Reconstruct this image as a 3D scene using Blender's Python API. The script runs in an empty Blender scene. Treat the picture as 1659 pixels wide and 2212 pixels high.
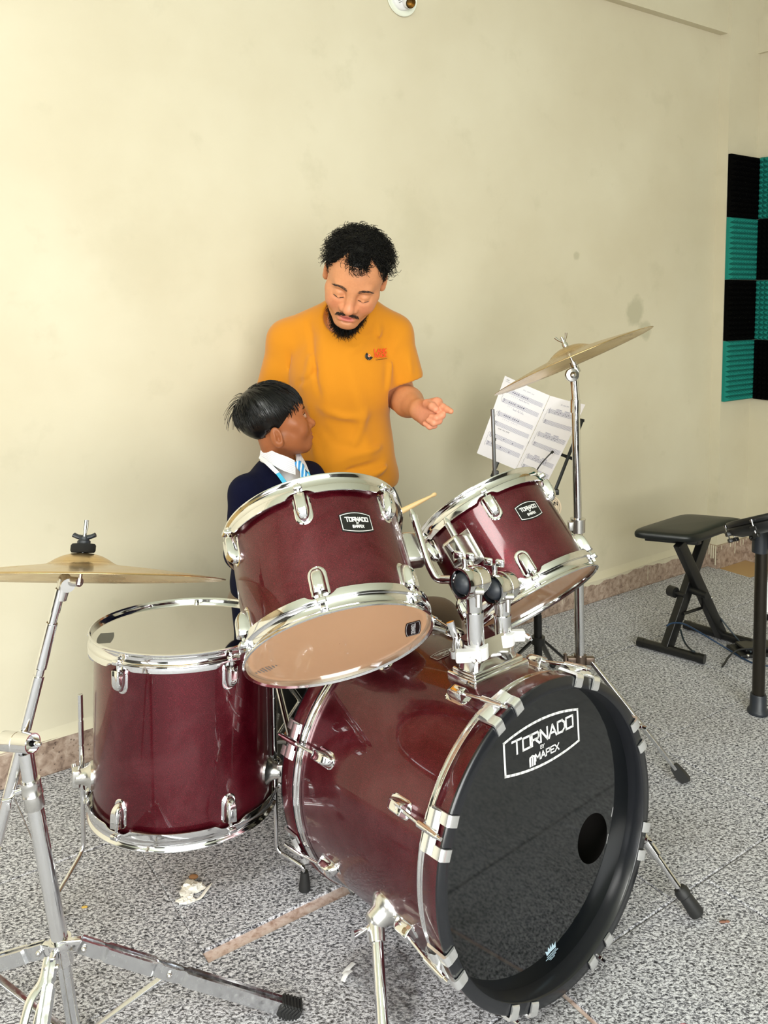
import bpy, math, random
import numpy as np
from mathutils import Matrix, Vector

S = bpy.context.scene
COL = S.collection
rng = random.Random(7)

# ------------------------------------------------------------------ camera
cam_d = bpy.data.cameras.new('camera')
cam = bpy.data.objects.new('camera', cam_d)
COL.objects.link(cam)
cam.location = (0, 0, 1.345)
cam.rotation_euler = (math.radians(86), 0, 0)
cam_d.sensor_fit = 'AUTO'
cam_d.sensor_width = 36
cam_d.lens = 1797 / 2212 * 36
cam_d.shift_y = -0.1575
cam_d.clip_start = 0.02
S.camera = cam

# room frame: rx runs along the back wall to the right, ry out of it towards the camera
RD = np.array([0.8184, 0.5747, 0.0])
RN = np.array([0.5747, -0.8184, 0.0])
RO = np.array([-0.853, 2.316, 0.0])


def R(rx, ry, z=0.0):
    return RO + RD * rx + RN * ry + np.array([0, 0, z])


ROOM = np.stack([RD, -RN, np.array([0, 0, 1.0])], 1)   # columns: along wall, into wall, up

# ------------------------------------------------------------------ view, world, light
S.view_settings.view_transform = 'Standard'
S.view_settings.look = 'None'
S.view_settings.gamma = 1.0
S.view_settings.use_curve_mapping = False
S.view_settings.exposure = -0.06

world = bpy.data.worlds.new('world')
S.world = world
world.use_nodes = True
wn = world.node_tree.nodes
bg = wn['Background']
sky = wn.new('ShaderNodeTexSky')
sky.sky_type = 'NISHITA'
sky.sun_disc = False
sky.sun_elevation = math.radians(50)
sky.sun_rotation = math.radians(200)
sky.air_density = 1.5
sky.dust_density = 3.0
world.node_tree.links.new(sky.outputs[0], bg.inputs[0])
bg.inputs[1].default_value = 0.25


def area_light(name, loc, aim, sx, sy, power, color, spread=180):
    d = bpy.data.lights.new(name, 'AREA')
    d.shape = 'RECTANGLE'
    d.size = sx
    d.size_y = sy
    d.energy = power
    d.color = color
    d.spread = math.radians(spread)
    o = bpy.data.objects.new(name, d)
    COL.objects.link(o)
    o.location = Vector(loc)
    o.rotation_euler = (Vector(aim) - Vector(loc)).to_track_quat('-Z', 'Y').to_euler()
    return o


# daylight standing in the openings of the left wall and of the wall behind the camera
area_light('window_light_left', R(-5.23, 3.3, 1.62), R(0, 3.3, 1.62), 2.2, 2.0, 22, (.98, .985, 1.0))
area_light('window_light_front', R(-1.9, 5.23, 1.57), R(-1.9, 0, 1.57), 4.2, 2.35, 290, (.99, 1.0, .96))
# area light added near the ceiling for the white streak on the smaller tom
cl_ = area_light('streak_light', R(-2.1, 2.30, 2.93), R(-2.1, 2.30, 0), 1.7, .5, 58, (1.0, .98, .95))
cl_.rotation_euler = (0, 0, math.radians(35))


# ------------------------------------------------------------------ tagging helpers
def tag(o, label=None, cat=None, group=None, kind=None):
    if label:
        o['label'] = label
    if cat:
        o['category'] = cat
    if group:
        o['group'] = group
    if kind:
        o['kind'] = kind
    return o


def empty(name, loc=(0, 0, 0), label=None, cat=None, group=None):
    o = bpy.data.objects.new(name, None)
    o.empty_display_size = 0.05
    COL.objects.link(o)
    o.location = Vector([float(c) for c in loc])
    return tag(o, label, cat, group)


# ------------------------------------------------------------------ mesh builder
class MB:
    def __init__(self):
        self.v = []
        self.f = []
        self.m = []
        self.n = 0

    def add(self, verts, faces, mat=0, M=None):
        verts = np.asarray(verts, float)
        if M is not None:
            M = np.asarray(M, float)
            verts = verts @ M[:3, :3].T + M[:3, 3]
        self.v.append(verts)
        b = self.n
        for f in faces:
            self.f.append(tuple(i + b for i in f))
            self.m.append(mat)
        self.n += len(verts)
        return self

    # surface grid rows x cols
    def grid(self, P, cu=False, cv=False, mat=0, M=None):
        P = np.asarray(P, float)
        r, c = P.shape[:2]
        fs = []
        for i in range(r if cu else r - 1):
            for j in range(c if cv else c - 1):
                i2, j2 = (i + 1) % r, (j + 1) % c
                fs.append((i * c + j, i * c + j2, i2 * c + j2, i2 * c + j))
        return self.add(P.reshape(-1, 3), fs, mat, M)

    def lathe(self, prof, seg=48, mat=0, M=None, closed=False, a0=0.0, a1=None):
        prof = np.asarray(prof, float)
        full = a1 is None
        t = np.linspace(0, 2 * np.pi, seg, endpoint=False) if full else np.linspace(a0, a1, seg)
        P = np.stack([np.stack([r * np.cos(t), r * np.sin(t), np.full_like(t, z)], -1) for r, z in prof], 0)
        if closed:
            P = np.concatenate([P, P[:1]], 0)
        return self.grid(P[:, ::-1], cv=full, mat=mat, M=M)

    def tube(self, pts, r, seg=10, mat=0, caps=True, M=None, flat=None):
        pts = np.asarray(pts, float)
        n = len(pts)
        rr = np.full(n, r, float) if np.isscalar(r) else np.asarray(r, float)
        T = np.gradient(pts, axis=0) if n > 2 else np.repeat((pts[1] - pts[0])[None], 2, 0)
        T /= np.maximum(np.linalg.norm(T, axis=1)[:, None], 1e-9)
        ref = np.array([0, 0, 1.0]) if abs(T[0][2]) < .9 else np.array([1.0, 0, 0])
        u = np.cross(ref, T[0])
        u /= np.linalg.norm(u)
        a = np.linspace(0, 2 * np.pi, seg, endpoint=False)
        rows = []
        for k in range(n):
            u = u - T[k] * (u @ T[k])
            u /= max(np.linalg.norm(u), 1e-9)
            w = np.cross(T[k], u)
            f1, f2 = (1, 1) if flat is None else flat
            rows.append(pts[k] + rr[k] * (np.cos(a)[:, None] * u * f1 + np.sin(a)[:, None] * w * f2))
        P = np.stack(rows, 0)
        self.grid(P, cv=True, mat=mat, M=M)
        if caps:
            self.add(P[0], [tuple(range(seg))[::-1]], mat, M)
            self.add(P[-1], [tuple(range(seg))], mat, M)
        return self

    def box(self, c, s, bev=0.0, M=None, mat=0):
        c = np.asarray(c, float)
        h = np.asarray(s, float) / 2
        bev = min(bev, h.min() * .95)
        if bev <= 0:
            v = [c + h * np.array(k) for k in [(-1, -1, -1), (1, -1, -1), (1, 1, -1), (-1, 1, -1), (-1, -1, 1), (1, -1, 1), (1, 1, 1), (-1, 1, 1)]]
            return self.add(v, [(0, 3, 2, 1), (4, 5, 6, 7), (0, 1, 5, 4), (1, 2, 6, 5), (2, 3, 7, 6), (3, 0, 4, 7)], mat, M)
        # rounded profile in xy, chamfered in z
        def ring(dx, z):
            out = []
            hx, hy = h[0] - dx, h[1] - dx
            rr = max(bev - dx, 1e-4)
            for sx, sy, a0 in ((1, 1, 0), (-1, 1, 90), (-1, -1, 180), (1, -1, 270)):
                for a in (0, 30, 60, 90):
                    t = math.radians(a0 + a)
                    out.append((c[0] + sx * (hx - rr) + rr * math.cos(t), c[1] + sy * (hy - rr) + rr * math.sin(t), c[2] + z))
            return out
        rows = []
        for t in (0, 30, 60, 90):
            q = math.radians(t)
            rows.append(ring(bev * (1 - math.sin(q)), -h[2] + bev * (1 - math.cos(q))))
        rows = rows + [ring(bev * (1 - math.sin(math.radians(t))), h[2] - bev * (1 - math.cos(math.radians(t)))) for t in (90, 60, 30, 0)]
        P = np.array(rows)
        n = P.shape[1]
        self.grid(P, cv=True, mat=mat, M=M)
        self.add(P[0], [tuple(range(n))[::-1]], mat, M)
        return self.add(P[-1], [tuple(range(n))], mat, M)

    def prism(self, poly, z0, z1, mat=0, M=None):
        poly = np.asarray(poly, float)
        n = len(poly)
        a = np.c_[poly, np.full(n, z0)]
        b = np.c_[poly, np.full(n, z1)]
        fs = [tuple(range(n))[::-1], tuple(range(n, 2 * n))]
        fs += [(i, (i + 1) % n, n + (i + 1) % n, n + i) for i in range(n)]
        return self.add(np.r_[a, b], fs, mat, M)

    def ball(self, c, r, seg=16, rows=10, mat=0, M=None):
        r = np.array([r, r, r], float) if np.isscalar(r) else np.asarray(r, float)
        th = np.linspace(0, np.pi, rows + 1)
        ph = np.linspace(0, 2 * np.pi, seg, endpoint=False)
        P = np.stack([np.stack([np.sin(t) * np.cos(ph), np.sin(t) * np.sin(ph), np.full_like(ph, -np.cos(t))], -1) for t in th], 0)
        P = P * r + np.asarray(c, float)
        return self.grid(P, cv=True, mat=mat, M=M)

    def build(self, name, mats, parent=None, smooth=40, attr=None, M=None):
        me = bpy.data.meshes.new(name)
        V = np.concatenate(self.v, 0)
        me.from_pydata(V.tolist(), [], self.f)
        mats = mats if isinstance(mats, (list, tuple)) else [mats]
        for m in mats:
            me.materials.append(m)
        if len(mats) > 1:
            me.polygons.foreach_set('material_index', np.array(self.m, dtype=np.int32))
        if smooth is not None:
            me.shade_smooth()
            if smooth < 180:
                me.set_sharp_from_angle(angle=math.radians(smooth))
        me.update()
        return link(name, me, parent, M)


def link(name, me, parent=None, M=None):
    o = bpy.data.objects.new(name, me)
    COL.objects.link(o)
    if parent is not None:
        o.parent = parent
    if M is not None:
        o.matrix_local = Matrix([[float(x) for x in row] for row in M])
    return o


def frame(o, z, ref=(0, 0, 1)):
    """4x4 with z axis along z, x = ref x z"""
    z = np.asarray(z, float)
    z = z / np.linalg.norm(z)
    x = np.cross(np.asarray(ref, float), z)
    if np.linalg.norm(x) < 1e-6:
        x = np.cross([1.0, 0, 0], z)
    x /= np.linalg.norm(x)
    y = np.cross(z, x)
    M = np.eye(4)
    M[:3, 0], M[:3, 1], M[:3, 2], M[:3, 3] = x, y, z, o
    return M


def set_frame(ob, M):
    ob.matrix_world = Matrix([[float(x) for x in row] for row in M])
    return ob


def bez(pts, n=8, k=0.3):
    """round the corners of a polyline"""
    pts = [np.asarray(p, float) for p in pts]
    out = [pts[0]]
    for i in range(1, len(pts) - 1):
        a, b, c = pts[i - 1], pts[i], pts[i + 1]
        d = min(np.linalg.norm(a - b), np.linalg.norm(c - b)) * k
        p = b + (a - b) / np.linalg.norm(a - b) * d
        q = b + (c - b) / np.linalg.norm(c - b) * d
        for t in np.linspace(0, 1, n):
            out.append((1 - t) ** 2 * p + 2 * t * (1 - t) * b + t * t * q)
    out.append(pts[-1])
    return np.array(out)


def smoothline(pts, n=60):
    """Catmull-Rom through the points"""
    P = np.asarray(pts, float)
    P = np.concatenate([[2 * P[0] - P[1]], P, [2 * P[-1] - P[-2]]])
    out = []
    m = len(P) - 3
    per = max(2, n // m)
    for i in range(m):
        p0, p1, p2, p3 = P[i:i + 4]
        for t in np.linspace(0, 1, per, endpoint=False):
            out.append(.5 * ((2 * p1) + (-p0 + p2) * t + (2 * p0 - 5 * p1 + 4 * p2 - p3) * t * t + (-p0 + 3 * p1 - 3 * p2 + p3) * t ** 3))
    out.append(P[-2])
    return np.array(out)


# ------------------------------------------------------------------ materials
def srgb(r, g, b):
    def f(c):
        c /= 255
        return c / 12.92 if c <= .04045 else ((c + .055) / 1.055) ** 2.4
    return (f(r), f(g), f(b), 1)


def mat(name, color, rough=.5, metal=0.0, spec=.5, coat=0.0, coat_rough=.03, sheen=0.0):
    m = bpy.data.materials.new(name)
    m.use_nodes = True
    b = m.node_tree.nodes['Principled BSDF']
    b.inputs['Base Color'].default_value = color
    b.inputs['Roughness'].default_value = rough
    b.inputs['Metallic'].default_value = metal
    b.inputs['Specular IOR Level'].default_value = spec
    b.inputs['Coat Weight'].default_value = coat
    b.inputs['Coat Roughness'].default_value = coat_rough
    b.inputs['Sheen Weight'].default_value = sheen
    return m


class NT:
    """short hand for wiring a node tree"""
    def __init__(self, m):
        self.t = m.node_tree
        self.b = self.t.nodes['Principled BSDF']

    def n(self, kind, **kw):
        nd = self.t.nodes.new('ShaderNode' + kind)
        for k, v in kw.items():
            if k.startswith('_'):
                setattr(nd, k[1:], v)
            else:
                nd.inputs[k.replace('__', ' ')].default_value = v
        return nd

    def l(self, a, b):
        self.t.links.new(a, b)
        return self

    def coord(self, scale=(1, 1, 1), kind='Object'):
        tc = self.n('TexCoord')
        mp = self.n('Mapping')
        mp.inputs['Scale'].default_value = scale
        self.l(tc.outputs[kind], mp.inputs[0])
        return mp.outputs[0]

    def noise(self, vec, scale=5.0, detail=2.0, rough=.5, dist=0.0):
        nd = self.n('TexNoise', Scale=scale, Detail=detail, Roughness=rough, Distortion=dist)
        self.l(vec, nd.inputs['Vector'])
        return nd

    def ramp(self, fac, stops):
        r = self.n('ValToRGB')
        e = r.color_ramp.elements
        while len(e) < len(stops):
            e.new(.5)
        for el, (p, c) in zip(e, stops):
            el.position = p
            el.color = c if len(c) == 4 else (*c, 1)
        self.l(fac, r.inputs[0])
        return r

    def mix(self, fac, a, b, mode='MIX'):
        m = self.n('Mix', _data_type='RGBA', _blend_type=mode)
        for sock, v in ((m.inputs[0], fac), (m.inputs[6], a), (m.inputs[7], b)):
            if hasattr(v, 'is_linked') or hasattr(v, 'links'):
                self.l(v, sock)
            else:
                sock.default_value = v
        return m.outputs[2]

    def bump(self, h, strength=.3, dist=.002):
        b = self.n('Bump', Strength=strength, Distance=dist)
        self.l(h, b.inputs['Height'])
        self.l(b.outputs[0], self.b.inputs['Normal'])
        return b


G = lambda v: (v, v, v, 1)
MT = {}
MT['chrome'] = mat('chrome', (.80, .80, .81, 1), .07, 1)
_n = NT(MT['chrome'])
_q = _n.noise(_n.coord((1, 1, 1)), 60, 3)
_n.l(_n.ramp(_q.outputs[0], [(.35, G(.05)), (.75, G(.16))]).outputs[0], _n.b.inputs['Roughness'])
MT['satin'] = mat('satin_steel', (.70, .69, .67, 1), .26, 1)
MT['galv'] = mat('pressed_steel', (.72, .73, .75, 1), .2, 1)
_n = NT(MT['galv'])
_q = _n.noise(_n.coord((1, 1, 1)), 90, 3)
_n.l(_n.ramp(_q.outputs[0], [(.3, G(.1)), (.75, G(.34))]).outputs[0], _n.b.inputs['Roughness'])
MT['rubber'] = mat('black_rubber', G(.016), .55)
MT['blackmetal'] = mat('black_paint', G(.008), .32)
MT['blackplastic'] = mat('black_plastic', G(.012), .4)
MT['leather'] = mat('black_leatherette', (.007, .009, .0085, 1), .36)
_n = NT(MT['leather'])
_n.bump(_n.noise(_n.coord((1, 1, 1)), 420, 3).outputs[0], .12, .001)
MT['postmetal'] = mat('black_anodised_tube', (.050, .044, .036, 1), .30, .85)
MT['greyplastic'] = mat('dark_blue_grey_plastic', (.022, .026, .034, 1), .42)
MT['white'] = mat('white_print', G(.78), .4)
MT['nylon'] = mat('white_enamel', G(.80), .3)
MT['black'] = mat('black_print', G(.006), .35)
MT['silverprint'] = mat('silver_print', G(.72), .35, .2)


def lacquer():
    m = mat('burgundy_flake_lacquer', (.06, .003, .010, 1), .33, .74, coat=.6, coat_rough=.02)
    t = NT(m)
    c = t.coord()
    fl = t.noise(c, 900, 2)
    base = t.ramp(fl.outputs[0], [(.30, (.036, .0006, .003, 1)), (.55, (.090, .0014, .008, 1)), (.78, (.27, .012, .032, 1))])
    dust = t.noise(c, 9, 6, .62, .6)
    dm = t.ramp(dust.outputs[0], [(.46, G(0)), (.70, G(.10))])
    col = t.mix(dm.outputs[0], base.outputs[0], (.17, .070, .080, 1))
    t.l(col, t.b.inputs['Base Color'])
    mm = t.ramp(dust.outputs[0], [(.40, G(.72)), (.62, G(.45))])
    t.l(mm.outputs[0], t.b.inputs['Metallic'])
    cr = t.ramp(dust.outputs[0], [(.38, G(.015)), (.66, G(.10))])
    t.l(cr.outputs[0], t.b.inputs['Coat Roughness'])
    return m


MT['lacquer'] = lacquer()


def wood_inside():
    m = mat('pale_wood_ply', srgb(226, 186, 148), .55)
    t = NT(m)
    q = t.noise(t.coord((2, 2, 26)), 9, 4, .55, .4)
    t.l(t.ramp(q.outputs[0], [(.3, srgb(228, 188, 148)), (.7, srgb(246, 214, 180))]).outputs[0], t.b.inputs['Base Color'])
    return m


MT['ply'] = wood_inside()
MT['darkply'] = mat('dark_inside', (.012, .009, .008, 1), .7)  # dark of the port hole put into the colour of the bass drum inside


def film(name, haze=.10, tint=(232, 214, 196)):
    """clear drum film: see-through with a mirror sheen at grazing angles and a little haze"""
    m = bpy.data.materials.new(name)
    m.use_nodes = True
    t = m.node_tree
    t.nodes.clear()
    out = t.nodes.new('ShaderNodeOutputMaterial')
    tr = t.nodes.new('ShaderNodeBsdfTransparent')
    gl = t.nodes.new('ShaderNodeBsdfGlossy')
    gl.inputs['Roughness'].default_value = .04
    df = t.nodes.new('ShaderNodeBsdfDiffuse')
    df.inputs[0].default_value = srgb(*tint)
    fr = t.nodes.new('ShaderNodeFresnel')
    fr.inputs[0].default_value = 1.24
    tl = t.nodes.new('ShaderNodeBsdfTranslucent')
    tl.inputs[0].default_value = srgb(*tint)
    mt = t.nodes.new('ShaderNodeMixShader')
    mt.inputs[0].default_value = .45
    t.links.new(df.outputs[0], mt.inputs[1])
    t.links.new(tl.outputs[0], mt.inputs[2])
    m1 = t.nodes.new('ShaderNodeMixShader')
    m1.inputs[0].default_value = haze
    m2 = t.nodes.new('ShaderNodeMixShader')
    t.links.new(tr.outputs[0], m1.inputs[1])
    t.links.new(mt.outputs[0], m1.inputs[2])
    t.links.new(fr.outputs[0], m2.inputs[0])
    t.links.new(m1.outputs[0], m2.inputs[1])
    t.links.new(gl.outputs[0], m2.inputs[2])
    t.links.new(m2.outputs[0], out.inputs[0])
    return m


MT['film'] = film('hazy_drum_film', .62, (250, 212, 176))
MT['plasticfilm'] = film('clear_plastic_sheet', .10, (236, 238, 246))
MT['blackhead'] = mat('black_gloss_film', (.004, .005, .006, 1), .05, 0, .85)
MT['blackhoop'] = mat('black_satin_hoop', (.010, .011, .014, 1), .24, 0, .6)

# ================================================================== ROOM
def wall_mat():
    m = mat('cream_wall_paint', srgb(213, 204, 179), .62, 0, .3)
    t = NT(m)
    c = t.coord()
    a = t.noise(c, 1.6, 4, .55)
    base = t.ramp(a.outputs[0], [(.32, srgb(207, 198, 173)), (.68, srgb(217, 210, 187))])
    s = t.noise(c, 7, 5, .6)
    sm = t.ramp(s.outputs[0], [(.60, G(0)), (.80, G(.35))])
    col = t.mix(sm.outputs[0], base.outputs[0], srgb(184, 178, 152))
    # damp patch and thumb smudges with an outline of their own
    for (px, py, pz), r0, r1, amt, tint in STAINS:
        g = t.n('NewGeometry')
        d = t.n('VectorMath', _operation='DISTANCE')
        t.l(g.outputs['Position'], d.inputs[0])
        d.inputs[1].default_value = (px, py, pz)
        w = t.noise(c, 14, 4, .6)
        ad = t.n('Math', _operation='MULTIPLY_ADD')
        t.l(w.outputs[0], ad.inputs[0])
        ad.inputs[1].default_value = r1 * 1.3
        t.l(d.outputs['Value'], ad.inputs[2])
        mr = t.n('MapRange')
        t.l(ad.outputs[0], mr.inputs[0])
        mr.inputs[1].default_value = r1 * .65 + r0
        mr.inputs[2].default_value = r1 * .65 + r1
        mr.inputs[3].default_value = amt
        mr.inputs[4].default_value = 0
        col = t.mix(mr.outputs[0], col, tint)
    t.l(col, t.b.inputs['Base Color'])
    t.bump(t.noise(c, 35, 3).outputs[0], .06, .004)
    return m


STAINS = [
    ((1.1155, 3.6983, 1.263), .045, .07, .55, srgb(167, 163, 136)),
    ((1.1705, 3.737, 1.1789), .03, .05, .55, srgb(170, 167, 140)),
    ((0.7994, 3.4763, 1.4985), .012, .022, .5, srgb(170, 165, 136)),
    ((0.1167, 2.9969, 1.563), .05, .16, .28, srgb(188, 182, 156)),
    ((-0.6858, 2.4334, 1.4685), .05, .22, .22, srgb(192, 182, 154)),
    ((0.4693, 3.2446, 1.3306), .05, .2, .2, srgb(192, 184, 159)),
]
MT['wall'] = wall_mat()
MT['ceiling'] = mat('green_tinted_ceiling', srgb(226, 232, 212), .7)  # unseen ceiling tinted so that its bounce turns the upper wall greenish
MT['darkwall'] = mat('dark_unseen_wall', srgb(58, 56, 52), .9)  # unseen walls made dark to cut fill and deepen the drum reflections


def stone_mat():
    m = mat('pink_granite_skirting', srgb(170, 146, 128), .45)
    t = NT(m)
    c = t.coord()
    a = t.noise(c, 38, 5, .6, .5)
    v = t.n('TexVoronoi', Scale=95.0)
    t.l(c, v.inputs['Vector'])
    b = t.ramp(a.outputs[0], [(.30, srgb(118, 98, 86)), (.48, srgb(164, 142, 126)), (.72, srgb(196, 178, 164))])
    sp = t.ramp(v.outputs['Distance'], [(.16, G(.9)), (.30, G(0))])
    q = t.noise(c, 60, 2)
    qm = t.n('Math', _operation='MULTIPLY')
    t.l(sp.outputs[0], qm.inputs[0])
    t.l(t.ramp(q.outputs[0], [(.5, G(0)), (.6, G(1))]).outputs[0], qm.inputs[1])
    t.l(t.mix(qm.outputs[0], b.outputs[0], srgb(70, 54, 46)), t.b.inputs['Base Color'])
    return m


MT['stone'] = stone_mat()
MT['stonefloor'] = mat('pale_pink_stone_floor', srgb(218, 196, 184), .4)
_n = NT(MT['stonefloor'])
_q = _n.noise(_n.coord(), 55, 5, .65, .4)
_n.l(_n.ramp(_q.outputs[0], [(.32, srgb(176, 140, 122)), (.5, srgb(224, 200, 190)), (.7, srgb(240, 226, 220))]).outputs[0], _n.b.inputs['Base Color'])
MT['tan'] = mat('tan_floor_tile', srgb(186, 152, 104), .4)


def carpet_mat():
    m = mat('grey_loop_carpet', G(.2), .95, 0, .1, sheen=.15)
    t = NT(m)
    tc = t.n('TexCoord')
    mp = t.n('Mapping')
    mp.inputs['Rotation'].default_value = (0, 0, math.radians(-35))
    mp.inputs['Scale'].default_value = (1, 1.7, 1)
    t.l(tc.outputs['Object'], mp.inputs[0])
    c = mp.outputs[0]
    a = t.noise(c, 135, 3, .66, .7)
    b = t.ramp(a.outputs[0], [(.34, srgb(28, 28, 34)), (.42, srgb(98, 98, 104)), (.49, srgb(180, 180, 188)), (.575, srgb(248, 248, 255))])
    f = t.noise(c, 520, 2, .5)
    col = t.mix(t.ramp(f.outputs[0], [(.38, G(.5)), (.56, G(0))]).outputs[0], b.outputs[0], srgb(70, 70, 74))
    d = t.noise(c, 2.2, 3, .5)
    col = t.mix(t.ramp(d.outputs[0], [(.45, G(0)), (.75, G(.22))]).outputs[0], col, srgb(128, 120, 106))
    t.l(col, t.b.inputs['Base Color'])
    t.bump(a.outputs[0], .55, .004)
    return m


MT['carpet'] = carpet_mat()

XL, XR, YF, ZC = -5.2, 3.237, 5.2, 2.95
PIER_X, PIER_Y = 2.99, .055


def rbox(mb, x0, x1, y0, y1, z0, z1, mat=0):
    """box in the room frame"""
    v = [R(x, y, z) for z in (z0, z1) for x, y in ((x0, y0), (x1, y0), (x1, y1), (x0, y1))]
    return mb.add(v, [(0, 1, 2, 3), (7, 6, 5, 4), (1, 0, 4, 5), (2, 1, 5, 6), (3, 2, 6, 7), (0, 3, 7, 4)], mat)


def struct(name, mb, m, smooth=30):
    o = mb.build(name, m, None, smooth)
    o['kind'] = 'structure'
    return o


floor = struct('floor', rbox(MB(), XL - .15, XR + .15, -.15, YF + .15, -.12, -.006), MT['stonefloor'])
struct('ceiling', rbox(MB(), XL - .15, XR + .15, -.15, YF + .15, ZC, ZC + .1), MT['ceiling'])
struct('wall_back', rbox(MB(), XL - .15, XR + .15, -.15, 0, 0, ZC), MT['wall'])
struct('wall_right', rbox(MB(), XR, XR + .15, 0, YF, 0, ZC), MT['wall'])
# left wall with its window opening
WY0, WY1, WZ0, WZ1 = (2.2, 4.4, 0.6, 2.65)
mb = MB()
rbox(mb, XL - .15, XL, 0, WY0, 0, ZC)
rbox(mb, XL - .15, XL, WY1, YF, 0, ZC)
rbox(mb, XL - .15, XL, WY0, WY1, 0, WZ0)
rbox(mb, XL - .15, XL, WY0, WY1, WZ1, ZC)
struct('wall_left', mb, MT['darkwall'])
# wall behind the camera with its window opening
FX0, FX1, FZ0, FZ1 = (-4.0, 0.2, 0.4, 2.75)
mb = MB()
rbox(mb, XL, FX0, YF, YF + .15, 0, ZC)
rbox(mb, FX1, XR, YF, YF + .15, 0, ZC)
rbox(mb, FX0, FX1, YF, YF + .15, 0, FZ0)
rbox(mb, FX0, FX1, YF, YF + .15, FZ1, ZC)
struct('wall_front', mb, MT['darkwall'])
for wname, ax in (('window_1', 0), ('window_2', 1)):
    mb = MB()
    a0, a1, z0, z1 = (WY0, WY1, WZ0, WZ1) if ax == 0 else (FX0, FX1, FZ0, FZ1)
    def bar(p0, p1, q0, q1):
        if ax == 0:
            rbox(mb, XL - .11, XL - .06, p0, p1, q0, q1)
        else:
            rbox(mb, p0, p1, YF + .06, YF + .11, q0, q1)
    for k in range(4):
        p = a0 + (a1 - a0 - .05) * k / 3
        bar(p, p + .05, z0, z1)
    bar(a0, a1, z0, z0 + .05)
    bar(a0, a1, z1 - .05, z1)
    struct(wname, mb, MT['nylon'])

# pier in the far corner, beams, skirting
struct('wall_pier', rbox(MB(), PIER_X, XR, 0, PIER_Y, 0, ZC), MT['wall'])
struct('trim_1', rbox(MB(), XL, PIER_X, 0, .038, 2.56, ZC), MT['wall'])
struct('trim_2', rbox(MB(), XR - .02, XR, PIER_Y, YF, 2.50, ZC), MT['wall'])


def skirting(name, pts, h=.098, t=.014, along='x'):
    mb = MB()
    for (x0, x1, y0, y1) in pts:
        rbox(mb, x0, x1, y0, y1, -.006, h)
    return struct(name, mb, MT['stone'])


sk = skirting('baseboard_back', [(XL, PIER_X, 0, .012)])
skirting('baseboard_pier', [(PIER_X - .012, PIER_X, .0, PIER_Y + .012), (PIER_X, XR, PIER_Y, PIER_Y + .012)], .112)
skirting('baseboard_right', [(XR - .012, XR, PIER_Y + .012, YF)], .112)
skirting('baseboard_left', [(XL, XL + .012, .012, YF)])
# plaster fillet above the skirting and the paint that ran down over it
mb = MB()
prof = [(0.0, .096), (.016, .097), (.011, .104), (.004, .112), (0.0, .125)]
xs = np.linspace(XL, PIER_X - .012, 60)
g = np.array([[R(x, y * (1 + .25 * math.sin(x * 9)), z + .004 * math.sin(x * 5.3)) for (y, z) in prof] for x in xs])
mb.grid(g[:, ::-1])
fil = mb.build('plaster_fillet', MT['wall'], sk, 60)
mb = MB()
rr_ = random.Random(3)
x = 1.9
prev = .02
while x < PIER_X - .03:
    w = rr_.uniform(.03, .12)
    d = min(.05, max(.008, prev + rr_.uniform(-.016, .016)))
    top = [R(x + t * w, .0128, .1) for t in np.linspace(0, 1, 6)]
    bot = [R(x + t * w, .0132, .1 - (prev + (d - prev) * t) - .004 * math.sin(t * 7)) for t in np.linspace(0, 1, 6)]
    mb.grid(np.array([bot, top]))
    if rr_.random() < .3:
        xd = x + rr_.uniform(0, w)
        mb.tube([R(xd, .0125, .09), R(xd, .0125, rr_.uniform(.01, .04))], .0016, 5)
    prev = d
    x += w
mb.build('paint_run', MT['wall'], sk, 60)
mb = MB()
for k in range(10):
    xd = PIER_X + .02 + (XR - PIER_X - .03) * (k / 10) ** .5 + rr_.uniform(-.008, .008)
    ln = rr_.choice([.01, .012, .02, .03, .06])
    mb.tube([R(xd, PIER_Y + .0125, .112), R(xd, PIER_Y + .0128, .112 - ln)], rr_.uniform(.001, .0028), 5)
for k in range(5):
    mb.tube([R(PIER_X - .0125, .01 + k * .012, .112), R(PIER_X - .0128, .01 + k * .012, .112 - rr_.uniform(.02, .1))], .003, 5)
mb.build('paint_run', MT['wall'], sk, 60)

# carpet tiles: every tile is a piece of the floor; the stone shows in the gaps
tiles = []
tile_rng = random.Random(11)
# (front edge, back edge, seams along the row); the second row stops short and leaves a strip of stone bare
ROWS = [(.0145, .402, [-1.21, -.2135, .786, 1.786, 2.3, 3.0]),
        (.405, None, [-1.01, -.0105, .99, 1.49, 2.0, 2.5, 3.0]),
        (.885, 1.3165, [-1.4, -.4, .9, 1.4, 1.9, 2.4, 2.9]),
        (1.319, 1.75, [-1.48, -.477, .5232, 1.02, 1.52, 2.02, 2.5, 3.0]),
        (1.753, 2.2, [-1.2, -.2, .8, 1.8, 2.8]), (2.203, 2.65, [-1.4, -.4, .6, 1.6, 2.6]),
        (2.653, 3.6, [-2.2, -1.2, -.2, .8, 1.8, 2.8]), (3.603, 5.18, [-2.4, -1.4, -.4, .6, 1.6, 2.6])]
for ri, (ya, yb, cuts) in enumerate(ROWS):
    ed = [XL + .013] + cuts + [XR - .013]
    for k in range(len(ed) - 1):
        xa, xb = ed[k] + .0011, ed[k + 1] - .0011
        y0, y1 = ya, yb
        if ri == 1:
            y1 = .852 if abs(ed[k] + .0105) < .01 else .8838
            if abs(ed[k] + .0105) < .01:
                xa -= .0010
            if abs(ed[k + 1] + .0105) < .01:
                xb += .0008
        if ri == 3 and abs(ed[k + 1] - .5232) < .01:
            xb -= .0095
        if ri == 0 and ed[k] > 2.9:
            y0 = .228          # the carpet stops short of the tan tile in the far corner
        tiles.append((xa, xb, y0, y1))
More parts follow.
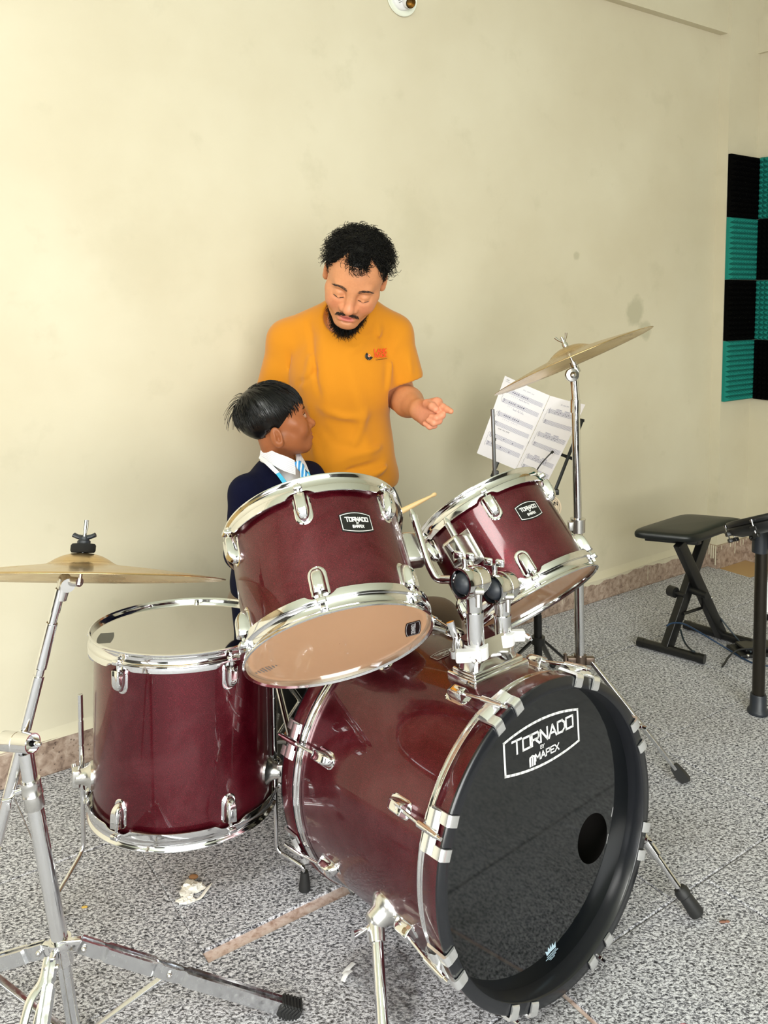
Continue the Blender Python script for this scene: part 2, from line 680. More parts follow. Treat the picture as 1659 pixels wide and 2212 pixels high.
for (xa, xb, ya, yb) in tiles:
    mb = MB()
    e = .0025
    zt = tile_rng.uniform(-.0006, .0006)
    lo = [R(p, q, -.006) for p, q in ((xa, ya), (xb, ya), (xb, yb), (xa, yb))]
    md = [R(p, q, -.0022) for p, q in ((xa, ya), (xb, ya), (xb, yb), (xa, yb))]
    tp = [R(p, q, zt * .5) for p, q in ((xa + e, ya + e), (xb - e, ya + e), (xb - e, yb - e), (xa + e, yb - e))]
    fs = [(8, 11, 10, 9)]
    for k in range(4):
        k2 = (k + 1) % 4
        fs += [(k, k + 4, k2 + 4, k2), (k + 4, k + 8, k2 + 8, k2 + 4)]
    mb.add(lo + md + tp, fs)
    mb.build('carpet_tile', MT['carpet'], floor, None)
rbox(MB(), 3.0, XR - .014, PIER_Y + .013, .225, -.0058, -.002).build('corner_tile', MT['tan'], floor, None)

# ================================================================== LETTERING
GL = {
    'T': (1.0, [[(0, 1), (1, 1)], [(.5, 1), (.5, 0)]]),
    'O': (.95, [[(0, 0), (.95, 0), (.95, 1), (0, 1), (0, 0)]]),
    'R': (.95, [[(0, 0), (0, 1), (.75, 1), (.9, .86), (.9, .6), (.75, .46), (0, .46)], [(.42, .46), (.95, 0)]]),
    'N': (.9, [[(0, 0), (0, 1), (.9, 0), (.9, 1)]]),
    'A': (1.0, [[(0, 0), (.5, 1), (1, 0)], [(.2, .33), (.8, .33)]]),
    'D': (.95, [[(0, 0), (0, 1), (.62, 1), (.95, .72), (.95, .28), (.62, 0), (0, 0)]]),
    'B': (.85, [[(0, 0), (0, 1), (.7, 1), (.82, .85), (.82, .65), (.7, .52), (0, .52)], [(.7, .52), (.85, .38), (.85, .12), (.7, 0), (0, 0)]]),
    'Y': (.9, [[(0, 1), (.45, .5), (.9, 1)], [(.45, .5), (.45, 0)]]),
    'M': (1.05, [[(0, 0), (0, 1), (.52, .35), (1.05, 1), (1.05, 0)]]),
    'P': (.85, [[(0, 0), (0, 1), (.75, 1), (.85, .88), (.85, .58), (.75, .46), (0, .46)]]),
    'E': (.8, [[(.8, 1), (0, 1), (0, 0), (.8, 0)], [(0, .5), (.7, .5)]]),
    'X': (.95, [[(0, 0), (.95, 1)], [(0, 1), (.95, 0)]]),
    'L': (.7, [[(0, 1), (0, 0), (.7, 0)]]),
    'C': (.8, [[(.8, .85), (.65, 1), (.2, 1), (0, .8), (0, .2), (.2, 0), (.65, 0), (.8, .15)]]),
    'K': (.85, [[(0, 0), (0, 1)], [(.8, 1), (.05, .5), (.85, 0)]]),
    'W': (1.2, [[(0, 1), (.3, 0), (.6, .8), (.9, 0), (1.2, 1)]]),
}


def strokes(mb, lines, t, fn, mat=0, sub=1):
    """flat strips of width t along polylines in print coordinates; fn maps (u, v) to space"""
    for ln in lines:
        for (a, b) in zip(ln[:-1], ln[1:]):
            a, b = np.array(a, float), np.array(b, float)
            d = b - a
            L = np.linalg.norm(d)
            if L < 1e-9:
                continue
            d /= L
            n = np.array([-d[1], d[0]]) * t / 2
            a2, b2 = a - d * t / 2, b + d * t / 2
            rows = []
            for s in np.linspace(0, 1, sub + 1):
                c = a2 + (b2 - a2) * s
                rows.append([fn(*(c - n)), fn(*(c + n))])
            mb.grid(np.array(rows), mat=mat)
    return mb


def word(mb, text, u0, v0, size, t, fn, width=.9, gap=.22, mat=0, fit=None, first=1.0):
    """returns end u; letters as strokes, baseline at v0"""
    sx = size * width
    tot = sum(GL[c][0] if c in GL else .5 for c in text) + gap * (len(text) - 1)
    if fit:
        sx = fit / tot
    u = u0
    for i, c in enumerate(text):
        if c not in GL:
            u += .5 * sx
            continue
        k = first if i == 0 else 1.0
        w, ls = GL[c]
        strokes(mb, [[(u + p * sx * k, v0 + q * size * k) for p, q in ln] for ln in ls], t, fn, mat)
        u += (w * k + gap) * sx
    return u


def shield(w, h, arc, n=9):
    """badge outline: upright sides, bowed top and bottom"""
    top = [(-w / 2 + w * k / (n - 1), h / 2 + arc * (1 - (2 * k / (n - 1) - 1) ** 2)) for k in range(n)]
    bot = [(w / 2 - w * k / (n - 1), -h / 2 - arc * (1 - (2 * k / (n - 1) - 1) ** 2)) for k in range(n)]
    return top + bot


def badge_art(mb, w, h, fn, frame_t, mat=0, full=True):
    o = shield(w, h, h * .16)
    strokes(mb, [o + [o[0]]], frame_t, fn, mat)
    word(mb, 'TORNADO', -w * .36, h * .06, h * .26, h * .075, fn, fit=w * .74, mat=mat, first=1.12)
    if full:
        word(mb, 'BY', -w * .03, -h * .13, h * .10, h * .03, fn, mat=mat)
        word(mb, 'MAPEX', -w * .10, -h * .40, h * .17, h * .05, fn, fit=w * .30, mat=mat)
        e = [(-w * .155 + w * .033 * math.cos(a), -h * .32 + h * .13 * math.sin(a)) for a in np.linspace(0, 2 * np.pi, 17)]
        c = (-w * .155, -h * .32)
        for a, b in zip(e[:-1], e[1:]):
            mb.add([fn(*c), fn(*a), fn(*b)], [(0, 1, 2)], mat)
    return mb


# ================================================================== DRUM HARDWARE
def lug_mb():
    """x across, y towards the hoop, z out of the shell"""
    mb = MB()
    cap = [(.0165 * math.cos(a), .016 + .010 * math.sin(a)) for a in np.linspace(0, np.pi, 7)]
    cap += [(.0165 * math.cos(a), -.018 + .0165 * math.sin(a)) for a in np.linspace(np.pi, 2 * np.pi, 11)]
    cap = [(x, y) for x, y in cap]
    n = len(cap)
    rows = [[(x, y, -.003) for x, y in cap], [(x, y, .0016) for x, y in cap], [(x * .9, y * .94, .0028) for x, y in cap]]
    mb.grid(np.array(rows), cv=True)
    mb.add(rows[2], [tuple(range(n))])
    rows = []
    ang = np.linspace(0, np.pi, 25)
    for t in (0, .02, .3, .55, .68, .78, .86, .92, .97, .995):
        k = 1.0 if t < .55 else math.sqrt(max(0, 1 - ((t - .55) / .45) ** 2))
        rib = .07 * (1 - t) * np.cos(ang * 6)
        w = .0125 * (k ** .8) * (.93 if t == 0 else 1)
        h = .0215 * k * (.95 if t == 0 else 1)
        y = .019 - .048 * t
        x = w * np.sign(np.cos(ang)) * np.abs(np.cos(ang)) ** .6 * (1 + rib * .4)
        z = .0012 + h * np.abs(np.sin(ang)) ** .55 * (1 + rib)
        rows.append(np.stack([x, np.full_like(x, y), z], -1))
    P = np.array(rows)
    mb.grid(P)
    mb.add(P[0], [tuple(range(P.shape[1]))])
    return mb


LUG = lug_mb().build('lug', MT['chrome'], None, 50)
LUG_ME = LUG.data
bpy.data.objects.remove(LUG)


def az_frame(az, r, z, ysign=1):
    """frame on a cylinder wall: x tangent, y along the axis (ysign), z outward"""
    a = math.radians(az)
    M = np.eye(4)
    out = np.array([math.cos(a), math.sin(a), 0])
    y = np.array([0, 0, float(ysign)])
    M[:3, 2], M[:3, 1], M[:3, 0] = out, y, np.cross(y, out)
    M[:3, 3] = out * r + np.array([0, 0, z])
    return M


def add_lug(root, az, r, z, ysign):
    o = bpy.data.objects.new('lug', LUG_ME)
    COL.objects.link(o)
    o.parent = root
    o.matrix_local = Matrix(az_frame(az, r - .001, z, ysign).tolist())
    return o


BOLT_ME = None


def inner_bolt(root, az, r, z):
    """dome end of a lug or bracket bolt inside the shell"""
    global BOLT_ME
    if BOLT_ME is None:
        t_ = MB().ball((0, 0, 0), (.0058, .0058, .0038), 10, 6).build('inner_bolt', MT['satin'], None, 60)
        BOLT_ME = t_.data
        bpy.data.objects.remove(t_)
    o = bpy.data.objects.new('inner_bolt', BOLT_ME)
    COL.objects.link(o)
    o.parent = root
    o.matrix_local = Matrix(az_frame(az, r, z, 1).tolist())
    return o


def pol(az, r, z):
    a = math.radians(az)
    return np.array([r * math.cos(a), r * math.sin(a), z])


def tension_rod(root, az, r, z0, z1):
    """from the lug mouth z0 to the hoop ear z1"""
    mb = MB()
    s = 1 if z1 > z0 else -1
    mb.tube([pol(az, r, z0), pol(az, r, z1 + s * .004)], .0029, 8)
    mb.tube([pol(az, r, z0), pol(az, r, z0 + s * .010)], .0046, 8)
    mb.tube([pol(az, r, z1 - s * .004), pol(az, r, z1 + s * .001)], .0066, 10)
    mb.tube([pol(az, r, z1 + s * .001), pol(az, r, z1 + s * .012)], .0040, 4)
    return mb.build('tension_rod', MT['chrome'], root, 40)


def hoop(root, name, rl, rsh, zlip, s, azs, label=None):
    """flanged steel hoop; s=+1 when the drum lies at z above the lip"""
    seg = 180
    th = np.linspace(0, 2 * np.pi, seg, endpoint=False)
    near = np.min(np.abs((np.degrees(th)[:, None] - np.array(azs)[None] + 180) % 360 - 180), axis=1)
    sk = np.clip((near - 5) / 5, 0, 1)
    sk = sk * sk * (3 - 2 * sk)
    prof = [(rl - .0055, .0035, 0), (rl - .0025, 0, 0), (rl + .0005, .0012, 0), (rl + .0005, .0045, 0), (rl - .0030, .0075, 0), (rl - .0042, .011, 0),
            (rl - .0042, .0215, 0), (rl - .002, .0238, 0), (rl + .0015, .0252, 0), (rl + .0020, .0275, .0002), (rl + .0014, .030, .0085), (rl + .0002, .0305, .0085), (rl - .0005, .028, .0002),
            (rl - .0058, .026, 0), (rl - .0066, .011, 0)]
    P = []
    for (r, a, b) in prof:
        z = zlip + s * (a + b * sk)
        P.append(np.stack([r * np.cos(th), r * np.sin(th), z], -1))
    P = np.array(P + [P[0]])
    if s > 0:
        P = P[:, ::-1]
    mb = MB().grid(P, cv=True)
    o = mb.build(name, MT['chrome'], root, 50)
    for az in azs:
        e = MB()
        M = az_frame(az, rl + .0035, zlip + s * .0225, s)
        e.box((0, 0, 0), (.017, .010, .015), .003, M)
        e.build('hoop_ear', MT['chrome'], o, 50)
    if label:
        o['label'] = label
    return o


def disc(root, name, r, z, m, rows=6, seg=72, dome=0.0, label=None):
    mb = MB()
    t = np.linspace(0, 2 * np.pi, seg, endpoint=False)
    P = np.array([np.stack([r * k * np.cos(t), r * k * np.sin(t), np.full_like(t, z + dome * (1 - k * k))], -1) for k in np.linspace(.004, 1, rows)])
    mb.grid(P, cv=True)
    mb.add(P[0], [tuple(range(seg))])
    o = mb.build(name, m, root, 60)
    if label:
        o['label'] = label
    return o


def shell(root, r, z0, z1, t=.007, inside='ply'):
    mb = MB()
    zs = np.linspace(z0, z1, 5)
    mb.lathe([(r, z) for z in zs], 128, 0)
    mb.lathe([(r - t, z) for z in zs[::-1]], 128, 1)
    mb.lathe([(r - t, z0), (r, z0)], 128, 1)
    mb.lathe([(r, z1), (r - t, z1)], 128, 1)
    return mb.build('shell', [MT['lacquer'], MT[inside]], root, 50)


def curved_badge(root, r, az, z, w, h, su=1, sv=1, outline_only=False, label='black maker badge with silver lettering'):
    def fn(hh):
        return lambda u, v: pol(az + su * math.degrees(u / r), r + hh, z + sv * v)
    mb = MB()
    o = shield(w, h, h * .16, 13)
    n = len(o) // 2
    top, bot = o[:n], o[n:][::-1]
    rows = [[fn(.0009)(*[a + (b - a) * s for a, b in zip(p, q)]) for s in np.linspace(0, 1, 4)] for p, q in zip(top, bot)]
    mb.grid(np.array(rows))
    ed = o + [o[0]]
    mb.grid(np.array([[fn(.0009)(*p) for p in ed], [fn(-.001)(*p) for p in ed]]))
    b = mb.build('badge', MT['lacquer'] if outline_only else MT['black'], root, 40)
    if label:
        b['label'] = label
    lt = badge_art(MB(), w * .93, h * .86, fn(.0014), h * .045)
    lt.build('badge_lettering', MT['silverprint'], b, None)
    return b


def flat_logo(root, cx, cy, z, w, h, rot, up, mats, fullt=False):
    """small print on a drum film: dark shield with the name along it"""
    c, s = math.cos(math.radians(rot)), math.sin(math.radians(rot))

    def fn(dz):
        return lambda u, v: np.array([cx + c * u - s * v * up, cy + s * u + c * v * up, z + dz])
    mb = MB()
    o = shield(w, h, h * .12, 9)
    mb.add([fn(-.0006)(*p) for p in o], [tuple(range(len(o)))], 0)
    strokes(mb, [[(p[0] * .9, p[1] * .86) for p in o + [o[0]]]], h * .03, fn(-.0010), 1)
    word(mb, 'TORNADO', -w * .36, -h * .12, h * .26, h * .07, fn(-.0010), fit=w * .72, mat=1)
    return mb.build('head_logo', mats, root, None)


def make_tom(name, origin, axis, L, rl, rsh, azs, badge_az, badge_z, label, nlug_z, group='rack toms'):
    root = empty(name, (0, 0, 0), label, 'drum', group)
    set_frame(root, frame(origin, axis))
    shell(root, rsh, .012, L - .012)
    hoop(root, 'bottom_hoop', rl, rsh, 0, 1, azs)
    hoop(root, 'top_hoop', rl, rsh, L, -1, azs)
    disc(root, 'bottom_head', rl - .006, .0105, MT['film'], label='clear film with the wooden inside showing through')
    disc(root, 'top_head', rl - .006, L - .0105, MT['film'])
    for az in azs:
        add_lug(root, az, rsh, nlug_z, -1)
        add_lug(root, az, rsh, L - nlug_z, 1)
        tension_rod(root, az, rsh + .0105, nlug_z - .018, .0235)
        tension_rod(root, az, rsh + .0105, L - nlug_z + .018, L - .0235)
        # bolt ends of the lugs inside the shell
        for zz in (nlug_z - .008, nlug_z + .010, L - nlug_z - .010, L - nlug_z + .008):
            inner_bolt(root, az, rsh - .0065, zz)
    curved_badge(root, rsh, badge_az, badge_z, .064, .033)
    return root


TL_O, TL_A, TL_L = (-.078, 1.459, .703), (-.248, .664, .705), .2636
TR_O, TR_A, TR_L = (.343, 1.830, .645), (-.447, .515, .731), .2602
tom_l = make_tom('rack_tom', TL_O, TL_A, TL_L, .176, .165, [9, 69, 129, 189, 249, 309], 101, .163,
                 'larger burgundy rack tom in front of the seated boy, its clear underside showing', .056)
tom_r = make_tom('rack_tom', TR_O, TR_A, TR_L, .1635, .1525, [51, 123, 195, 267, 339], 79, .161,
                 'smaller burgundy rack tom tilted below the sheet music, beside the straight cymbal stand', .056)

# mounting brackets on the toms (the L rods that go through them belong to the holder)


def tom_bracket(root, r, az, z):
    M = az_frame(az, r, z, 1)
    mb = MB()
    mb.box((0, 0, .001), (.062, .078, .004), .0018, M)
    mb.box((0, 0, .026), (.046, .064, .050), .008, M)
    mb.box((0, .028, .022), (.026, .010, .026), .003, M)
    b = mb.build('mount_bracket', MT['satin'], root, 45)
    mb = MB()
    mb.tube([(M @ np.array([0, .0, .040, 1]))[:3], (M @ np.array([0, 0, .056, 1]))[:3]], .0045, 8)
    for s in (-1, 1):
        mb.tube([(M @ np.array([0, s * .003, .054, 1]))[:3], (M @ np.array([0, s * .020, .062, 1]))[:3]], [.0045, .0065], 8, flat=(1, .5))
    mb.build('wing_screw', MT['chrome'], b, 45)
    for zz in (-.024, .024):
        inner_bolt(root, az, r - .0065, z + zz)


tom_bracket(tom_l, .165, 181, .178)
tom_bracket(tom_r, .1525, 14, .150)
# prints on the films of the larger tom
flat_logo(tom_l, -.1377, .021, .0100, .068, .025, -106, -1, [MT['black'], MT['silverprint']])
mb = MB()
q = lambda u, v: np.array([.1248 + u * .83 - v * .55, -.066 - u * .55 - v * .83, .0095])
for k, (u, h) in enumerate([(-.02, .006), (-.014, .012), (-.008, .018), (-.003, .022), (.003, .022), (.008, .018), (.014, .012), (.02, .006)]):
    strokes(mb, [[(u, -h / 2), (u, h / 2)]], .0022, q)
mb.build('head_print', mat('grey_print', G(.16), .5), tom_l, None)

# ------------------------------------------------------------------ floor tom
FT_O = np.array([-.456, 1.867, .586]) + np.array([-.004, -.087, -.996]) * .4026
ft_az = [-117, -50, 8, 65, 122, -178]
FTL = .4026
ft = empty('floor_tom', (0, 0, 0), 'large burgundy floor tom standing on three thin legs beside the bass drum', 'drum')
FTM = frame(FT_O, (.004, .087, .996), (0, 1, 0))
set_frame(ft, FTM)
shell(ft, .2, .012, FTL - .012)
hoop(ft, 'bottom_hoop', .212, .2, 0, 1, ft_az)
hoop(ft, 'top_hoop', .212, .2, FTL, -1, ft_az)
disc(ft, 'bottom_head', .206, .0105, MT['film'])
disc(ft, 'top_head', .206, FTL - .0105, MT['film'], label='clear film with the pale wooden inside showing through')
for az in ft_az:
    add_lug(ft, az, .2, .058, -1)
    add_lug(ft, az, .2, FTL - .058, 1)
    tension_rod(ft, az, .2105, .040, .0235)
    tension_rod(ft, az, .2105, FTL - .040, FTL - .0235)
    for zz in (.05, .066, FTL - .066, FTL - .05):
        inner_bolt(ft, az, .1935, zz)
FTI = np.linalg.inv(FTM)
toL = lambda p: (FTI @ np.array([*p, 1.0]))[:3]
for az, top, bend, foot in ((-160, (-0.6788, 1.8, 0.4497), (-0.6797, 1.8, 0.0873), (-0.7038, 1.6879, 0)),
                            (-12, (-0.2505, 1.825, 0.502), (-0.2471, 1.825, 0.0687), (-0.1792, 1.7887, 0)),
                            (95, None, None, None)):
    if top is None:
        c = FTM @ np.array([*pol(az, .232, .1), 1.0])
        top, bend, foot = c[:3] + [0, 0, .3], c[:3] + [0, 0, -.19], np.array([c[0] - .01, c[1] + .05, 0])
    foot = np.array(foot)
    e = foot + np.array([0, 0, .052])
    top, bend = np.array(top), np.array(bend)
    pts = bez([top, bend, e + (bend - e) * .05, foot + [0, 0, .03]], 6, .22)
    mb = MB()
    mb.tube([toL(p) for p in pts], .0050, 10)
    u = (bend - top) / np.linalg.norm(bend - top)
    for s in (.0, .22, .44, .66):
        a = top + u * s * np.linalg.norm(bend - top) * .75
        b = top + u * (s + .2) * np.linalg.norm(bend - top) * .75
        mb.tube([toL(a), toL(b)], .0060, 10)
    lg = mb.build('leg', MT['chrome'], ft, 45)
    mb = MB()
    mb.tube([toL(foot + [0, 0, .001]), toL(foot + [0, 0, .012]), toL(foot + [0, 0, .043])], [.0135, .0130, .0088], 14)
    mb.build('rubber_foot', MT['rubber'], lg, 45)
    M = az_frame(az, .2, .088, 1)
    mb = MB()
    mb.lathe([(.030, -.002), (.030, .004), (.022, .010), (.017, .020), (.016, .034), (.010, .040), (.0, .041)], 24, 0, M)
    mb.box((0, 0, .034), (.026, .040, .018), .004, M)
    br = mb.build('leg_bracket', MT['satin'], ft, 45)
    mb = MB()
    s0 = -1 if az < -90 else 1
    mb.tube([(M @ np.array([0, -.004, .034, 1]))[:3], (M @ np.array([s0 * .03, -.004, .038, 1]))[:3]], .004, 8)
    for s in (-1, 1):
        mb.tube([(M @ np.array([s0 * .028, -.004, .038, 1]))[:3], (M @ np.array([s0 * .040, -.004 + s * .016, .040, 1]))[:3]], [.004, .006], 8)
    mb.build('wing_screw', MT['chrome'], br, 45)
flat_logo(ft, -.160, -.075, FTL - .0098, .072, .028, -78, 1, [mat('grey_logo_print', G(.10), .5), MT['silverprint']])

# ------------------------------------------------------------------ bass drum
B_O, B_A = (.320, 1.479, .331), (.613, -.785, .083)
BM = frame(B_O, B_A)
BL = .503
bd = empty('bass_drum', (0, 0, 0), 'burgundy bass drum lying on its side with a black front head', 'drum')
set_frame(bd, BM)
BI = np.linalg.inv(BM)
toB = lambda p: (BI @ np.array([*p, 1.0]))[:3]
shell(bd, .280, -.455, -.048, .009, 'darkply')
b_az = [22.5 + 45 * k for k in range(8)]
for nm, f in (('front_hoop', lambda z: z), ('rear_hoop', lambda z: -BL - z)):
    mb = MB()
    ring = [(.2690, -.043, 1), (.2690, -.003, 1), (.2715, 0, 1), (.2895, 0, 1), (.2925, -.003, 1)]
    mb.lathe([(r, f(z)) for r, z, _ in ring], 144, 1)
    mb.lathe([(.2925, f(-.003)), (.2925, f(-.007))], 144, 1)
    mb.lathe([(.2925, f(-.007)), (.2925, f(-.040)), (.2900, f(-.043))], 144, 0)
    mb.lathe([(.2900, f(-.043)), (.2690, f(-.043))], 144, 1)
    hp = mb.build(nm, [MT['lacquer'], MT['blackhoop']], bd, 50)
    mb = MB()
    mb.lathe([(.2815, f(-.043)), (.2885, f(-.044)), (.2900, f(-.047)), (.2885, f(-.0505)), (.2862, f(-.052)), (.2862, f(-.055)), (.2880, f(-.057)), (.2880, f(-.060)), (.2855, f(-.063)), (.2805, f(-.063))], 144, 0)
    mb.build('head_rim', MT['chrome'], bd, 50)
# front head with its port hole
mb = MB()
t = np.linspace(0, 2 * np.pi, 96, endpoint=False)
hc = np.array([.147, -.073])
rows = []
for s in np.linspace(0, 1, 9):
    inner = np.stack([hc[0] + .046 * np.cos(t), hc[1] + .048 * np.sin(t)], -1)
    outer = np.stack([.2692 * np.cos(t), .2692 * np.sin(t)], -1)
    q = inner + (outer - inner) * s
    rows.append(np.c_[q, np.full(len(t), -.036)])
mb.grid(np.array(rows), cv=True)
fh = mb.build('front_head', MT['blackhead'], bd, 60)
fh['label'] = 'black glossy front film with a port hole'
disc(bd, 'rear_head', .2692, -BL + .036, MT['blackhead'])
LZ = -.0353
fl = lambda u, v: np.array([u, v, LZ])
mb = MB()
o = []
for k in range(17):
    s = k / 16
    o.append((-.0885 + .208 * s, .1955 - .001 * s + .0135 * (1 - (2 * s - 1) ** 2)))
for k in range(17):
    s = k / 16
    o.append((.1195 - .2075 * s, .1330 + .002 * s - .0115 * (1 - (2 * s - 1) ** 2)))
strokes(mb, [o + [o[0]]], .0048, fl)
word(mb, 'TORNADO', -.0665, .1665, .0215, .0043, fl, fit=.168, first=1.12)
word(mb, 'BY', .0085, .1538, .0062, .0015, fl, fit=.0105)
word(mb, 'MAPEX', -.0060, .1360, .0118, .0027, fl, fit=.066, gap=.3)
for (u, w2) in ((-.0215, .0048), (-.0152, .0040), (-.0092, .0048)):
    h0 = .0185 if u == -.0152 else .0160
    mb.grid(np.array([[fl(u - w2 / 2, .1292), fl(u + w2 / 2, .1292)], [fl(u - w2 / 2, .1292 + h0), fl(u + w2 / 2, .1292 + h0)]]))
strokes(mb, [[(-.0215, .1462), (-.0152, .1482), (-.0092, .1462)]], .0032, fl)
mb.build('head_lettering', MT['white'], fh, None)
mb = MB()
c0 = (.010, -.2335)
cr = [(-.013, .0), (-.015, .011), (-.009, .006), (-.006, .014), (-.002, .007), (0, .016), (.002, .007), (.006, .014), (.009, .006), (.015, .011), (.013, 0)]
rotc = math.radians(12)
cf = lambda u, v: np.array([c0[0] + u * math.cos(rotc) - v * math.sin(rotc), c0[1] + u * math.sin(rotc) + v * math.cos(rotc), LZ])
mb.add([cf(0, .001)] + [cf(*p) for p in cr], [(0, k, k + 1) for k in range(1, len(cr))])
strokes(mb, [[(-.013, -.003), (.013, -.003)], [(-.017, -.0065), (.017, -.0065)], [(-.010, -.0098), (-.002, -.0098)], [(.001, -.0098), (.010, -.0098)], [(-.006, -.013), (.006, -.013)]], .0014, cf)
mb.build('maker_mark', mat('pale_blue_print', (.45, .60, .70, 1), .4), fh, None)
curved_badge(bd, .280, 93, -.272, .064, .026, su=-1, sv=-1, outline_only=True, label='clear outlined maker badge')


def claw(az, f, sgn):
    mb = MB()
    M = az_frame(az, 0, 0, 1)

    def strip(x0, x1, path, n=3):
        rows = []
        for (r, z) in path:
            rows.append([(M @ np.array([x0 + (x1 - x0) * k / n, f(z), r, 1]))[:3] - 0 for k in range(n + 1)])
        mb.grid(np.array(rows))
    for s in (-1, 1):
        xa, xb = s * .017, s * .036
        c = .5 * (xa + xb)
        dr = .293 - math.sqrt(.293 ** 2 - c * c)
        outer = [(.2950 - dr, -.043), (.2985 - dr, -.040), (.2985 - dr, .000), (.2965 - dr, .0035), (.2900 - dr, .0052), (.2760 - dr, .0046), (.2725 - dr, .0025)]
        innr = [(.2723 - dr, .0012), (.290 - dr, .0015), (.2935 - dr, .0002), (.2935 - dr, -.043)]
        strip(min(xa, xb), max(xa, xb), outer + innr + outer[:1])
        for x in (xa, xb):
            pts = [(M @ np.array([x, f(z), r, 1]))[:3] for r, z in outer + innr]
            mb.add(pts, [tuple(range(len(pts)))])
    strip(-.034, .034, [(.2975, -.043), (.3030, -.040), (.3040, -.030), (.3000, -.018), (.2950, -.016)], 6)
    return mb


MT['claw'] = mat('bright_cast_metal', (.86, .86, .86, 1), .24, .85)


def claws():
    for nm, f, s in (('front', lambda z: z, 1), ('rear', lambda z: -BL - z, -1)):
        for az in b_az:
            c = claw(az, f, s).build('claw_hook', MT['claw'], bd, 50)
            add_lug(bd, az, .280, f(-.128), s)
            mb = MB()
            r = .2985
            mb.tube([pol(az, .2935, f(-.112)), pol(az, .3035, f(-.050))], .0034, 10)
            mb.tube([pol(az, .3030, f(-.056)), pol(az, .3070, f(-.012)), pol(az, .3075, f(-.004))], [.0062, .0056, .0046], 12)
            mb.tube([pol(az, .3075, f(-.004)), pol(az, .3080, f(.006))], .0034, 8)
            mb.build('tension_rod', MT['chrome'], bd, 45)


claws()


def spur(az, z, foot):
    M = az_frame(az, .280, z, 1)
    mb = MB()
    mb.lathe([(.034, -.003), (.034, .003), (.028, .010), (.021, .018), (.020, .034), (.014, .040), (0, .041)], 24, 0, M)
    hub = (M @ np.array([0, 0, .028, 1]))[:3]
    ft_ = toB(foot)
    d = (ft_ - hub) / np.linalg.norm(ft_ - hub)
    L = np.linalg.norm(ft_ - hub)
    mb.tube([hub - d * .012, hub + d * .035], .0145, 14)
    b = mb.build('spur_bracket', MT['satin'], bd, 45)
    mb = MB()
    side = np.cross(d, [0, 0, 1.0])
    side /= np.linalg.norm(side)
    w = (M @ np.array([0, 0, .036, 1]))[:3]
    mb.tube([w, w + M[:3, 2] * .016], .0055, 10)
    for s in (-1, 1):
        e = w + M[:3, 2] * .014
        mb.tube([e, e + side * s * .026 + M[:3, 2] * .010 + d * .006], [.005, .0085], 8, flat=(1, .55))
    mb.build('wing_screw', MT['chrome'], b, 45)
    mb = MB()
    mb.tube([hub + d * .02, hub + d * (L * .52)], .0108, 14)
    mb.tube([hub + d * (L * .50), hub + d * (L * .60)], .0125, 14)
    mb.tube([hub + d * (L * .58), hub + d * (L - .035)], .0072, 12)
    lg = mb.build('spur_leg', MT['chrome'], bd, 45)
    mb = MB()
    mb.tube([hub + d * (L - .062), hub + d * (L - .055), hub + d * (L - .045), hub + d * (L - .043), hub + d * (L - .004), hub + d * L], [.0125, .0165, .0165, .0145, .0165, .0150], 16)
    mb.build('rubber_foot', MT['rubber'], lg, 40)


spur(-158.5, -.187, (.012, 1.190, .008))
spur(-6, -.150, (0.6741, 1.6991, 0.012))

# ------------------------------------------------------------------ double tom holder on top of the bass drum
th = empty('tom_holder', (0.2145, 1.61, 0.6013), 'chrome double tom holder with two posts bolted on top of the bass drum', 'drum mount')
OFF = {}
OFF[th.name] = np.array(th.location)


def wb(mb, name, m, parent, smooth=45):
    """build world-space geometry under a thing whose Empty only has a location"""
    r = parent
    while r.parent:
        r = r.parent
    off = OFF[r.name]
    mb.v = [v - off for v in mb.v]
    return mb.build(name, m, parent, smooth)


bb = BM @ np.array([0, 0, 0, 1])
HM = BM @ az_frame(91.5, .280, -.150, 1)      # x tangent, y to the front, z up
HMf = HM.copy()
mb = MB()
# saddle base: flared foot, stepped block
for (sx, sy, z0, z1, bv) in ((.150, .082, -.012, .008, .004), (.136, .066, .006, .016, .004)):
    mb.box((0, 0, (z0 + z1) / 2), (sx, sy, z1 - z0), bv, HMf)
wb(mb, 'base_flange', MT['chrome'], th)
mb = MB()
prof = [(.128, .060, .014), (.122, .056, .030), (.118, .054, .068), (.112, .050, .072)]
rows = []
for (sx, sy, z) in prof:
    ring = []
    for k in range(32):
        a = 2 * np.pi * k / 32
        ring.append((sx / 2 * np.sign(np.cos(a)) * abs(np.cos(a)) ** .35, sy / 2 * np.sign(np.sin(a)) * abs(np.sin(a)) ** .5, z))
    rows.append(ring)
P_ = np.array(rows)
mb.grid(P_, cv=True, M=HMf)
mb.add(P_[-1], [tuple(range(32))], 0, HMf)
wb(mb, 'base_block', MT['chrome'], th, 40)
up = HM[:3, 2]
hx = HM[:3, 0]
hc_ = HM[:3, 3]
post_l = np.array((0.1807, 1.575, 0.6546))
post_r = np.array((0.2394, 1.625, 0.6375))
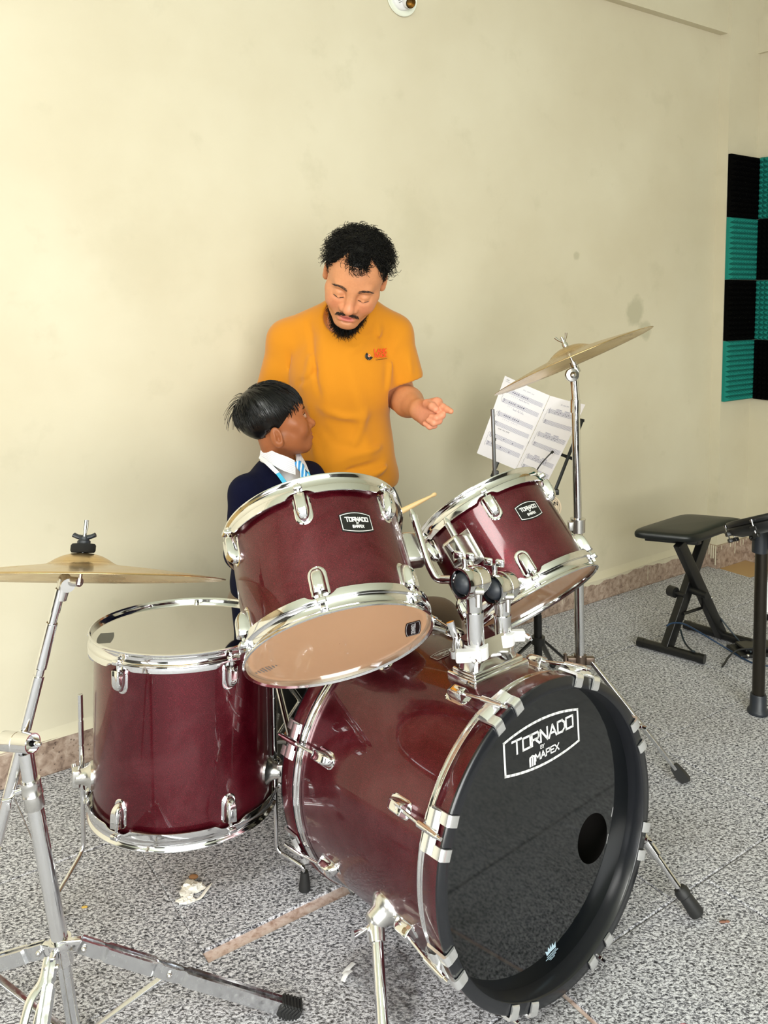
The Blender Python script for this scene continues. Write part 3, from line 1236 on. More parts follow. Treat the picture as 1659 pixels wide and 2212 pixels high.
for side, bot, top, ballc, rodpts, collar_h in (
        ('l', (0.1809, 1.575, 0.6314), (0.1725, 1.575, 0.7818), (0.1686, 1.572, 0.7883),
         [(0.0596, 1.66, 0.8935), (0.0873, 1.61, 0.8104), (0.1032, 1.598, 0.7828), (0.163, 1.57, 0.7927)], .0),
        ('r', (0.2405, 1.625, 0.6136), (0.2354, 1.625, 0.7516), (0.2331, 1.622, 0.7593),
         [(0.1393, 1.79, 0.8416), (0.1956, 1.733, 0.7474), (0.2114, 1.716, 0.7314), (0.2305, 1.63, 0.7583)], .035)):
    bot, top, bc = np.array(bot), np.array(top), np.array(ballc)
    mb = MB()
    mb.tube([bot, bot + (top - bot) * .62], .0170, 24)
    mb.tube([bot + (top - bot) * .60, bot + (top - bot) * .64], .0178, 24)
    mb.tube([bot + (top - bot) * .64, bot + (top - bot) * .80, bot + (top - bot) * .92], [.0150, .0165, .0195], 24)
    pst = wb(mb, 'post', MT['chrome'], th)
    # memory collar
    c = bot + (top - bot) * (.12 if side == 'l' else .30)
    d = (top - bot) / np.linalg.norm(top - bot)
    mb = MB()
    mb.tube([c - d * .012, c + d * .012], .0235, 24)
    if side == 'l':
        mb.box((0, 0, 0), (.05, .022, .022), .004, frame(c + np.array([-.018, -.022, 0]), d, (0, 1, 0)))
    else:
        mb.box((0, 0, 0), (.045, .018, .022), .004, frame(c + np.array([.022, .002, .003]), d, (0, 1, 0)))
    wb(mb, 'memory_collar', MT['nylon'], th)
    mb = MB()
    kc = c + (np.array([-.012, -.036, 0]) if side == 'l' else np.array([.046, -.006, .006]))
    mb.tube([kc, kc + np.array([.004, -.012, 0])], .005, 6)
    mb.tube([kc + np.array([.004, -.012, 0]), kc + np.array([.006, -.020, 0])], .0032, 4)
    wb(mb, 'collar_screw', MT['chrome'], pst)
    # ball clamp: a barrel lying across the post, open towards the arm, with a dark ball inside
    rp = [np.array(p) for p in rodpts]
    ax = rp[2] - bc
    ax[2] = 0
    ax = np.array([-.78, -.62, .06]) if side == 'l' else np.array([-.72, -.69, .04])
    ax = ax / np.linalg.norm(ax)
    M = frame(bc, ax)
    mb = MB()
    mb.lathe([(.0255, .030), (.0295, .030), (.0310, .022), (.0310, .004), (.0300, .003), (.0300, .000), (.0310, -.001), (.0300, -.018), (.0255, -.029), (.012, -.034), (0, -.0345)], 32, 0, M)
    mb.lathe([(.0255, .030), (.0240, .010), (.0, .000)], 32, 0, M)
    cl = wb(mb, 'ball_clamp', MT['chrome'], th)
    mb = MB()
    mb.ball(bc + ax * .016, .0225, 20, 12)
    b_ = wb(mb, 'clamp_ball', MT['greyplastic'], cl)
    # hinge bolt and wing screw on the clamp
    mb = MB()
    t0 = bc + np.array([-.012, .0, .026])
    mb.tube([t0, t0 + np.array([-.002, 0, .020])], .0058, 10)
    for s in (-1, 1):
        mb.box((s * .012, 0, .024), (.018, .007, .016), .003, frame(t0 + np.array([-.002, 0, 0]), (0, 0, 1), (.4, .9, 0)))
    wb(mb, 'wing_screw', MT['chrome'], cl)
    mb = MB()
    h0 = bc + np.array([.010, -.029, -.008])
    mb.tube([h0, h0 + np.array([0, -.004, -.030])], .0048, 8)
    mb.tube([h0 + np.array([-.006, -.003, 0]), h0 + np.array([.010, -.003, 0])], .0066, 10)
    wb(mb, 'clamp_bolt', MT['satin'], cl)
    # arm
    path = bez(rp, 8, .34)
    mb = MB()
    mb.tube(path, .0078, 14)
    d0 = (path[0] - path[1]) / np.linalg.norm(path[0] - path[1])
    mb.tube([path[0], path[0] + d0 * .004, path[0] + d0 * .014], [.0078, .0066, .003], 14)
    wb(mb, 'tom_arm', MT['chrome'], th)
# base wing bolt on its left
mb = MB()
wv = np.array((0.1425, 1.6, 0.6267))
mb.tube([wv, wv + np.array([-.002, 0, .014])], .0125, 16)
mb.tube([wv + np.array([0, 0, .012]), wv + np.array([.0, 0, .040])], [.010, .005], 10)
mb.tube([wv + np.array([0, 0, .036]), wv + np.array([-.012, 0, .070])], [.006, .0085], 10, flat=(.5, 1))
mb.tube([wv + np.array([0, 0, .030]), wv + np.array([.022, -.004, .022])], [.006, .0075], 10)
wb(mb, 'wing_bolt', MT['chrome'], th)

# ================================================================== CYMBALS
def bronze():
    m = mat('lathed_bronze', (.60, .43, .20, 1), .24, 1)
    t = NT(m)
    tc = t.n('TexCoord')
    sx = t.n('SeparateXYZ')
    t.l(tc.outputs['Object'], sx.inputs[0])
    cb = t.n('CombineXYZ')
    t.l(sx.outputs[0], cb.inputs[0])
    t.l(sx.outputs[1], cb.inputs[1])
    ln = t.n('VectorMath', _operation='LENGTH')
    t.l(cb.outputs[0], ln.inputs[0])
    w = t.n('TexNoise', _noise_dimensions='1D', Scale=420.0, Detail=3.0)
    t.l(ln.outputs['Value'], w.inputs['W'])
    a = t.noise(tc.outputs['Object'], 9, 4, .6)
    c1 = t.ramp(w.outputs[0], [(.35, (.46, .31, .13, 1)), (.65, (.74, .55, .28, 1))])
    c = t.mix(t.ramp(a.outputs[0], [(.45, G(0)), (.7, G(.55))]).outputs[0], c1.outputs[0], (.66, .52, .36, 1))
    t.l(c, t.b.inputs['Base Color'])
    t.l(t.ramp(a.outputs[0], [(.4, G(.18)), (.7, G(.36))]).outputs[0], t.b.inputs['Roughness'])
    t.bump(w.outputs[0], .10, .0006)
    return m


MT['bronze'] = bronze()
MT['foam_black'] = mat('black_felt', G(.010), .95)


def make_cymbal(name, M, Rr, label, bell=.056):
    root = empty(name, (0, 0, 0), label, 'cymbal')
    set_frame(root, M)
    h = .044
    k = bell / .056
    top = [(.006, 0), (.020 * k, -.0012), (.034 * k, -.0052), (.046 * k, -.0112), (.054 * k, -.0165), (.060 * k, -.0195), (.070 * k, -.0215)]
    for s in np.linspace(.12, 1, 9):
        r = .070 * k + (Rr - .070 * k) * s
        top.append((r, -.0215 - (h - .0215) * (.75 * s + .25 * s * s)))
    bot = [(r - .0001, z - .0013) for r, z in top][::-1]
    mb = MB()
    mb.lathe((top + [(Rr + .0002, top[-1][1] - .0006)] + bot)[::-1], 128, closed=False)
    o = mb.build('cymbal_plate', MT['bronze'], root, 180)
    return root


nl = np.array([0, .362, .932])
rcl = np.array((-0.5377, 1.44, 0.8401))
CL = frame(rcl + nl * .044, nl, (0, 1, 0))
cy_l = make_cymbal('cymbal', CL, .254, 'large bronze cymbal with a black wing nut and felt, left front of the drums')
nr = np.array([-.38, .218, .895])
nr /= np.linalg.norm(nr)
rcr = np.array((0.5227, 2.3, 1.1541))
CR = frame(rcr + nr * .044, nr, (0, 1, 0))
cy_r = make_cymbal('cymbal', CR, .2345, 'steeply tilted bronze cymbal on the straight stand near the sheet music', .060)


# ------------------------------------------------------------------ left boom stand
st = empty('cymbal_stand', (-0.6398, 1.5775, 0), 'chrome boom cymbal stand in the left foreground with a ribbed rubber foot', 'cymbal stand')
OFF[st.name] = np.array(st.location)
bt = CL[:3, 3]
zc = CL[:3, 2]
mb = MB()
mb.tube([bt - zc * .055, bt + zc * .058], .0036, 10)
mb.tube([bt + zc * .040, bt + zc * .058], .0048, 10)
tl = wb(mb, 'tilter_rod', MT['chrome'], st)
mb = MB()
M = frame(bt, zc)
mb.lathe([(.006, .001), (.0195, .001), (.0215, .004), (.0215, .013), (.0195, .016), (.006, .016)], 32, 0, M)
wb(mb, 'felt_washer', MT['foam_black'], st, 50)
mb = MB()
mb.lathe([(.004, .016), (.0115, .016), (.0115, .021), (.009, .023), (.009, .028), (.004, .029)], 24, 0, M)
for s in (-1, 1):
    mb.tube([(M @ np.array([s * .004, 0, .027, 1]))[:3], (M @ np.array([s * .013, 0, .029, 1]))[:3], (M @ np.array([s * .0195, 0, .032, 1]))[:3]], [.0065, .0055, .0060], 10, flat=(1, .7))
wb(mb, 'wing_nut', MT['greyplastic'], st)
# tilter joint under the cymbal and the boom arm
jt = np.array((-0.5717, 1.455, 0.8247))
b_top = np.array((-0.5773, 1.452, 0.8173))
b_mid = np.array((-0.644, 1.425, 0.548))
b_low = np.array((-0.714, 1.4, 0.2596))
db = (b_top - b_low) / np.linalg.norm(b_top - b_low)
mb = MB()
mb.tube([bt - zc * .050, jt + np.array([.004, 0, .006])], .0085, 14)
mb.tube([jt + np.array([.012, -.014, .002]), jt + np.array([-.006, .016, .002])], .0125, 18)
mb.tube([jt + db * .01, jt - db * .028], [.0120, .0105], 16)
wb(mb, 'tilter_joint', MT['satin'], st)
mb = MB()
Lb = np.linalg.norm(b_top - b_low)
mb.tube([b_top, b_low], .0078, 18)
mb.tube([b_top - db * .0, b_top - db * .042], .0090, 18)
for a, b in ((.062, .145), (.158, .255), (.268, .46), (.47, .55)):
    n = max(8, int((b - a) / .004))
    q = np.linspace(a, b, n * 2)
    mb.tube([b_top - db * s for s in q], [.0098 + .00025 * (k % 2) for k in range(len(q))], 18)
bo = wb(mb, 'boom_arm', MT['chrome'], st, 50)
bo['label'] = 'knurled chrome boom rod'
# boom clamp: barrel with a hollow end and a bolt
cA, cB = np.array((-0.6792, 1.43, 0.5486)), np.array((-0.6126, 1.4, 0.5603))
dc = (cB - cA) / np.linalg.norm(cB - cA)
mb = MB()
M = frame(cA, dc)
Lc = np.linalg.norm(cB - cA)
mb.lathe([(0, -.002), (.0155, 0), (.0170, .003), (.0170, Lc * .48), (.0163, Lc * .49), (.0163, Lc * .51), (.0172, Lc * .52), (.0172, Lc), (.0150, Lc), (.0140, Lc - .014), (.006, Lc - .015), (0, Lc - .015)], 32, 0, M)
cl = wb(mb, 'boom_clamp', MT['chrome'], st, 40)
mb = MB()
mb.tube([cB - dc * .016, cB + dc * .004, cB + dc * .014], [.0045, .0058, .0048], 12)
mb.ball(cB + dc * .015, .0046, 10, 6)
wb(mb, 'clamp_bolt', MT['chrome'], cl)
# shaft: thin upper tube, collar, main tube, lower leg post
s0, s1 = np.array((-0.6319, 1.415, 0.5358)), np.array((-0.6254, 1.415, 0.4805))
s2 = np.array((-0.5783, 1.41, 0.1822))
s3 = np.array((-0.5386, 1.405, -0.1227))
ds = (s2 - s1) / np.linalg.norm(s2 - s1)
mb = MB()
mb.tube([s0, s1], .0128, 24)
wb(mb, 'upper_tube', MT['chrome'], st)
mb = MB()
Lm = np.linalg.norm(s2 - s1)
mb.tube([s1, s2], .0142, 24)
wb(mb, 'main_tube', MT['chrome'], st)
mb = MB()
mb.lathe([(.0132, -.004), (.0172, -.004), (.0178, -.001), (.0178, .002), (.0172, .004), (.0172, .020), (.0180, .021), (.0180, .023), (.0165, .024), (.0168, .046), (.0150, .048), (.014, .048)], 32, 0, frame(s1, ds))
co = wb(mb, 'height_collar', MT['satin'], st)
mb = MB()
e0 = s1 + ds * .014 + np.array([-.016, .0, 0])
mb.tube([e0, e0 + np.array([-.012, -.002, -.004])], .0055, 10)
mb.tube(smoothline([e0 + np.array([-.010, -.002, -.003]), e0 + np.array([-.018, -.003, -.012]), e0 + np.array([-.034, -.004, -.016])], 8), .005, 10, flat=(1, .6))
mb.box(e0 + np.array([-.026, -.003, -.028]), (.010, .008, .016), .003)
wb(mb, 'wing_bolt', MT['chrome'], co)
mb = MB()
lo_end = s2 + (s3 - s2) / np.linalg.norm(s3 - s2) * .20
mb.tube([s2, lo_end], .0118, 20)
wb(mb, 'lower_tube', MT['galv'], st)
# leg hub and the double-strip legs
mb = MB()
mb.lathe([(.0145, -.010), (.0200, -.010), (.0205, -.006), (.0205, .002), (.0180, .006), (.0172, .034), (.0150, .036)], 28, 0, frame(s2, ds))
hub = wb(mb, 'leg_hub', MT['chrome'], st)


def strip_leg(a, b, hinge, w=.025, th=.009):
    """pressed steel channel from a to b, standing on edge"""
    d = (b - a)
    L = np.linalg.norm(d)
    M = frame(a, d, (0, 0, 1))   # x horizontal, y up-ish
    mb = MB()
    segs = [(0, .10, .85), (.10, .13, .70), (.13, .36, 1.0), (.36, .39, .70), (.39, .48, .85), (.48, .51, .7), (.51, 1.0, 1.0)]
    rows = []
    for (p, q, k) in segs:
        for s in (p + .006, q - .006):
            hx = th * (.55 if k < .75 else .8 if k < .9 else 1.0)
            hy = w * (.5 if k < .9 else .5)
            rows.append([(-hx, hy, s * L), (-hx * .4, hy * .99, s * L), (-hx * .4, hy * .55, s * L), (hx * .4, hy * .55, s * L), (hx * .4, hy * .99, s * L), (hx, hy, s * L), (hx, -hy, s * L), (-hx, -hy, s * L)])
    P2 = np.array(rows)
    mb.grid(P2, cv=True, M=M)
    mb.add(P2[0], [tuple(range(8))[::-1]], 0, M)
    mb.add(P2[-1], [tuple(range(8))], 0, M)
    o = wb(mb, 'leg', MT['galv'], st, 30)
    rv = MB()
    for s in hinge:
        c = a + d * s
        x = M[:3, 0]
        rv.ball(c + x * th, (.0055, .0055, .0055), 12, 8)
        rv.ball(c - x * th, (.0055, .0055, .0055), 12, 8)
    wb(rv, 'rivet', MT['satin'], o, 60)
    return o


hubp = s2 + ds * .012
for (a, b, foot) in (((-0.5589, 1.405, 0.1863), (-0.1877, 1.462, 0.0246), 1), ((-0.5968, 1.42, 0.1634), (-0.9119, 1.5, -0.0229), 1), ((-0.5833, 1.395, 0.1738), (-0.5476, 1.16, 0.0664), 1)):
    a, b = np.array(a), np.array(b)
    lug_ = MB()
    d = (b - a) / np.linalg.norm(b - a)
    flat_d = d * np.array([1, 1, 0])
    flat_d /= np.linalg.norm(flat_d)
    b = b.copy()
    b[2] = .017
    st_leg = strip_leg(a + flat_d * .014, b, (.03, .435))
    lug_.box((0, 0, 0), (.012, .022, .040), .003, frame(a, flat_d))
    wb(lug_, 'leg_bracket', MT['chrome'], hub)
    # ribbed rubber foot
    d = (b - a) / np.linalg.norm(b - a)
    M = frame(b - d * .008, d, (0, 0, 1))
    fm = MB()
    fm.box((0, .000, .020), (.026, .027, .046), .006, M)
    for k in range(6):
        for sx in (-1, 1):
            p0 = (M @ np.array([sx * .0138, -.012, .006 + k * .0065, 1]))[:3]
            p1 = (M @ np.array([sx * .0138, .0, .000 + k * .0065, 1]))[:3]
            p2 = (M @ np.array([sx * .0138, .012, .006 + k * .0065, 1]))[:3]
            fm.tube([p0, p1, p2], .0022, 6)
        fm.tube([(M @ np.array([-.013, .0138, .006 + k * .0065, 1]))[:3], (M @ np.array([.013, .0138, .006 + k * .0065, 1]))[:3]], .0022, 6)
    fo = wb(fm, 'rubber_foot', MT['rubber'], st_leg, 40)
    # brace from the middle of the leg to the sliding collar low on the post
    mid = a + flat_d * .014 + (b - a - flat_d * .014) * .435
    br = MB()
    w0_ = lo_end - (s2 - lo_end) * -.0 + np.array([0, 0, .02])
    dd = w0_ - mid
    Lq = np.linalg.norm(dd)
    br.box((0, 0, Lq / 2), (.0035, .014, Lq), .0012, frame(mid, dd, np.cross(dd, [0, 0, 1.0])))
    wb(br, 'brace', MT['galv'], st, 40)
mb = MB()
mb.tube([lo_end + np.array([0, 0, .008]), lo_end + np.array([0, 0, .032])], .0165, 20)
wb(mb, 'brace_collar', MT['chrome'], st)
# folded third-leg stays catching the light
mb = MB()
for pts in ([(-0.5906, 1.385, 0.1788), (-0.5908, 1.36, 0.1575), (-0.6014, 1.335, 0.1443), (-0.6039, 1.31, 0.1216)], [(-0.5906, 1.385, 0.1788), (-0.5876, 1.36, 0.1303), (-0.5889, 1.345, 0.1185), (-0.5891, 1.325, 0.0993)]):
    mb.tube(smoothline(pts, 20), .0048, 8, flat=(1.6, .6))
wb(mb, 'stay', MT['chrome'], st)

# ------------------------------------------------------------------ right straight stand
sr = empty('cymbal_stand', (.545, 2.30, 0), 'straight chrome cymbal stand behind the smaller rack tom', 'cymbal stand')
OFF[sr.name] = np.array(sr.location)
bt = CR[:3, 3]
zc = CR[:3, 2]
mb = MB()
mb.tube([bt - zc * .078, bt + zc * .030], .0038, 10)
mb.tube([bt - zc * .078, bt - zc * .046], .0105, 16)
wb(mb, 'tilter_rod', MT['satin'], sr)
M = frame(bt, zc, (.2, 1, 0))
mb = MB()
mb.lathe([(.004, .001), (.0085, .001), (.0085, .010), (.006, .013), (.0065, .020), (.004, .021)], 20, 0, M)
for s in (-1, 1):
    mb.tube([(M @ np.array([s * .004, 0, .018, 1]))[:3], (M @ np.array([s * .012, 0, .027, 1]))[:3], (M @ np.array([s * .0165, 0, .036, 1]))[:3]], [.0048, .0048, .0055], 10, flat=(1, .7))
wb(mb, 'wing_nut', MT['satin'], sr)
t0 = np.array((0.5279, 2.3, 1.1064))
t1 = np.array((0.5327, 2.3, 1.052))
t2 = np.array((0.545, 2.3, 0.6916))
t3 = np.array((0.5582, 2.3, 0.2826))
jc = np.array((0.5192, 2.285, 1.1182))
mb = MB()
M = frame(jc, (.12, -1, .1))
mb.lathe([(0, .014), (.006, .013), (.009, .009), (.009, .007), (.0178, .005), (.0190, .002), (.0190, -.006), (.016, -.010), (0, -.012)], 32, 0, M)
wb(mb, 'tilter_joint', MT['satin'], sr)
mb = MB()
mb.tube(bez([jc + np.array([.008, .008, .028]), jc + np.array([.012, .012, .006]), t0, t1], 6, .3), [.0095] * 2 + [.0115] * 12, 20)
mb.tube([t1 - np.array([0, 0, .004]), t1 - np.array([0, 0, .040])], .0142, 24)
mb.tube([t1, t2], .0118, 24)
wb(mb, 'upper_tube', MT['chrome'], sr)
mb = MB()
mb.tube([t2 + np.array([0, 0, .018]), t2 - np.array([0, 0, .018])], .0205, 24)
mb.tube([t2 + np.array([0, 0, .020]), t2 + np.array([0, 0, .017])], .0215, 24)
mb.box(t2 + np.array([-.022, -.004, 0]), (.014, .020, .026), .003)
hc2 = wb(mb, 'height_collar', MT['satin'], sr)
mb = MB()
mb.tube([t2, t3], .0135, 24)
wb(mb, 'main_tube', MT['chrome'], sr)
hubr = np.array((0.5579, 2.3, 0.303))
mb = MB()
mb.tube([hubr + np.array([0, 0, .014]), hubr - np.array([0, 0, .014])], .0180, 20)
for sx in (-1, 1):
    mb.box(hubr + np.array([sx * .026, -.006, 0]), (.026, .016, .022), .003)
mb.tube([hubr + np.array([-.045, -.010, .0]), hubr + np.array([-.045, -.010, .022])], .005, 8)
hbr = wb(mb, 'leg_hub', mat('worn_brown_steel', (.20, .15, .12, 1), .4, .9), sr)
mb = MB()
lo2 = t3 - np.array([-.002, 0, .19])
mb.tube([t3, lo2], .0112, 20)
wb(mb, 'lower_tube', MT['chrome'], sr)


def flat_leg(a, foot, parent, m, w=.016, th=.006):
    a, foot = np.array(a), np.array(foot)
    d = foot - a
    L = np.linalg.norm(d)
    mb = MB()
    mb.box((0, 0, (L - .03) / 2), (th * 1.7, w, L - .03), .0015, frame(a, d, np.cross(d, [0, 0, 1.0])))
    lg = wb(mb, 'leg', m, parent, 35)
    d /= L
    fm = MB()
    up_ = np.cross(np.cross(d, [0, 0, 1.0]), d)
    up_ /= np.linalg.norm(up_)
    hz = np.cross(d, [0, 0, 1.0])
    hz /= np.linalg.norm(hz)
    rows = []
    for s, hw, q0, q1 in ((L - .052, .006, -.010, .010), (L - .046, .0075, -.012, .012), (L - .02, .010, -.015, .014), (L - .0, .011, -.012, .014)):
        c = a + d * s
        z0 = max((c + up_ * q0)[2], .001)
        lo = c + up_ * q0
        lo[2] = max(lo[2], .001)
        rows.append([lo - hz * hw, lo + hz * hw, c + up_ * q1 + hz * hw, c + up_ * q1 - hz * hw])
    rows = np.array(rows)
    rows[..., 2] = np.maximum(rows[..., 2], .001)
    fm.grid(rows, cv=True)
    fm.add(rows[0], [(3, 2, 1, 0)])
    fm.add(rows[-1], [(0, 1, 2, 3)])
    wb(fm, 'rubber_foot', MT['rubber'], lg, 40)
    return lg


for ang in (-19, 101, 221):
    fx = np.array([.545 + .31 * math.cos(math.radians(ang)), 2.30 + .31 * math.sin(math.radians(ang)), .004])
    if ang == -19:
        fx = np.array((0.8306, 2.1994, 0.004))
    d = fx - hubr
    d[2] = 0
    d /= np.linalg.norm(d)
    flat_leg(hubr + d * .03, fx, sr, MT['galv'])
    mid = hubr + (fx - hubr) * .55
    mb = MB()
    w0_ = np.array([lo2[0], lo2[1], .05])
    dd = w0_ - mid
    mb.box((0, 0, np.linalg.norm(dd) / 2), (.003, .012, np.linalg.norm(dd)), .001, frame(mid, dd, np.cross(dd, [0, 0, 1.0])))
    wb(mb, 'brace', MT['galv'], sr)

# ------------------------------------------------------------------ hi-hat stand rod behind the smaller tom
hs = empty('hihat_stand', (.295, 2.24, 0), 'slim grey hi-hat stand whose bare rod rises in front of the sheet music', 'hi-hat stand')
OFF[hs.name] = np.array(hs.location)
r0, r1 = np.array((0.2945, 2.24, 1.0293)), np.array((0.3026, 2.24, 0.8308))
mb = MB()
mb.tube([r0, r1, np.array([.298, 2.24, .50])], .0052, 12)
wb(mb, 'pull_rod', mat('dull_grey_steel', (.26, .27, .29, 1), .34, .9), hs)
mb = MB()
mb.tube([(.298, 2.24, .66), (.298, 2.24, .02)], .0125, 18)
mb.tube([(.298, 2.24, .40), (.298, 2.24, .37)], .018, 18)
wb(mb, 'main_tube', MT['chrome'], hs)
for a in (-65, 55, 175):
    fx = np.array([.298 + .24 * math.cos(math.radians(a)), 2.24 + .24 * math.sin(math.radians(a)), .004])
    flat_leg(np.array([.298, 2.24, .37]) + .02 * np.array([math.cos(math.radians(a)), math.sin(math.radians(a)), 0]), fx, hs, MT['galv'])
mb = MB()
mb.box((.30, 2.02, .022), (.08, .19, .012), .004)
wb(mb, 'pedal_plate', MT['galv'], hs)

# ------------------------------------------------------------------ music stand
ms = empty('music_stand', (.488, 2.65, 0), 'folding black wire music stand behind the smaller tom, holding the sheet music', 'music stand')
OFF[ms.name] = np.array(ms.location)
pm0, pm1 = np.array((0.493, 2.66, 0.7267)), np.array((0.5067, 2.65, 0.1053))
mb = MB()
mb.tube([pm0, pm1], .0115, 16)
mb.tube([pm1 + (pm0 - pm1) * .30, pm1], .0135, 16)
wb(mb, 'pole', MT['blackmetal'], ms)
hub_m = np.array((0.5053, 2.65, 0.2099))
mb = MB()
mb.tube([hub_m + np.array([0, 0, .012]), hub_m - np.array([0, 0, .012])], .022, 16)
wb(mb, 'leg_hub', MT['blackplastic'], ms)
for tgt in ((0.4001, 2.8069, 0.012), (0.6951, 2.7622, 0.012), (0.5995, 2.8859, 0.012)):
    e = np.array(tgt)
    d = e - hub_m
    f = np.array([d[0], d[1], 0]) / np.linalg.norm(d[:2])
    L = np.linalg.norm(d)
    mb = MB()
    mb.box((0, 0, L / 2), (.007, .019, L), .002, frame(hub_m + f * .016, d, np.cross(d, [0, 0, 1.0])))
    lg = wb(mb, 'leg', MT['blackmetal'], ms)
    mb = MB()
    mb.ball(e + f * .016, (.012, .012, .012), 10, 8)
    wb(mb, 'rubber_foot', MT['rubber'], lg)


def bar(parent, a, b, w, th, name, m=None):
    a, b = np.array(a), np.array(b)
    d = b - a
    L = np.linalg.norm(d)
    mb = MB()
    mb.box((0, 0, L / 2), (w, th, L), .001, frame(a, d, (0, 1, 0)))
    return wb(mb, name, m or MT['blackmetal'], parent, 40)


# fold-out desk: long side bars, cross bars, tray
bar(ms, (0.5267, 2.545, 0.72), (0.6396, 2.66, 0.934), .010, .004, 'desk_bar')
bar(ms, (0.3539, 2.7, 0.7406), (0.4902, 2.82, 1.0017), .010, .004, 'desk_bar')
bar(ms, (0.4382, 2.78, 0.8572), (0.6009, 2.6, 0.8193), .010, .004, 'cross_bar')
bar(ms, (0.5102, 2.84, 0.9512), (0.6444, 2.655, 0.9333), .009, .004, 'cross_bar')
bar(ms, (0.3574, 2.68, 0.742), (0.5265, 2.53, 0.7208), .012, .005, 'tray_bar')
mb = MB()
mb.box((0.5274, 2.535, 0.7297), (.026, .012, .017), .002, None)
mb.box((0.3633, 2.68, 0.7573), (.022, .012, .016), .002, None)
wb(mb, 'tray_hook', MT['blackmetal'], ms)
for pts in ([(0.3547, 2.66, 0.7496), (0.3591, 2.675, 0.8148), (0.3621, 2.69, 0.8684)], [(0.4655, 2.56, 0.7719), (0.4852, 2.56, 0.807), (0.5108, 2.56, 0.8376), (0.526, 2.565, 0.8498)]):
    mb = MB()
    q = smoothline(pts, 14)
    mb.tube(q, .0021, 8)
    d = (q[-1] - q[-2]) / np.linalg.norm(q[-1] - q[-2])
    mb.tube([q[-1] - d * .006, q[-1] + d * .002], .0042, 8)
    wb(mb, 'page_holder', MT['blackmetal'], ms)

# sheet music: two sheets of staff paper, one folded pair
MT['paper'] = mat('white_paper', srgb(246, 244, 252), .7)
MT['ink'] = mat('blue_black_ink', (.03, .03, .07, 1), .6)
MT['faint'] = mat('pale_staff_print', (.24, .25, .40, 1), .7)


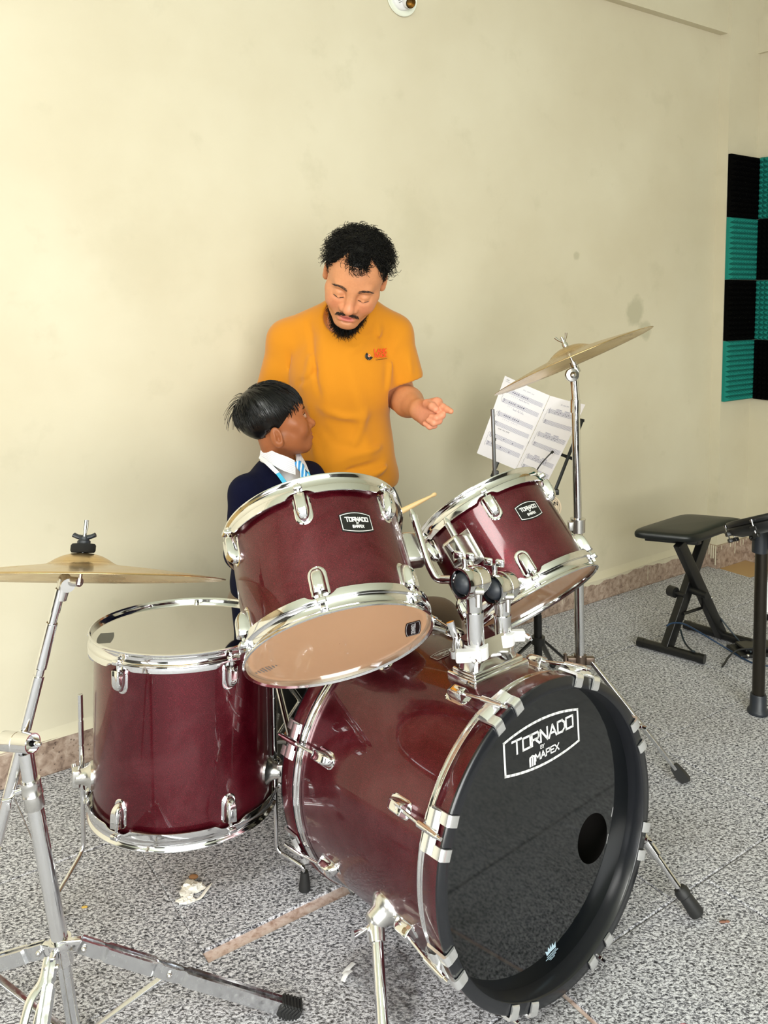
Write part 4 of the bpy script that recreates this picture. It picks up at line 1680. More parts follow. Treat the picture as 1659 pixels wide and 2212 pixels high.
def sheet(name, c, label, seed, left):
    """c: four corners tl, tr, br, bl"""
    tl_, tr_, br_, bl_ = [np.array(p) for p in c]
    root = empty(name, (bl_ + br_) / 2, label, 'sheet music', 'music pages on the stand')
    OFF[root.name] = np.array(root.location)
    nrm = np.cross(tr_ - tl_, bl_ - tl_)
    nrm /= np.linalg.norm(nrm)
    if nrm[1] > 0:
        nrm = -nrm

    def fn(h):
        def g(u, v):      # u 0..1 across, v 0..1 up
            a = bl_ + (br_ - bl_) * u
            b = tl_ + (tr_ - tl_) * u
            bow = .006 * math.sin(math.pi * u) * (.5 + .5 * v) + .004 * math.sin(2.2 * v)
            return a + (b - a) * v + nrm * (h - bow)
        return g
    mb = MB()
    f, bck = fn(0), fn(-.0005)
    us = np.linspace(0, 1, 12)
    mb.grid(np.array([[f(u, v) for v in us] for u in us]))
    mb.grid(np.array([[bck(u, v) for v in us] for u in us])[:, ::-1])
    pg = wb(mb, 'page', MT['paper'], root, 180)
    r = random.Random(seed)
    st_, ik = MB(), MB()
    g = fn(.0007)
    asp = .70
    rowsv = [.87, .74, .57, .45, .30, .19] if left else [.84, .70, .53, .40, .23, .10]
    for i, v in enumerate(rowsv):
        for k in range(5):
            strokes(st_, [[(.12, v - k * .011), (.95, v - k * .011)]], .0032, g, 0, 8)
        cu = .15
        if i % 2 == 0:   # treble clef
            pts = [(cu + .018 * math.sin(t) * (1.3 - t / 7), v - .022 + .034 * (t - 3) / 3) for t in np.linspace(0, 6.3, 16)]
            strokes(ik, [pts], .004, g)
            strokes(ik, [[(.105, v + .0), (.088, v - .02), (.098, v - .07), (.080, v - .085), (.098, v - .10), (.088, v - .15), (.105, v - .17)]], .003, g)
        else:
            pts = [(cu - .012, v - .012), (cu, v - .002), (cu + .014, v - .012), (cu + .008, v - .028), (cu - .010, v - .042)]
            strokes(ik, [pts], .005, g)
            for dv in (.008, .020):
                strokes(ik, [[(cu + .026, v - dv), (cu + .028, v - dv)]], .005, g)
        if left and i in (0, 1, 2):
            for j in range(8):
                u = .27 + .042 * j + (.035 if j > 3 else 0)
                strokes(ik, [[(u, v - .020), (u + .010, v - .016)]], .011, g)
                strokes(st_, [[(u + .012, v - .016), (u + .012, v + .018)]], .002, g)
                strokes(st_, [[(u, v - .066), (u + .012, v - .060), (u + .006, v - .074)]], .002, g)
        elif left and i in (4, 5):
            for j in range(3):
                u = .24 + .22 * j
                strokes(ik, [[(u, v - .012 - .01 * j), (u + .010, v - .007 - .01 * j)]], .011, g)
        elif i % 2 == 0:
            for grp in range(2):
                for j in range(4):
                    u = .30 + grp * .24 + j * .05
                    strokes(st_, [[(u + .010, v - .030 + .012 * (j % 2)), (u + .010, v + .022)]], .0026, g)
                    strokes(ik, [[(u, v - .034 + .018 * (j % 2)), (u + .009, v - .030 + .018 * (j % 2))]], .009, g)
                strokes(st_, [[(.31 + grp * .24, v + .022), (.46 + grp * .24, v + .022)]], .004, g)
                strokes(st_, [[(.31 + grp * .24, v + .012), (.46 + grp * .24, v + .012)]], .003, g)
    # hand-written headings
    heads = [(.45, .93), (.44, .80), (.40, .655), (.25, .375)] if left else [(.36, .925)]
    if left:
        heads.append((.06, .965))
    for (u0, v0) in heads:
        u = u0
        for w_ in range(3 if u0 > .1 else 1):
            n = r.randint(4, 7)
            pts = [(u + .012 * k, v0 + (.010 if k % 2 else -.004) * r.uniform(.5, 1.2)) for k in range(n + 1)]
            strokes(ik if u0 < .3 else st_, [pts], .0030, g)
            u += .012 * n + .022
    if left:
        strokes(ik, [[(.05, .945), (.17, .945)]], .002, g)
    wb(st_, 'staff_lines', MT['faint'], pg, None)['kind'] = 'stuff'
    wb(ik, 'notes', MT['ink'], pg, None)['kind'] = 'stuff'
    return root


q = [(0.4121, 2.83, 1.0625), (0.5445, 2.72, 1.0077), (0.4264, 2.66, 0.7738), (0.3125, 2.77, 0.8055)]
sheet('sheet_music', q, 'left page of staff paper on the music stand, with rows of drum notes', 1, True)
q2 = [(0.5446, 2.717, 1.0081), (0.6316, 2.6, 0.9947), (0.5003, 2.53, 0.7555), (0.4264, 2.655, 0.7749)]
sheet('sheet_music', q2, 'right page of staff paper on the music stand, with beamed notes', 2, False)

# round cream tag behind the smaller tom
tg = empty('round_tag', (0.4931, 2.44, 0.7094), 'small cream disc with dark lettering, peeking out behind the smaller rack tom', 'tag')
OFF[tg.name] = np.array(tg.location)
Mt = frame(tg.location, (.15, -.85, .45))
mb = MB()
mb.lathe([(0, .0015), (.0355, .0015), (.037, .0005), (.037, -.0015), (0, -.002)], 40, 0, Mt)
dsk = wb(mb, 'disc', mat('cream_card', srgb(228, 208, 182), .6), tg, 40)
mb = MB()
for r_ in (.026, .031):
    ring = [(r_ * math.cos(a), r_ * math.sin(a)) for a in np.linspace(0, 2 * np.pi, 33)]
    strokes(mb, [ring], .0008, lambda u, v: (Mt @ np.array([u, v, .0019, 1]))[:3])
word(mb, 'OWN', -.006, .002, .010, .0022, lambda u, v: (Mt @ np.array([u, v, .0019, 1]))[:3])
wb(mb, 'tag_lettering', MT['black'], dsk, None)
mb = MB()
c_ = np.array(tg.location)
mb.tube(smoothline([c_ + np.array([.0, .004, .03]), c_ + np.array([-.02, .06, .08]), np.array((0.4557, 2.6, 0.7154))], 12), .0014, 6)
wb(mb, 'cord', MT['blackmetal'], tg)

# ------------------------------------------------------------------ throne under the boy, drum stick
dt = empty('drum_throne', (-.31, 2.24, 0), 'chrome-legged drum throne with a black seat under the boy', 'stool')
OFF[dt.name] = np.array(dt.location)
mb = MB()
mb.lathe([(0, .395), (.13, .395), (.148, .405), (.152, .425), (.145, .443), (.11, .452), (0, .455)], 48, 0, frame((-.31, 2.24, 0), (0, 0, 1), (0, 1, 0)))
wb(mb, 'seat', MT['leather'], dt, 60)
mb = MB()
mb.tube([(-.31, 2.24, .40), (-.31, 2.24, .06)], .0135, 18)
wb(mb, 'post', MT['chrome'], dt)
for a in (60, 180, 300):
    ca = np.array([math.cos(math.radians(a)), math.sin(math.radians(a)), 0])
    c0_ = np.array([-.31, 2.24, 0])
    mb = MB()
    mb.tube([c0_ + ca * .02 + [0, 0, .30], c0_ + ca * .235 + [0, 0, .022]], .0085, 12)
    mb.tube([c0_ + ca * .015 + [0, 0, .10], c0_ + ca * .13 + [0, 0, .158]], .005, 8)
    lg = wb(mb, 'leg', MT['chrome'], dt)
    mb = MB()
    mb.tube([c0_ + ca * .215 + [0, 0, .048], c0_ + ca * .245 + [0, 0, .006]], .0125, 12)
    wb(mb, 'rubber_foot', MT['rubber'], lg)

# snare stand whose posts show between floor tom and bass drum
sn = empty('snare_drum', (-.115, 1.90, 0), 'snare drum on a chrome stand hidden behind the larger rack tom', 'drum')
OFF[sn.name] = np.array(sn.location)
Ms = frame((-.115, 1.93, .600), (.05, -.1, 1))
mb = MB()
mb.lathe([(.150, .0), (.150, .11)], 72, 0, Ms)
wb(mb, 'shell', MT['lacquer'], sn)
for z in (0, .11):
    mb = MB()
    mb.lathe([(.150, z - .01), (.157, z - .012), (.160, z), (.157, z + .012), (.150, z + .012)], 72, 0, Ms)
    wb(mb, 'hoop', MT['chrome'], sn)
mb = MB()
mb.lathe([(0, .116), (.154, .116)], 72, 0, Ms)
wb(mb, 'top_head', MT['paper'], sn)
mb = MB()
mb.lathe([(0, .001), (.154, .001)], 72, 0, Ms)
wb(mb, 'bottom_head', MT['paper'], sn)
mb = MB()
mb.tube([(-.16, 1.955, .585), (-.185, 1.97, .30), (-.19, 1.975, .03)], .0105, 14)
mb.tube([(-.145, 1.97, .585), (-.155, 1.99, .30), (-.15, 2.0, .03)], .008, 14)
wb(mb, 'stand_tube', MT['chrome'], sn)
for a in (30, 150, 265):
    ca = np.array([math.cos(math.radians(a)), math.sin(math.radians(a)), 0])
    mb = MB()
    mb.tube([np.array([-.115, 1.93, .585]) + ca * .02, np.array([-.115, 1.93, .590]) + ca * .155, np.array([-.115, 1.93, .62]) + ca * .168], .006, 8)
    wb(mb, 'basket_arm', MT['chrome'], sn)
mb = MB()
mb.tube([(-.16, 1.955, .585), (-.115, 1.93, .575)], .012, 10)
for a in (20, 140, 318):
    ca = np.array([math.cos(math.radians(a)), math.sin(math.radians(a)), 0])
    mb.tube([np.array([-.19, 1.975, .16]), np.array([-.19, 1.975, .012]) + ca * .19], .006, 8)
wb(mb, 'stand_leg', MT['chrome'], sn)

MT['stickwood'] = mat('maple_wood', srgb(236, 204, 150), .45)
dsn = empty('drum_stick', (0.023, 1.985, 0.8097), 'pale wooden drum stick held by the boy, its tip rising beside the larger tom', 'drum stick')
OFF[dsn.name] = np.array(dsn.location)
sa, sb = np.array((-0.1566, 1.95, 0.7224)), np.array((0.1282, 2, 0.8561))
dv = (sb - sa) / np.linalg.norm(sb - sa)
Ls = np.linalg.norm(sb - sa)
mb = MB()
ks = [(0, .005), (.004, .007), (.02, .0072), (Ls * .70, .0072), (Ls * .86, .0052), (Ls - .016, .0032), (Ls - .0135, .0034), (Ls - .008, .0050), (Ls - .003, .0046), (Ls, .0015)]
mb.lathe([(0, 0)] + [(r, z) for z, r in ks] + [(0, Ls)], 18, 0, frame(sa, dv))
wb(mb, 'stick', MT['stickwood'], dsn, 50)

# ------------------------------------------------------------------ keyboard bench
kb = empty('keyboard_bench', (1.24, 3.13, 0), 'black padded folding keyboard bench on crossed legs by the right wall', 'stool')
OFF[kb.name] = np.array(kb.location)
b1a, b1b = np.array((0.9712, 3.0853, 0.018)), np.array((1.1598, 2.9328, 0.018))
b2a, b2b = np.array((1.2087, 3.2493, 0.018)), np.array((1.3909, 3.0727, 0.018))
for a, b in ((b1a, b1b), (b2a, b2b)):
    mb = MB()
    mb.tube([a, b], .0165, 20)
    d = (b - a) / np.linalg.norm(b - a)
    mb.tube([a - d * .004, a + d * .02], .0178, 20)
    mb.tube([b - d * .02, b + d * .004], .0178, 20)
    wb(mb, 'foot_bar', MT['blackmetal'], kb)
m1, m2 = (b1a + b1b) / 2, (b2a + b2b) / 2
dr_ = (m2 - m1)
dr_[2] = 0
wv_ = np.array([-dr_[1], dr_[0], 0]) / np.linalg.norm(dr_)
zt = .392
sc_ = (np.array((1.1462, 3.0033, 0.452)) + np.array((1.2222, 3.3324, 0.452))) / 2 - (m1 + m2) / 2
sc_[2] = 0
tops = (m2 + np.array([0, 0, zt]) - dr_ * .12 + sc_ * .5, m1 + np.array([0, 0, zt]) + dr_ * .12 + sc_ * .5)
for a, b, o_ in ((m1, tops[0], .018), (m2, tops[1], -.018)):
    d = b - a
    L = np.linalg.norm(d)
    mb = MB()
    mb.box((0, 0, L / 2), (.042, .030, L), .003, frame(a + wv_ * o_, d, wv_))
    wb(mb, 'cross_leg', MT['blackmetal'], kb)
cx = (m1 + m2) / 2 + np.array([0, 0, .195])
mb = MB()
mb.tube([cx - wv_ * .05, cx + wv_ * .05], .014, 14)
ck = cx + wv_ * .055 - dr_ * .16 + np.array([0, 0, -.012])
mb.tube([ck, ck + wv_ * .03], .021, 12)
mb.tube([ck + wv_ * .02 - wv_ * .06, ck + wv_ * .03], .007, 10)
kn = wb(mb, 'locking_knob', MT['blackplastic'], kb)
mb = MB()
mb.ball(cx + dr_ * .17 - wv_ * .036 + np.array([0, 0, -.022]), .0055, 12, 8)
wb(mb, 'bolt', MT['satin'], kb)
mb = MB()
p0 = m1 + (tops[0] - m1) * .30
p1 = m2 + (tops[1] - m2) * .30
mb.tube([p0, p1], .006, 10)
wb(mb, 'stay_rod', MT['blackmetal'], kb)
zs_ = .452
c1, c2, c3 = np.array((0.9222, 3.081, 0.452)), np.array((1.1462, 3.0033, 0.452)), np.array((1.2222, 3.3324, 0.452))
ux = c2 - c1
lx = np.linalg.norm(ux)
ux /= lx
uy = c3 - c1
ly = np.linalg.norm(uy)
uy /= ly
cen = (c2 + c3) / 2

n_ = 24
rows = []
def se(a, k):
    return np.sign(np.cos(a)) * abs(np.cos(a)) ** k, np.sign(np.sin(a)) * abs(np.sin(a)) ** k
aa = np.linspace(0, 2 * np.pi, 64, endpoint=False)
for k, z in ((.955, zs_ - .030), (.99, zs_ - .026), (1.0, zs_ - .017), (.995, zs_ - .009), (.965, zs_ - .003), (.90, zs_), (.6, zs_ + .002), (.02, zs_ + .003)):
    row = []
    for a in aa:
        x, y = se(a, .28)
        row.append(np.array([cen[0], cen[1], z]) + ux * x * k * lx / 2 + uy * y * k * ly / 2)
    rows.append(row)
mb = MB()
mb.grid(np.array(rows), cv=True)
mb.add(rows[0], [tuple(range(64))[::-1]])
wb(mb, 'seat', MT['leather'], kb, 60)
mb = MB()
Mk = np.eye(4)
Mk[:3, 0], Mk[:3, 1], Mk[:3, 3] = ux, uy, cen
for s in (-.30, .30):
    mb.box((0, s * ly, zs_ - .040 - cen[2]), (lx * .8, .03, .022), .003, Mk)
mb.box((-.36 * lx, 0, zs_ - .036 - cen[2]), (.05, ly * .5, .016), .003, Mk)
wb(mb, 'under_rail', MT['blackmetal'], kb)

# ------------------------------------------------------------------ electronic drum kit at the right edge
ek = empty('electronic_drum_kit', (1.1991, 2.5808, 0), 'corner of a black electronic drum kit, rack post and round pad, right edge', 'drum kit')
OFF[ek.name] = np.array(ek.location)
e0, e1, e2 = np.array(ek.location), np.array((1.1879, 2.58, 0.5302)), np.array((1.1933, 2.58, 0.6373))
mb = MB()
mb.tube([e0 + [0, 0, .02], e2], .0190, 28)
po = wb(mb, 'rack_post', MT['postmetal'], ek)
mb = MB()
mb.lathe([(0, 0), (.0315, 0), (.033, .004), (.0315, .012), (.0255, .018), (.0245, .060), (.0225, .064), (.019, .064)], 32, 0, frame(e0, (0, 0, 1), (0, 1, 0)))
wb(mb, 'foot_cap', MT['greyplastic'], ek)
mb = MB()
c0_ = np.array((1.1881, 2.58, 0.5719))
mb.tube([c0_ + np.array([0, 0, .052]), c0_ - np.array([0, 0, .046])], .0235, 28)
mb.box(c0_ + np.array([.034, 0, -.01]), (.03, .034, .05), .008)
cl_ = wb(mb, 'rack_clamp', MT['greyplastic'], ek)
mb = MB()
mb.tube([c0_ + np.array([-.022, -.006, .004]), c0_ + np.array([-.033, -.009, .004])], .010, 12)
mb.ball(c0_ + np.array([-.034, -.0095, .004]), .0045, 10, 8)
wb(mb, 'clamp_bolt', MT['blackplastic'], cl_)
mb = MB()
mb.tube([c0_ + np.array([.03, 0, -.01]), c0_ + np.array([.6, .12, -.01])], .0190, 20)
wb(mb, 'rack_bar', MT['postmetal'], ek)
mb = MB()
mb.tube([np.array((1.234, 2.62, 0.3041)), np.array((1.4841, 2.8, 0.298))], .016, 14)
wb(mb, 'pedal_arm', MT['blackmetal'], ek)
mb = MB()
mb.lathe([(0, 0), (.06, 0), (.065, .006), (.06, .012), (0, .012)], 28, 0, frame((1.2754, 2.62, 0.3623), (-.3, -.9, .2)))
kp = wb(mb, 'kick_pad', MT['nylon'], ek)
kp['label'] = 'white pad face'
# pad seen edge-on
pc = np.array((1.1991, 2.48, 0.6605))
npd = np.array([-.20, .36, .92])
npd /= np.linalg.norm(npd)
Mp = frame(pc, npd)
rp_ = .156
mb = MB()
mb.lathe([(0, -.030), (rp_ * .75, -.030), (rp_ * .95, -.018), (rp_ * 1.0, -.010), (rp_ * 1.0, .000), (rp_ * .97, .003)], 72, 0, Mp)
pd = wb(mb, 'pad_body', MT['blackplastic'], ek)
mb = MB()
mb.lathe([(rp_ * .90, .004), (rp_ * .965, .004), (rp_ * .985, .009), (rp_ * .985, .016), (rp_ * .96, .021), (rp_ * .90, .022), (rp_ * .86, .018)], 72, 0, Mp)
wb(mb, 'pad_hoop', MT['blackplastic'], pd)
mb = MB()
mb.lathe([(rp_ * .88, .016), (0, .018)], 72, 0, Mp)
wb(mb, 'pad_head', MT['greyplastic'], pd)
for a in range(0, 360, 45):
    lo = pol(a + 10, rp_ * 1.03, -.050)
    hi = pol(a + 10, rp_ * 1.03, .012)
    mb = MB()
    q = lambda p: (Mp @ np.array([*p, 1]))[:3]
    mb.tube([q(pol(a + 10, rp_ * 1.03, -.034)), q(hi)], .0028, 8)
    mb.tube([q(pol(a + 10, rp_ * 1.03, .006)), q(pol(a + 10, rp_ * 1.03, .014))], .0055, 8)
    wb(mb, 'pad_screw', MT['chrome'], pd)
    mb = MB()
    mb.box((0, 0, 0), (.022, .014, .016), .003, Mp @ az_frame(a + 10, rp_ * 1.02, -.012))
    mb.box((0, 0, 0), (.018, .012, .014), .003, Mp @ az_frame(a + 10, rp_ * 1.02, -.032))
    wb(mb, 'pad_lug', MT['blackplastic'], pd)
mb = MB()
mb.tube([q((0, 0, -.03)), q((-.02, .05, -.07)), c0_ + np.array([.12, .03, -.01])], .012, 12)
mb.box((0, 0, -.05), (.07, .06, .045), .008, Mp)
wb(mb, 'pad_mount', MT['blackplastic'], ek)

# foot pedal and cables by the kit
pdl = empty('pedal', (1.3491, 2.9804, 0), 'flat black foot pedal on the carpet behind the rack post', 'pedal')
OFF[pdl.name] = np.array(pdl.location)
a, b = np.array((1.3042, 3.0198, 0)), np.array((1.4676, 3.0439, 0))
d = (b - a)
L = np.linalg.norm(d)
Mq = frame((a + b) / 2, (0, 0, 1))
Mq[:3, 0] = d / L
Mq[:3, 1] = np.cross([0, 0, 1], d / L)
mb = MB()
mb.box((0, 0, .008), (L, .10, .013), .004, Mq)
wb(mb, 'base_plate', MT['blackplastic'], pdl)
mb = MB()
mb.box((.01, 0, .024), (L * .8, .075, .012), .004, Mq)
wb(mb, 'foot_board', MT['blackmetal'], pdl)
mb = MB()
mb.ball((Mq @ np.array([-L * .34, -.052, .014, 1]))[:3], .006, 10, 8)
wb(mb, 'bolt', MT['satin'], pdl)


def cable(pts, r, m, name, label):
    mb = MB()
    mb.tube(smoothline(pts, 70), r, 8)
    o = mb.build(name, m, None, 60)
    return tag(o, label, 'cable')


cable([(1.037, 2.9745, 0.125), (1.0619, 2.9879, 0.13), (1.1086, 3.0082, 0.12), (1.1734, 3.0407, 0.08), (1.2461, 3.0458, 0.035), (1.296, 3.0173, 0.01), (1.3211, 2.9555, 0.006), (1.3531, 2.9138, 0.006), (1.4129, 2.8989, 0.006)], .0032,
      mat('blue_cable', (.010, .035, .085, 1), .45), 'blue_cable', 'thin blue cable looped around the bench leg and running to the rack post')
cable([(1.2918, 3.1339, 0.1), (1.3229, 3.1196, 0.06), (1.3537, 3.0723, 0.02), (1.3462, 2.9681, 0.03)], .003, mat('slate_cable', (.03, .045, .06, 1), .5), 'slate_cable', 'slate grey cable slanting down from the far bench leg to the pedal')
cable([(1.4337, 2.9886, 0.035), (1.3509, 2.9869, 0.034), (1.3003, 2.98, 0.03), (1.2674, 2.9693, 0.012), (1.2357, 2.9288, 0.006), (1.2153, 2.9032, 0.004)], .0034, MT['rubber'], 'black_cable', 'short black cable end curling over the pedal onto the carpet')
cable([(1.098, 3.0011, 0.1), (1.1146, 3.0206, 0.06), (1.1318, 3.0325, 0.03), (1.1228, 2.9528, 0.042), (1.1337, 2.9455, 0.04)], .0034, mat('dark_strap', (.012, .022, .028, 1), .6), 'strap', 'dark strap hanging from the near bench leg down to the foot bar')

# ------------------------------------------------------------------ acoustic foam panels
MT['teal'] = mat('teal_foam', srgb(0, 124, 112), .9)
MT['blackfoam'] = mat('black_foam', G(.0015), 1.0, 0, .05)


def foam(o, ux, uz, un, w, h, m, n, label, grp):
    """pyramid foam, o lower left corner, un out of the wall"""
    root = empty('foam_panel', o, label, 'foam panel', grp)
    OFF[root.name] = np.array(root.location)
    o, ux, uz, un = [np.array(v, float) for v in (o, ux, uz, un)]
    mb = MB()
    t0, t1 = .016, .036
    c = [o, o + ux * w, o + ux * w + uz * h, o + uz * h]
    f = [p + un * t0 for p in c]
    mb.add(c + f, [(0, 1, 5, 4), (1, 2, 6, 5), (2, 3, 7, 6), (3, 0, 4, 7), (3, 2, 1, 0)])
    wb(mb, 'backing', m, root, 20)
    nx, nz = n
    mb = MB()
    for i in range(nx):
        for j in range(nz):
            a0, a1 = w * i / nx, w * (i + 1) / nx
            b0, b1 = h * j / nz, h * (j + 1) / nz
            base = [o + ux * p + uz * q + un * t0 for p, q in ((a0, b0), (a1, b0), (a1, b1), (a0, b1))]
            e = .22
            tp = [o + ux * (a0 + (a1 - a0) * p) + uz * (b0 + (b1 - b0) * q) + un * t1 for p, q in ((.5 - e / 2, .5 - e / 2), (.5 + e / 2, .5 - e / 2), (.5 + e / 2, .5 + e / 2), (.5 - e / 2, .5 + e / 2))]
            mb.add(base + tp, [(0, 1, 5, 4), (1, 2, 6, 5), (2, 3, 7, 6), (3, 0, 4, 7), (4, 5, 6, 7)])
    pyr = wb(mb, 'pyramids', m, root, 10)
    pyr['kind'] = 'stuff'
    return root


zs4 = [2.0, 1.703, 1.406, 1.113, 0.819]
place = ['uppermost', 'second from the top', 'third from the top', 'lowest']
up_ = np.array([0, 0, 1.0])
for k in range(4):
    z1, z0 = zs4[k], zs4[k + 1]
    m, cn = (MT['blackfoam'], 'black') if k % 2 == 0 else (MT['teal'], 'teal')
    foam(R(PIER_X + .004, PIER_Y + .001, z0 + .001), RD, up_, RN, XR - PIER_X - .006, z1 - z0 - .002, m, (11, 12), f'{cn} pyramid foam panel on the pier, {place[k]} of its column', 'foam panels on the pier')
for k in range(4):
    z1, z0 = zs4[k], zs4[k + 1]
    m, cn = (MT['teal'], 'teal') if k % 2 == 0 else (MT['blackfoam'], 'black')
    foam(R(XR - .001, PIER_Y + .028, z0 + .001), RN, up_, -RD, .28, z1 - z0 - .002, m, (12, 12), f'{cn} pyramid foam panel on the right wall, {place[k]} of its column', 'foam panels on the right wall')

# ------------------------------------------------------------------ lamp holder high on the back wall
lh = empty('lamp_holder', (0.0585, 2.956, 2.3611), 'white round lamp holder without a bulb, high on the back wall at the top edge', 'lamp holder')
OFF[lh.name] = np.array(lh.location)
Ml = frame(lh.location, RN)
MT['clearplate'] = mat('milky_plate', srgb(236, 240, 226), .25, 0, .5)
mb = MB()
mb.lathe([(0, .004), (.050, .004), (.062, .010), (.064, .007), (.060, .000), (.058, -.002)], 48, 0, Ml)
wb(mb, 'wall_plate', MT['clearplate'], lh)
mb = MB()
mb.lathe([(.044, .004), (.044, .012), (.040, .016), (.0, .017)], 40, 0, Ml)
bs = wb(mb, 'base_block', MT['nylon'], lh)
h0 = (Ml @ np.array([.012, -.012, .016, 1]))[:3]
hd = RN * .5 + np.array([.25, -.55, -.55])
Mh = frame(h0, hd)
mb = MB()
mb.lathe([(.0195, 0), (.0195, .030), (.0185, .032)], 28, 0, Mh)
wb(mb, 'socket', MT['nylon'], lh)
mb = MB()
mb.lathe([(.0182, .034), (.0178, .026), (.016, .036), (.0155, .012), (0, .011)], 28, 0, Mh)
wb(mb, 'socket_ring', mat('old_brass', (.30, .19, .06, 1), .3, .9), lh)
mb = MB()
for k in range(4):
    a0 = (Ml @ np.array([-.030 + k * .003, -.006 - k * .006, .0178, 1]))[:3]
    a1 = (Ml @ np.array([-.012 + k * .001, -.000 - k * .006, .0178, 1]))[:3]
    mb.tube([a0, a1], .0007, 4)
wb(mb, 'warning_print', MT['black'], bs)
mb = MB()
mb.tube(smoothline([(Ml @ np.array([.006, .03, .018, 1]))[:3], (Ml @ np.array([-.002, .006, .022, 1]))[:3], (Ml @ np.array([-.006, -.006, .018, 1]))[:3]], 10), .002, 6)
wb(mb, 'wire', MT['black'], lh)

# ------------------------------------------------------------------ small things on the floor
MT['petal'] = mat('white_tissue', srgb(246, 242, 232), .8)
fl_ = empty('fallen_flower', (-0.432, 1.7699, 0), 'crumpled white flower head with a long petal and a brown tip on the carpet', 'flower')
OFF[fl_.name] = np.array(fl_.location)
rr_ = random.Random(5)
mb = MB()
for k in range(14):
    c_ = np.array(fl_.location) + np.array([rr_.uniform(-.012, .014), rr_.uniform(-.028, .022), .006 + rr_.uniform(0, .008)])
    mb.ball(c_, (rr_.uniform(.007, .015), rr_.uniform(.007, .015), rr_.uniform(.003, .008)), 9, 6)
for k in range(len(mb.v)):
    q_ = mb.v[k]
    m_ = q_.mean(0)
    jit = np.array([[rr_.uniform(.62, 1.35)] for _ in q_])
    mb.v[k] = m_ + (q_ - m_) * jit
    mb.v[k][:, 2] = np.maximum(mb.v[k][:, 2], .0012)
wb(mb, 'crumpled_head', MT['petal'], fl_, None)
mb = MB()
pts = smoothline([(-0.4244, 1.7505, 0.004), (-0.4082, 1.7563, 0.005), (-0.3984, 1.7781, 0.008), (-0.3899, 1.7974, 0.01)], 14)
mb.tube(pts, np.interp(np.linspace(0, 1, len(pts)), [0, .3, .7, 1], [.0022, .0038, .0045, .0008]), 8, flat=(1, .35))
wb(mb, 'petal', MT['petal'], fl_, 60)
mb = MB()
pts = smoothline([(-0.4382, 1.7879, 0.005), (-0.4381, 1.8013, 0.006), (-0.436, 1.8106, 0.008)], 8)
mb.tube(pts, [.003] * len(pts), 8, flat=(1, .5))
mb.ball((-0.4373, 1.821, 0.007), (.011, .008, .004), 10, 6)
wb(mb, 'stem_tip', mat('dry_brown', srgb(168, 122, 82), .8), fl_, 60)
for (c_, s_, lb, cc) in (((-0.6534, 1.7323, 0.002), .006, 'tiny yellow crumb on the carpet near the left stand', srgb(214, 176, 84)), ((0.7282, 1.6919, 0.002), .007, 'small brown crumb on the carpet right of the spur foot', srgb(138, 96, 78))):
    mb = MB()
    for k in range(3):
        mb.ball((rr_.uniform(-s_, s_), rr_.uniform(-s_, s_) * .5, .001), (s_ * .8, s_ * .5, .0022), 8, 5)
    o = mb.build('crumb', mat('crumb', cc, .8), None, 60)
    o.location = Vector([float(x) for x in c_])
    tag(o, lb, 'crumb')

# clear plastic wrapper under the left spur
mb = MB()
wc = [(-0.085, 1.5436, 0.003), (-0.072, 1.5807, 0.012), (-0.0372, 1.6044, 0.006), (0.008, 1.6067, 0.012), (0.0399, 1.5996, 0.006), (0.0684, 1.5377, 0.01), (0.0698, 1.4684, 0.006), (0.0425, 1.4216, 0.004), (0.0004, 1.4561, 0.008), (-0.0349, 1.4992, 0.006), (-0.0588, 1.5228, 0.004)]
wc = np.array(wc)
cen_ = wc.mean(0)
loop = smoothline(np.r_[wc, wc[:1]], 110)[:-1]
rows = []
rr_ = random.Random(8)
for k in np.linspace(0, 1, 9):
    row = cen_ + (loop - cen_) * k
    row = row.copy()
    row[:, 2] = np.abs(.004 + .006 * np.sin(loop[:, 0] * 60 * (1 + k)) * np.cos(loop[:, 1] * 45 * (1 + k)) + .004 * k * np.sin(np.arange(len(loop)) * .9)) + .0025
    rows.append(row)
mb.grid(np.array(rows), cv=True)
o = mb.build('plastic_wrapper', MT['plasticfilm'], None, 180)
tag(o, 'crumpled clear plastic wrapper on the carpet beside the bass drum spur', 'plastic wrapper')
mb = MB()
for pts in ([(-0.0794, 1.5409, 0.012), (-0.0707, 1.5508, 0.016), (-0.0604, 1.5668, 0.014)], [(-0.0805, 1.5268, 0.01), (-0.0738, 1.5374, 0.016), (-0.0652, 1.5487, 0.014)], [(-0.007, 1.5948, 0.014), (0.0005, 1.5901, 0.014)]):
    q = smoothline(pts, 8) if len(pts) > 2 else np.array(pts)
    mb.tube(q, .003, 6, flat=(1.6, .3))
f_ = mb.build('wrapper_fold', MT['nylon'], o, 60)

# bottle whose coral red cap just shows at the bottom edge
bo_ = np.array((0.4473, 1.1546, 0.25)) * np.array([1, 1, 0])
bt0 = empty('bottle', bo_, 'bottle whose domed coral red cap just shows at the bottom edge', 'bottle')
OFF[bt0.name] = np.array(bt0.location)
Mb = frame(bo_, (0, 0, 1), (0, 1, 0))
mb = MB()
mb.lathe([(0, .001), (.030, .001), (.033, .005), (.033, .150), (.030, .175), (.018, .200), (.016, .222), (0, .222)], 36, 0, Mb)
wb(mb, 'body', mat('frosted_bottle', srgb(214, 222, 226), .3), bt0, 50)
mb = MB()
mb.lathe([(0, .212), (.0225, .212), (.0240, .216), (.0240, .236), (.0225, .246), (.017, .254), (.009, .258), (0, .259)], 36, 0, Mb)
wb(mb, 'cap', mat('coral_red_plastic', srgb(245, 70, 90), .35), bt0, 50)

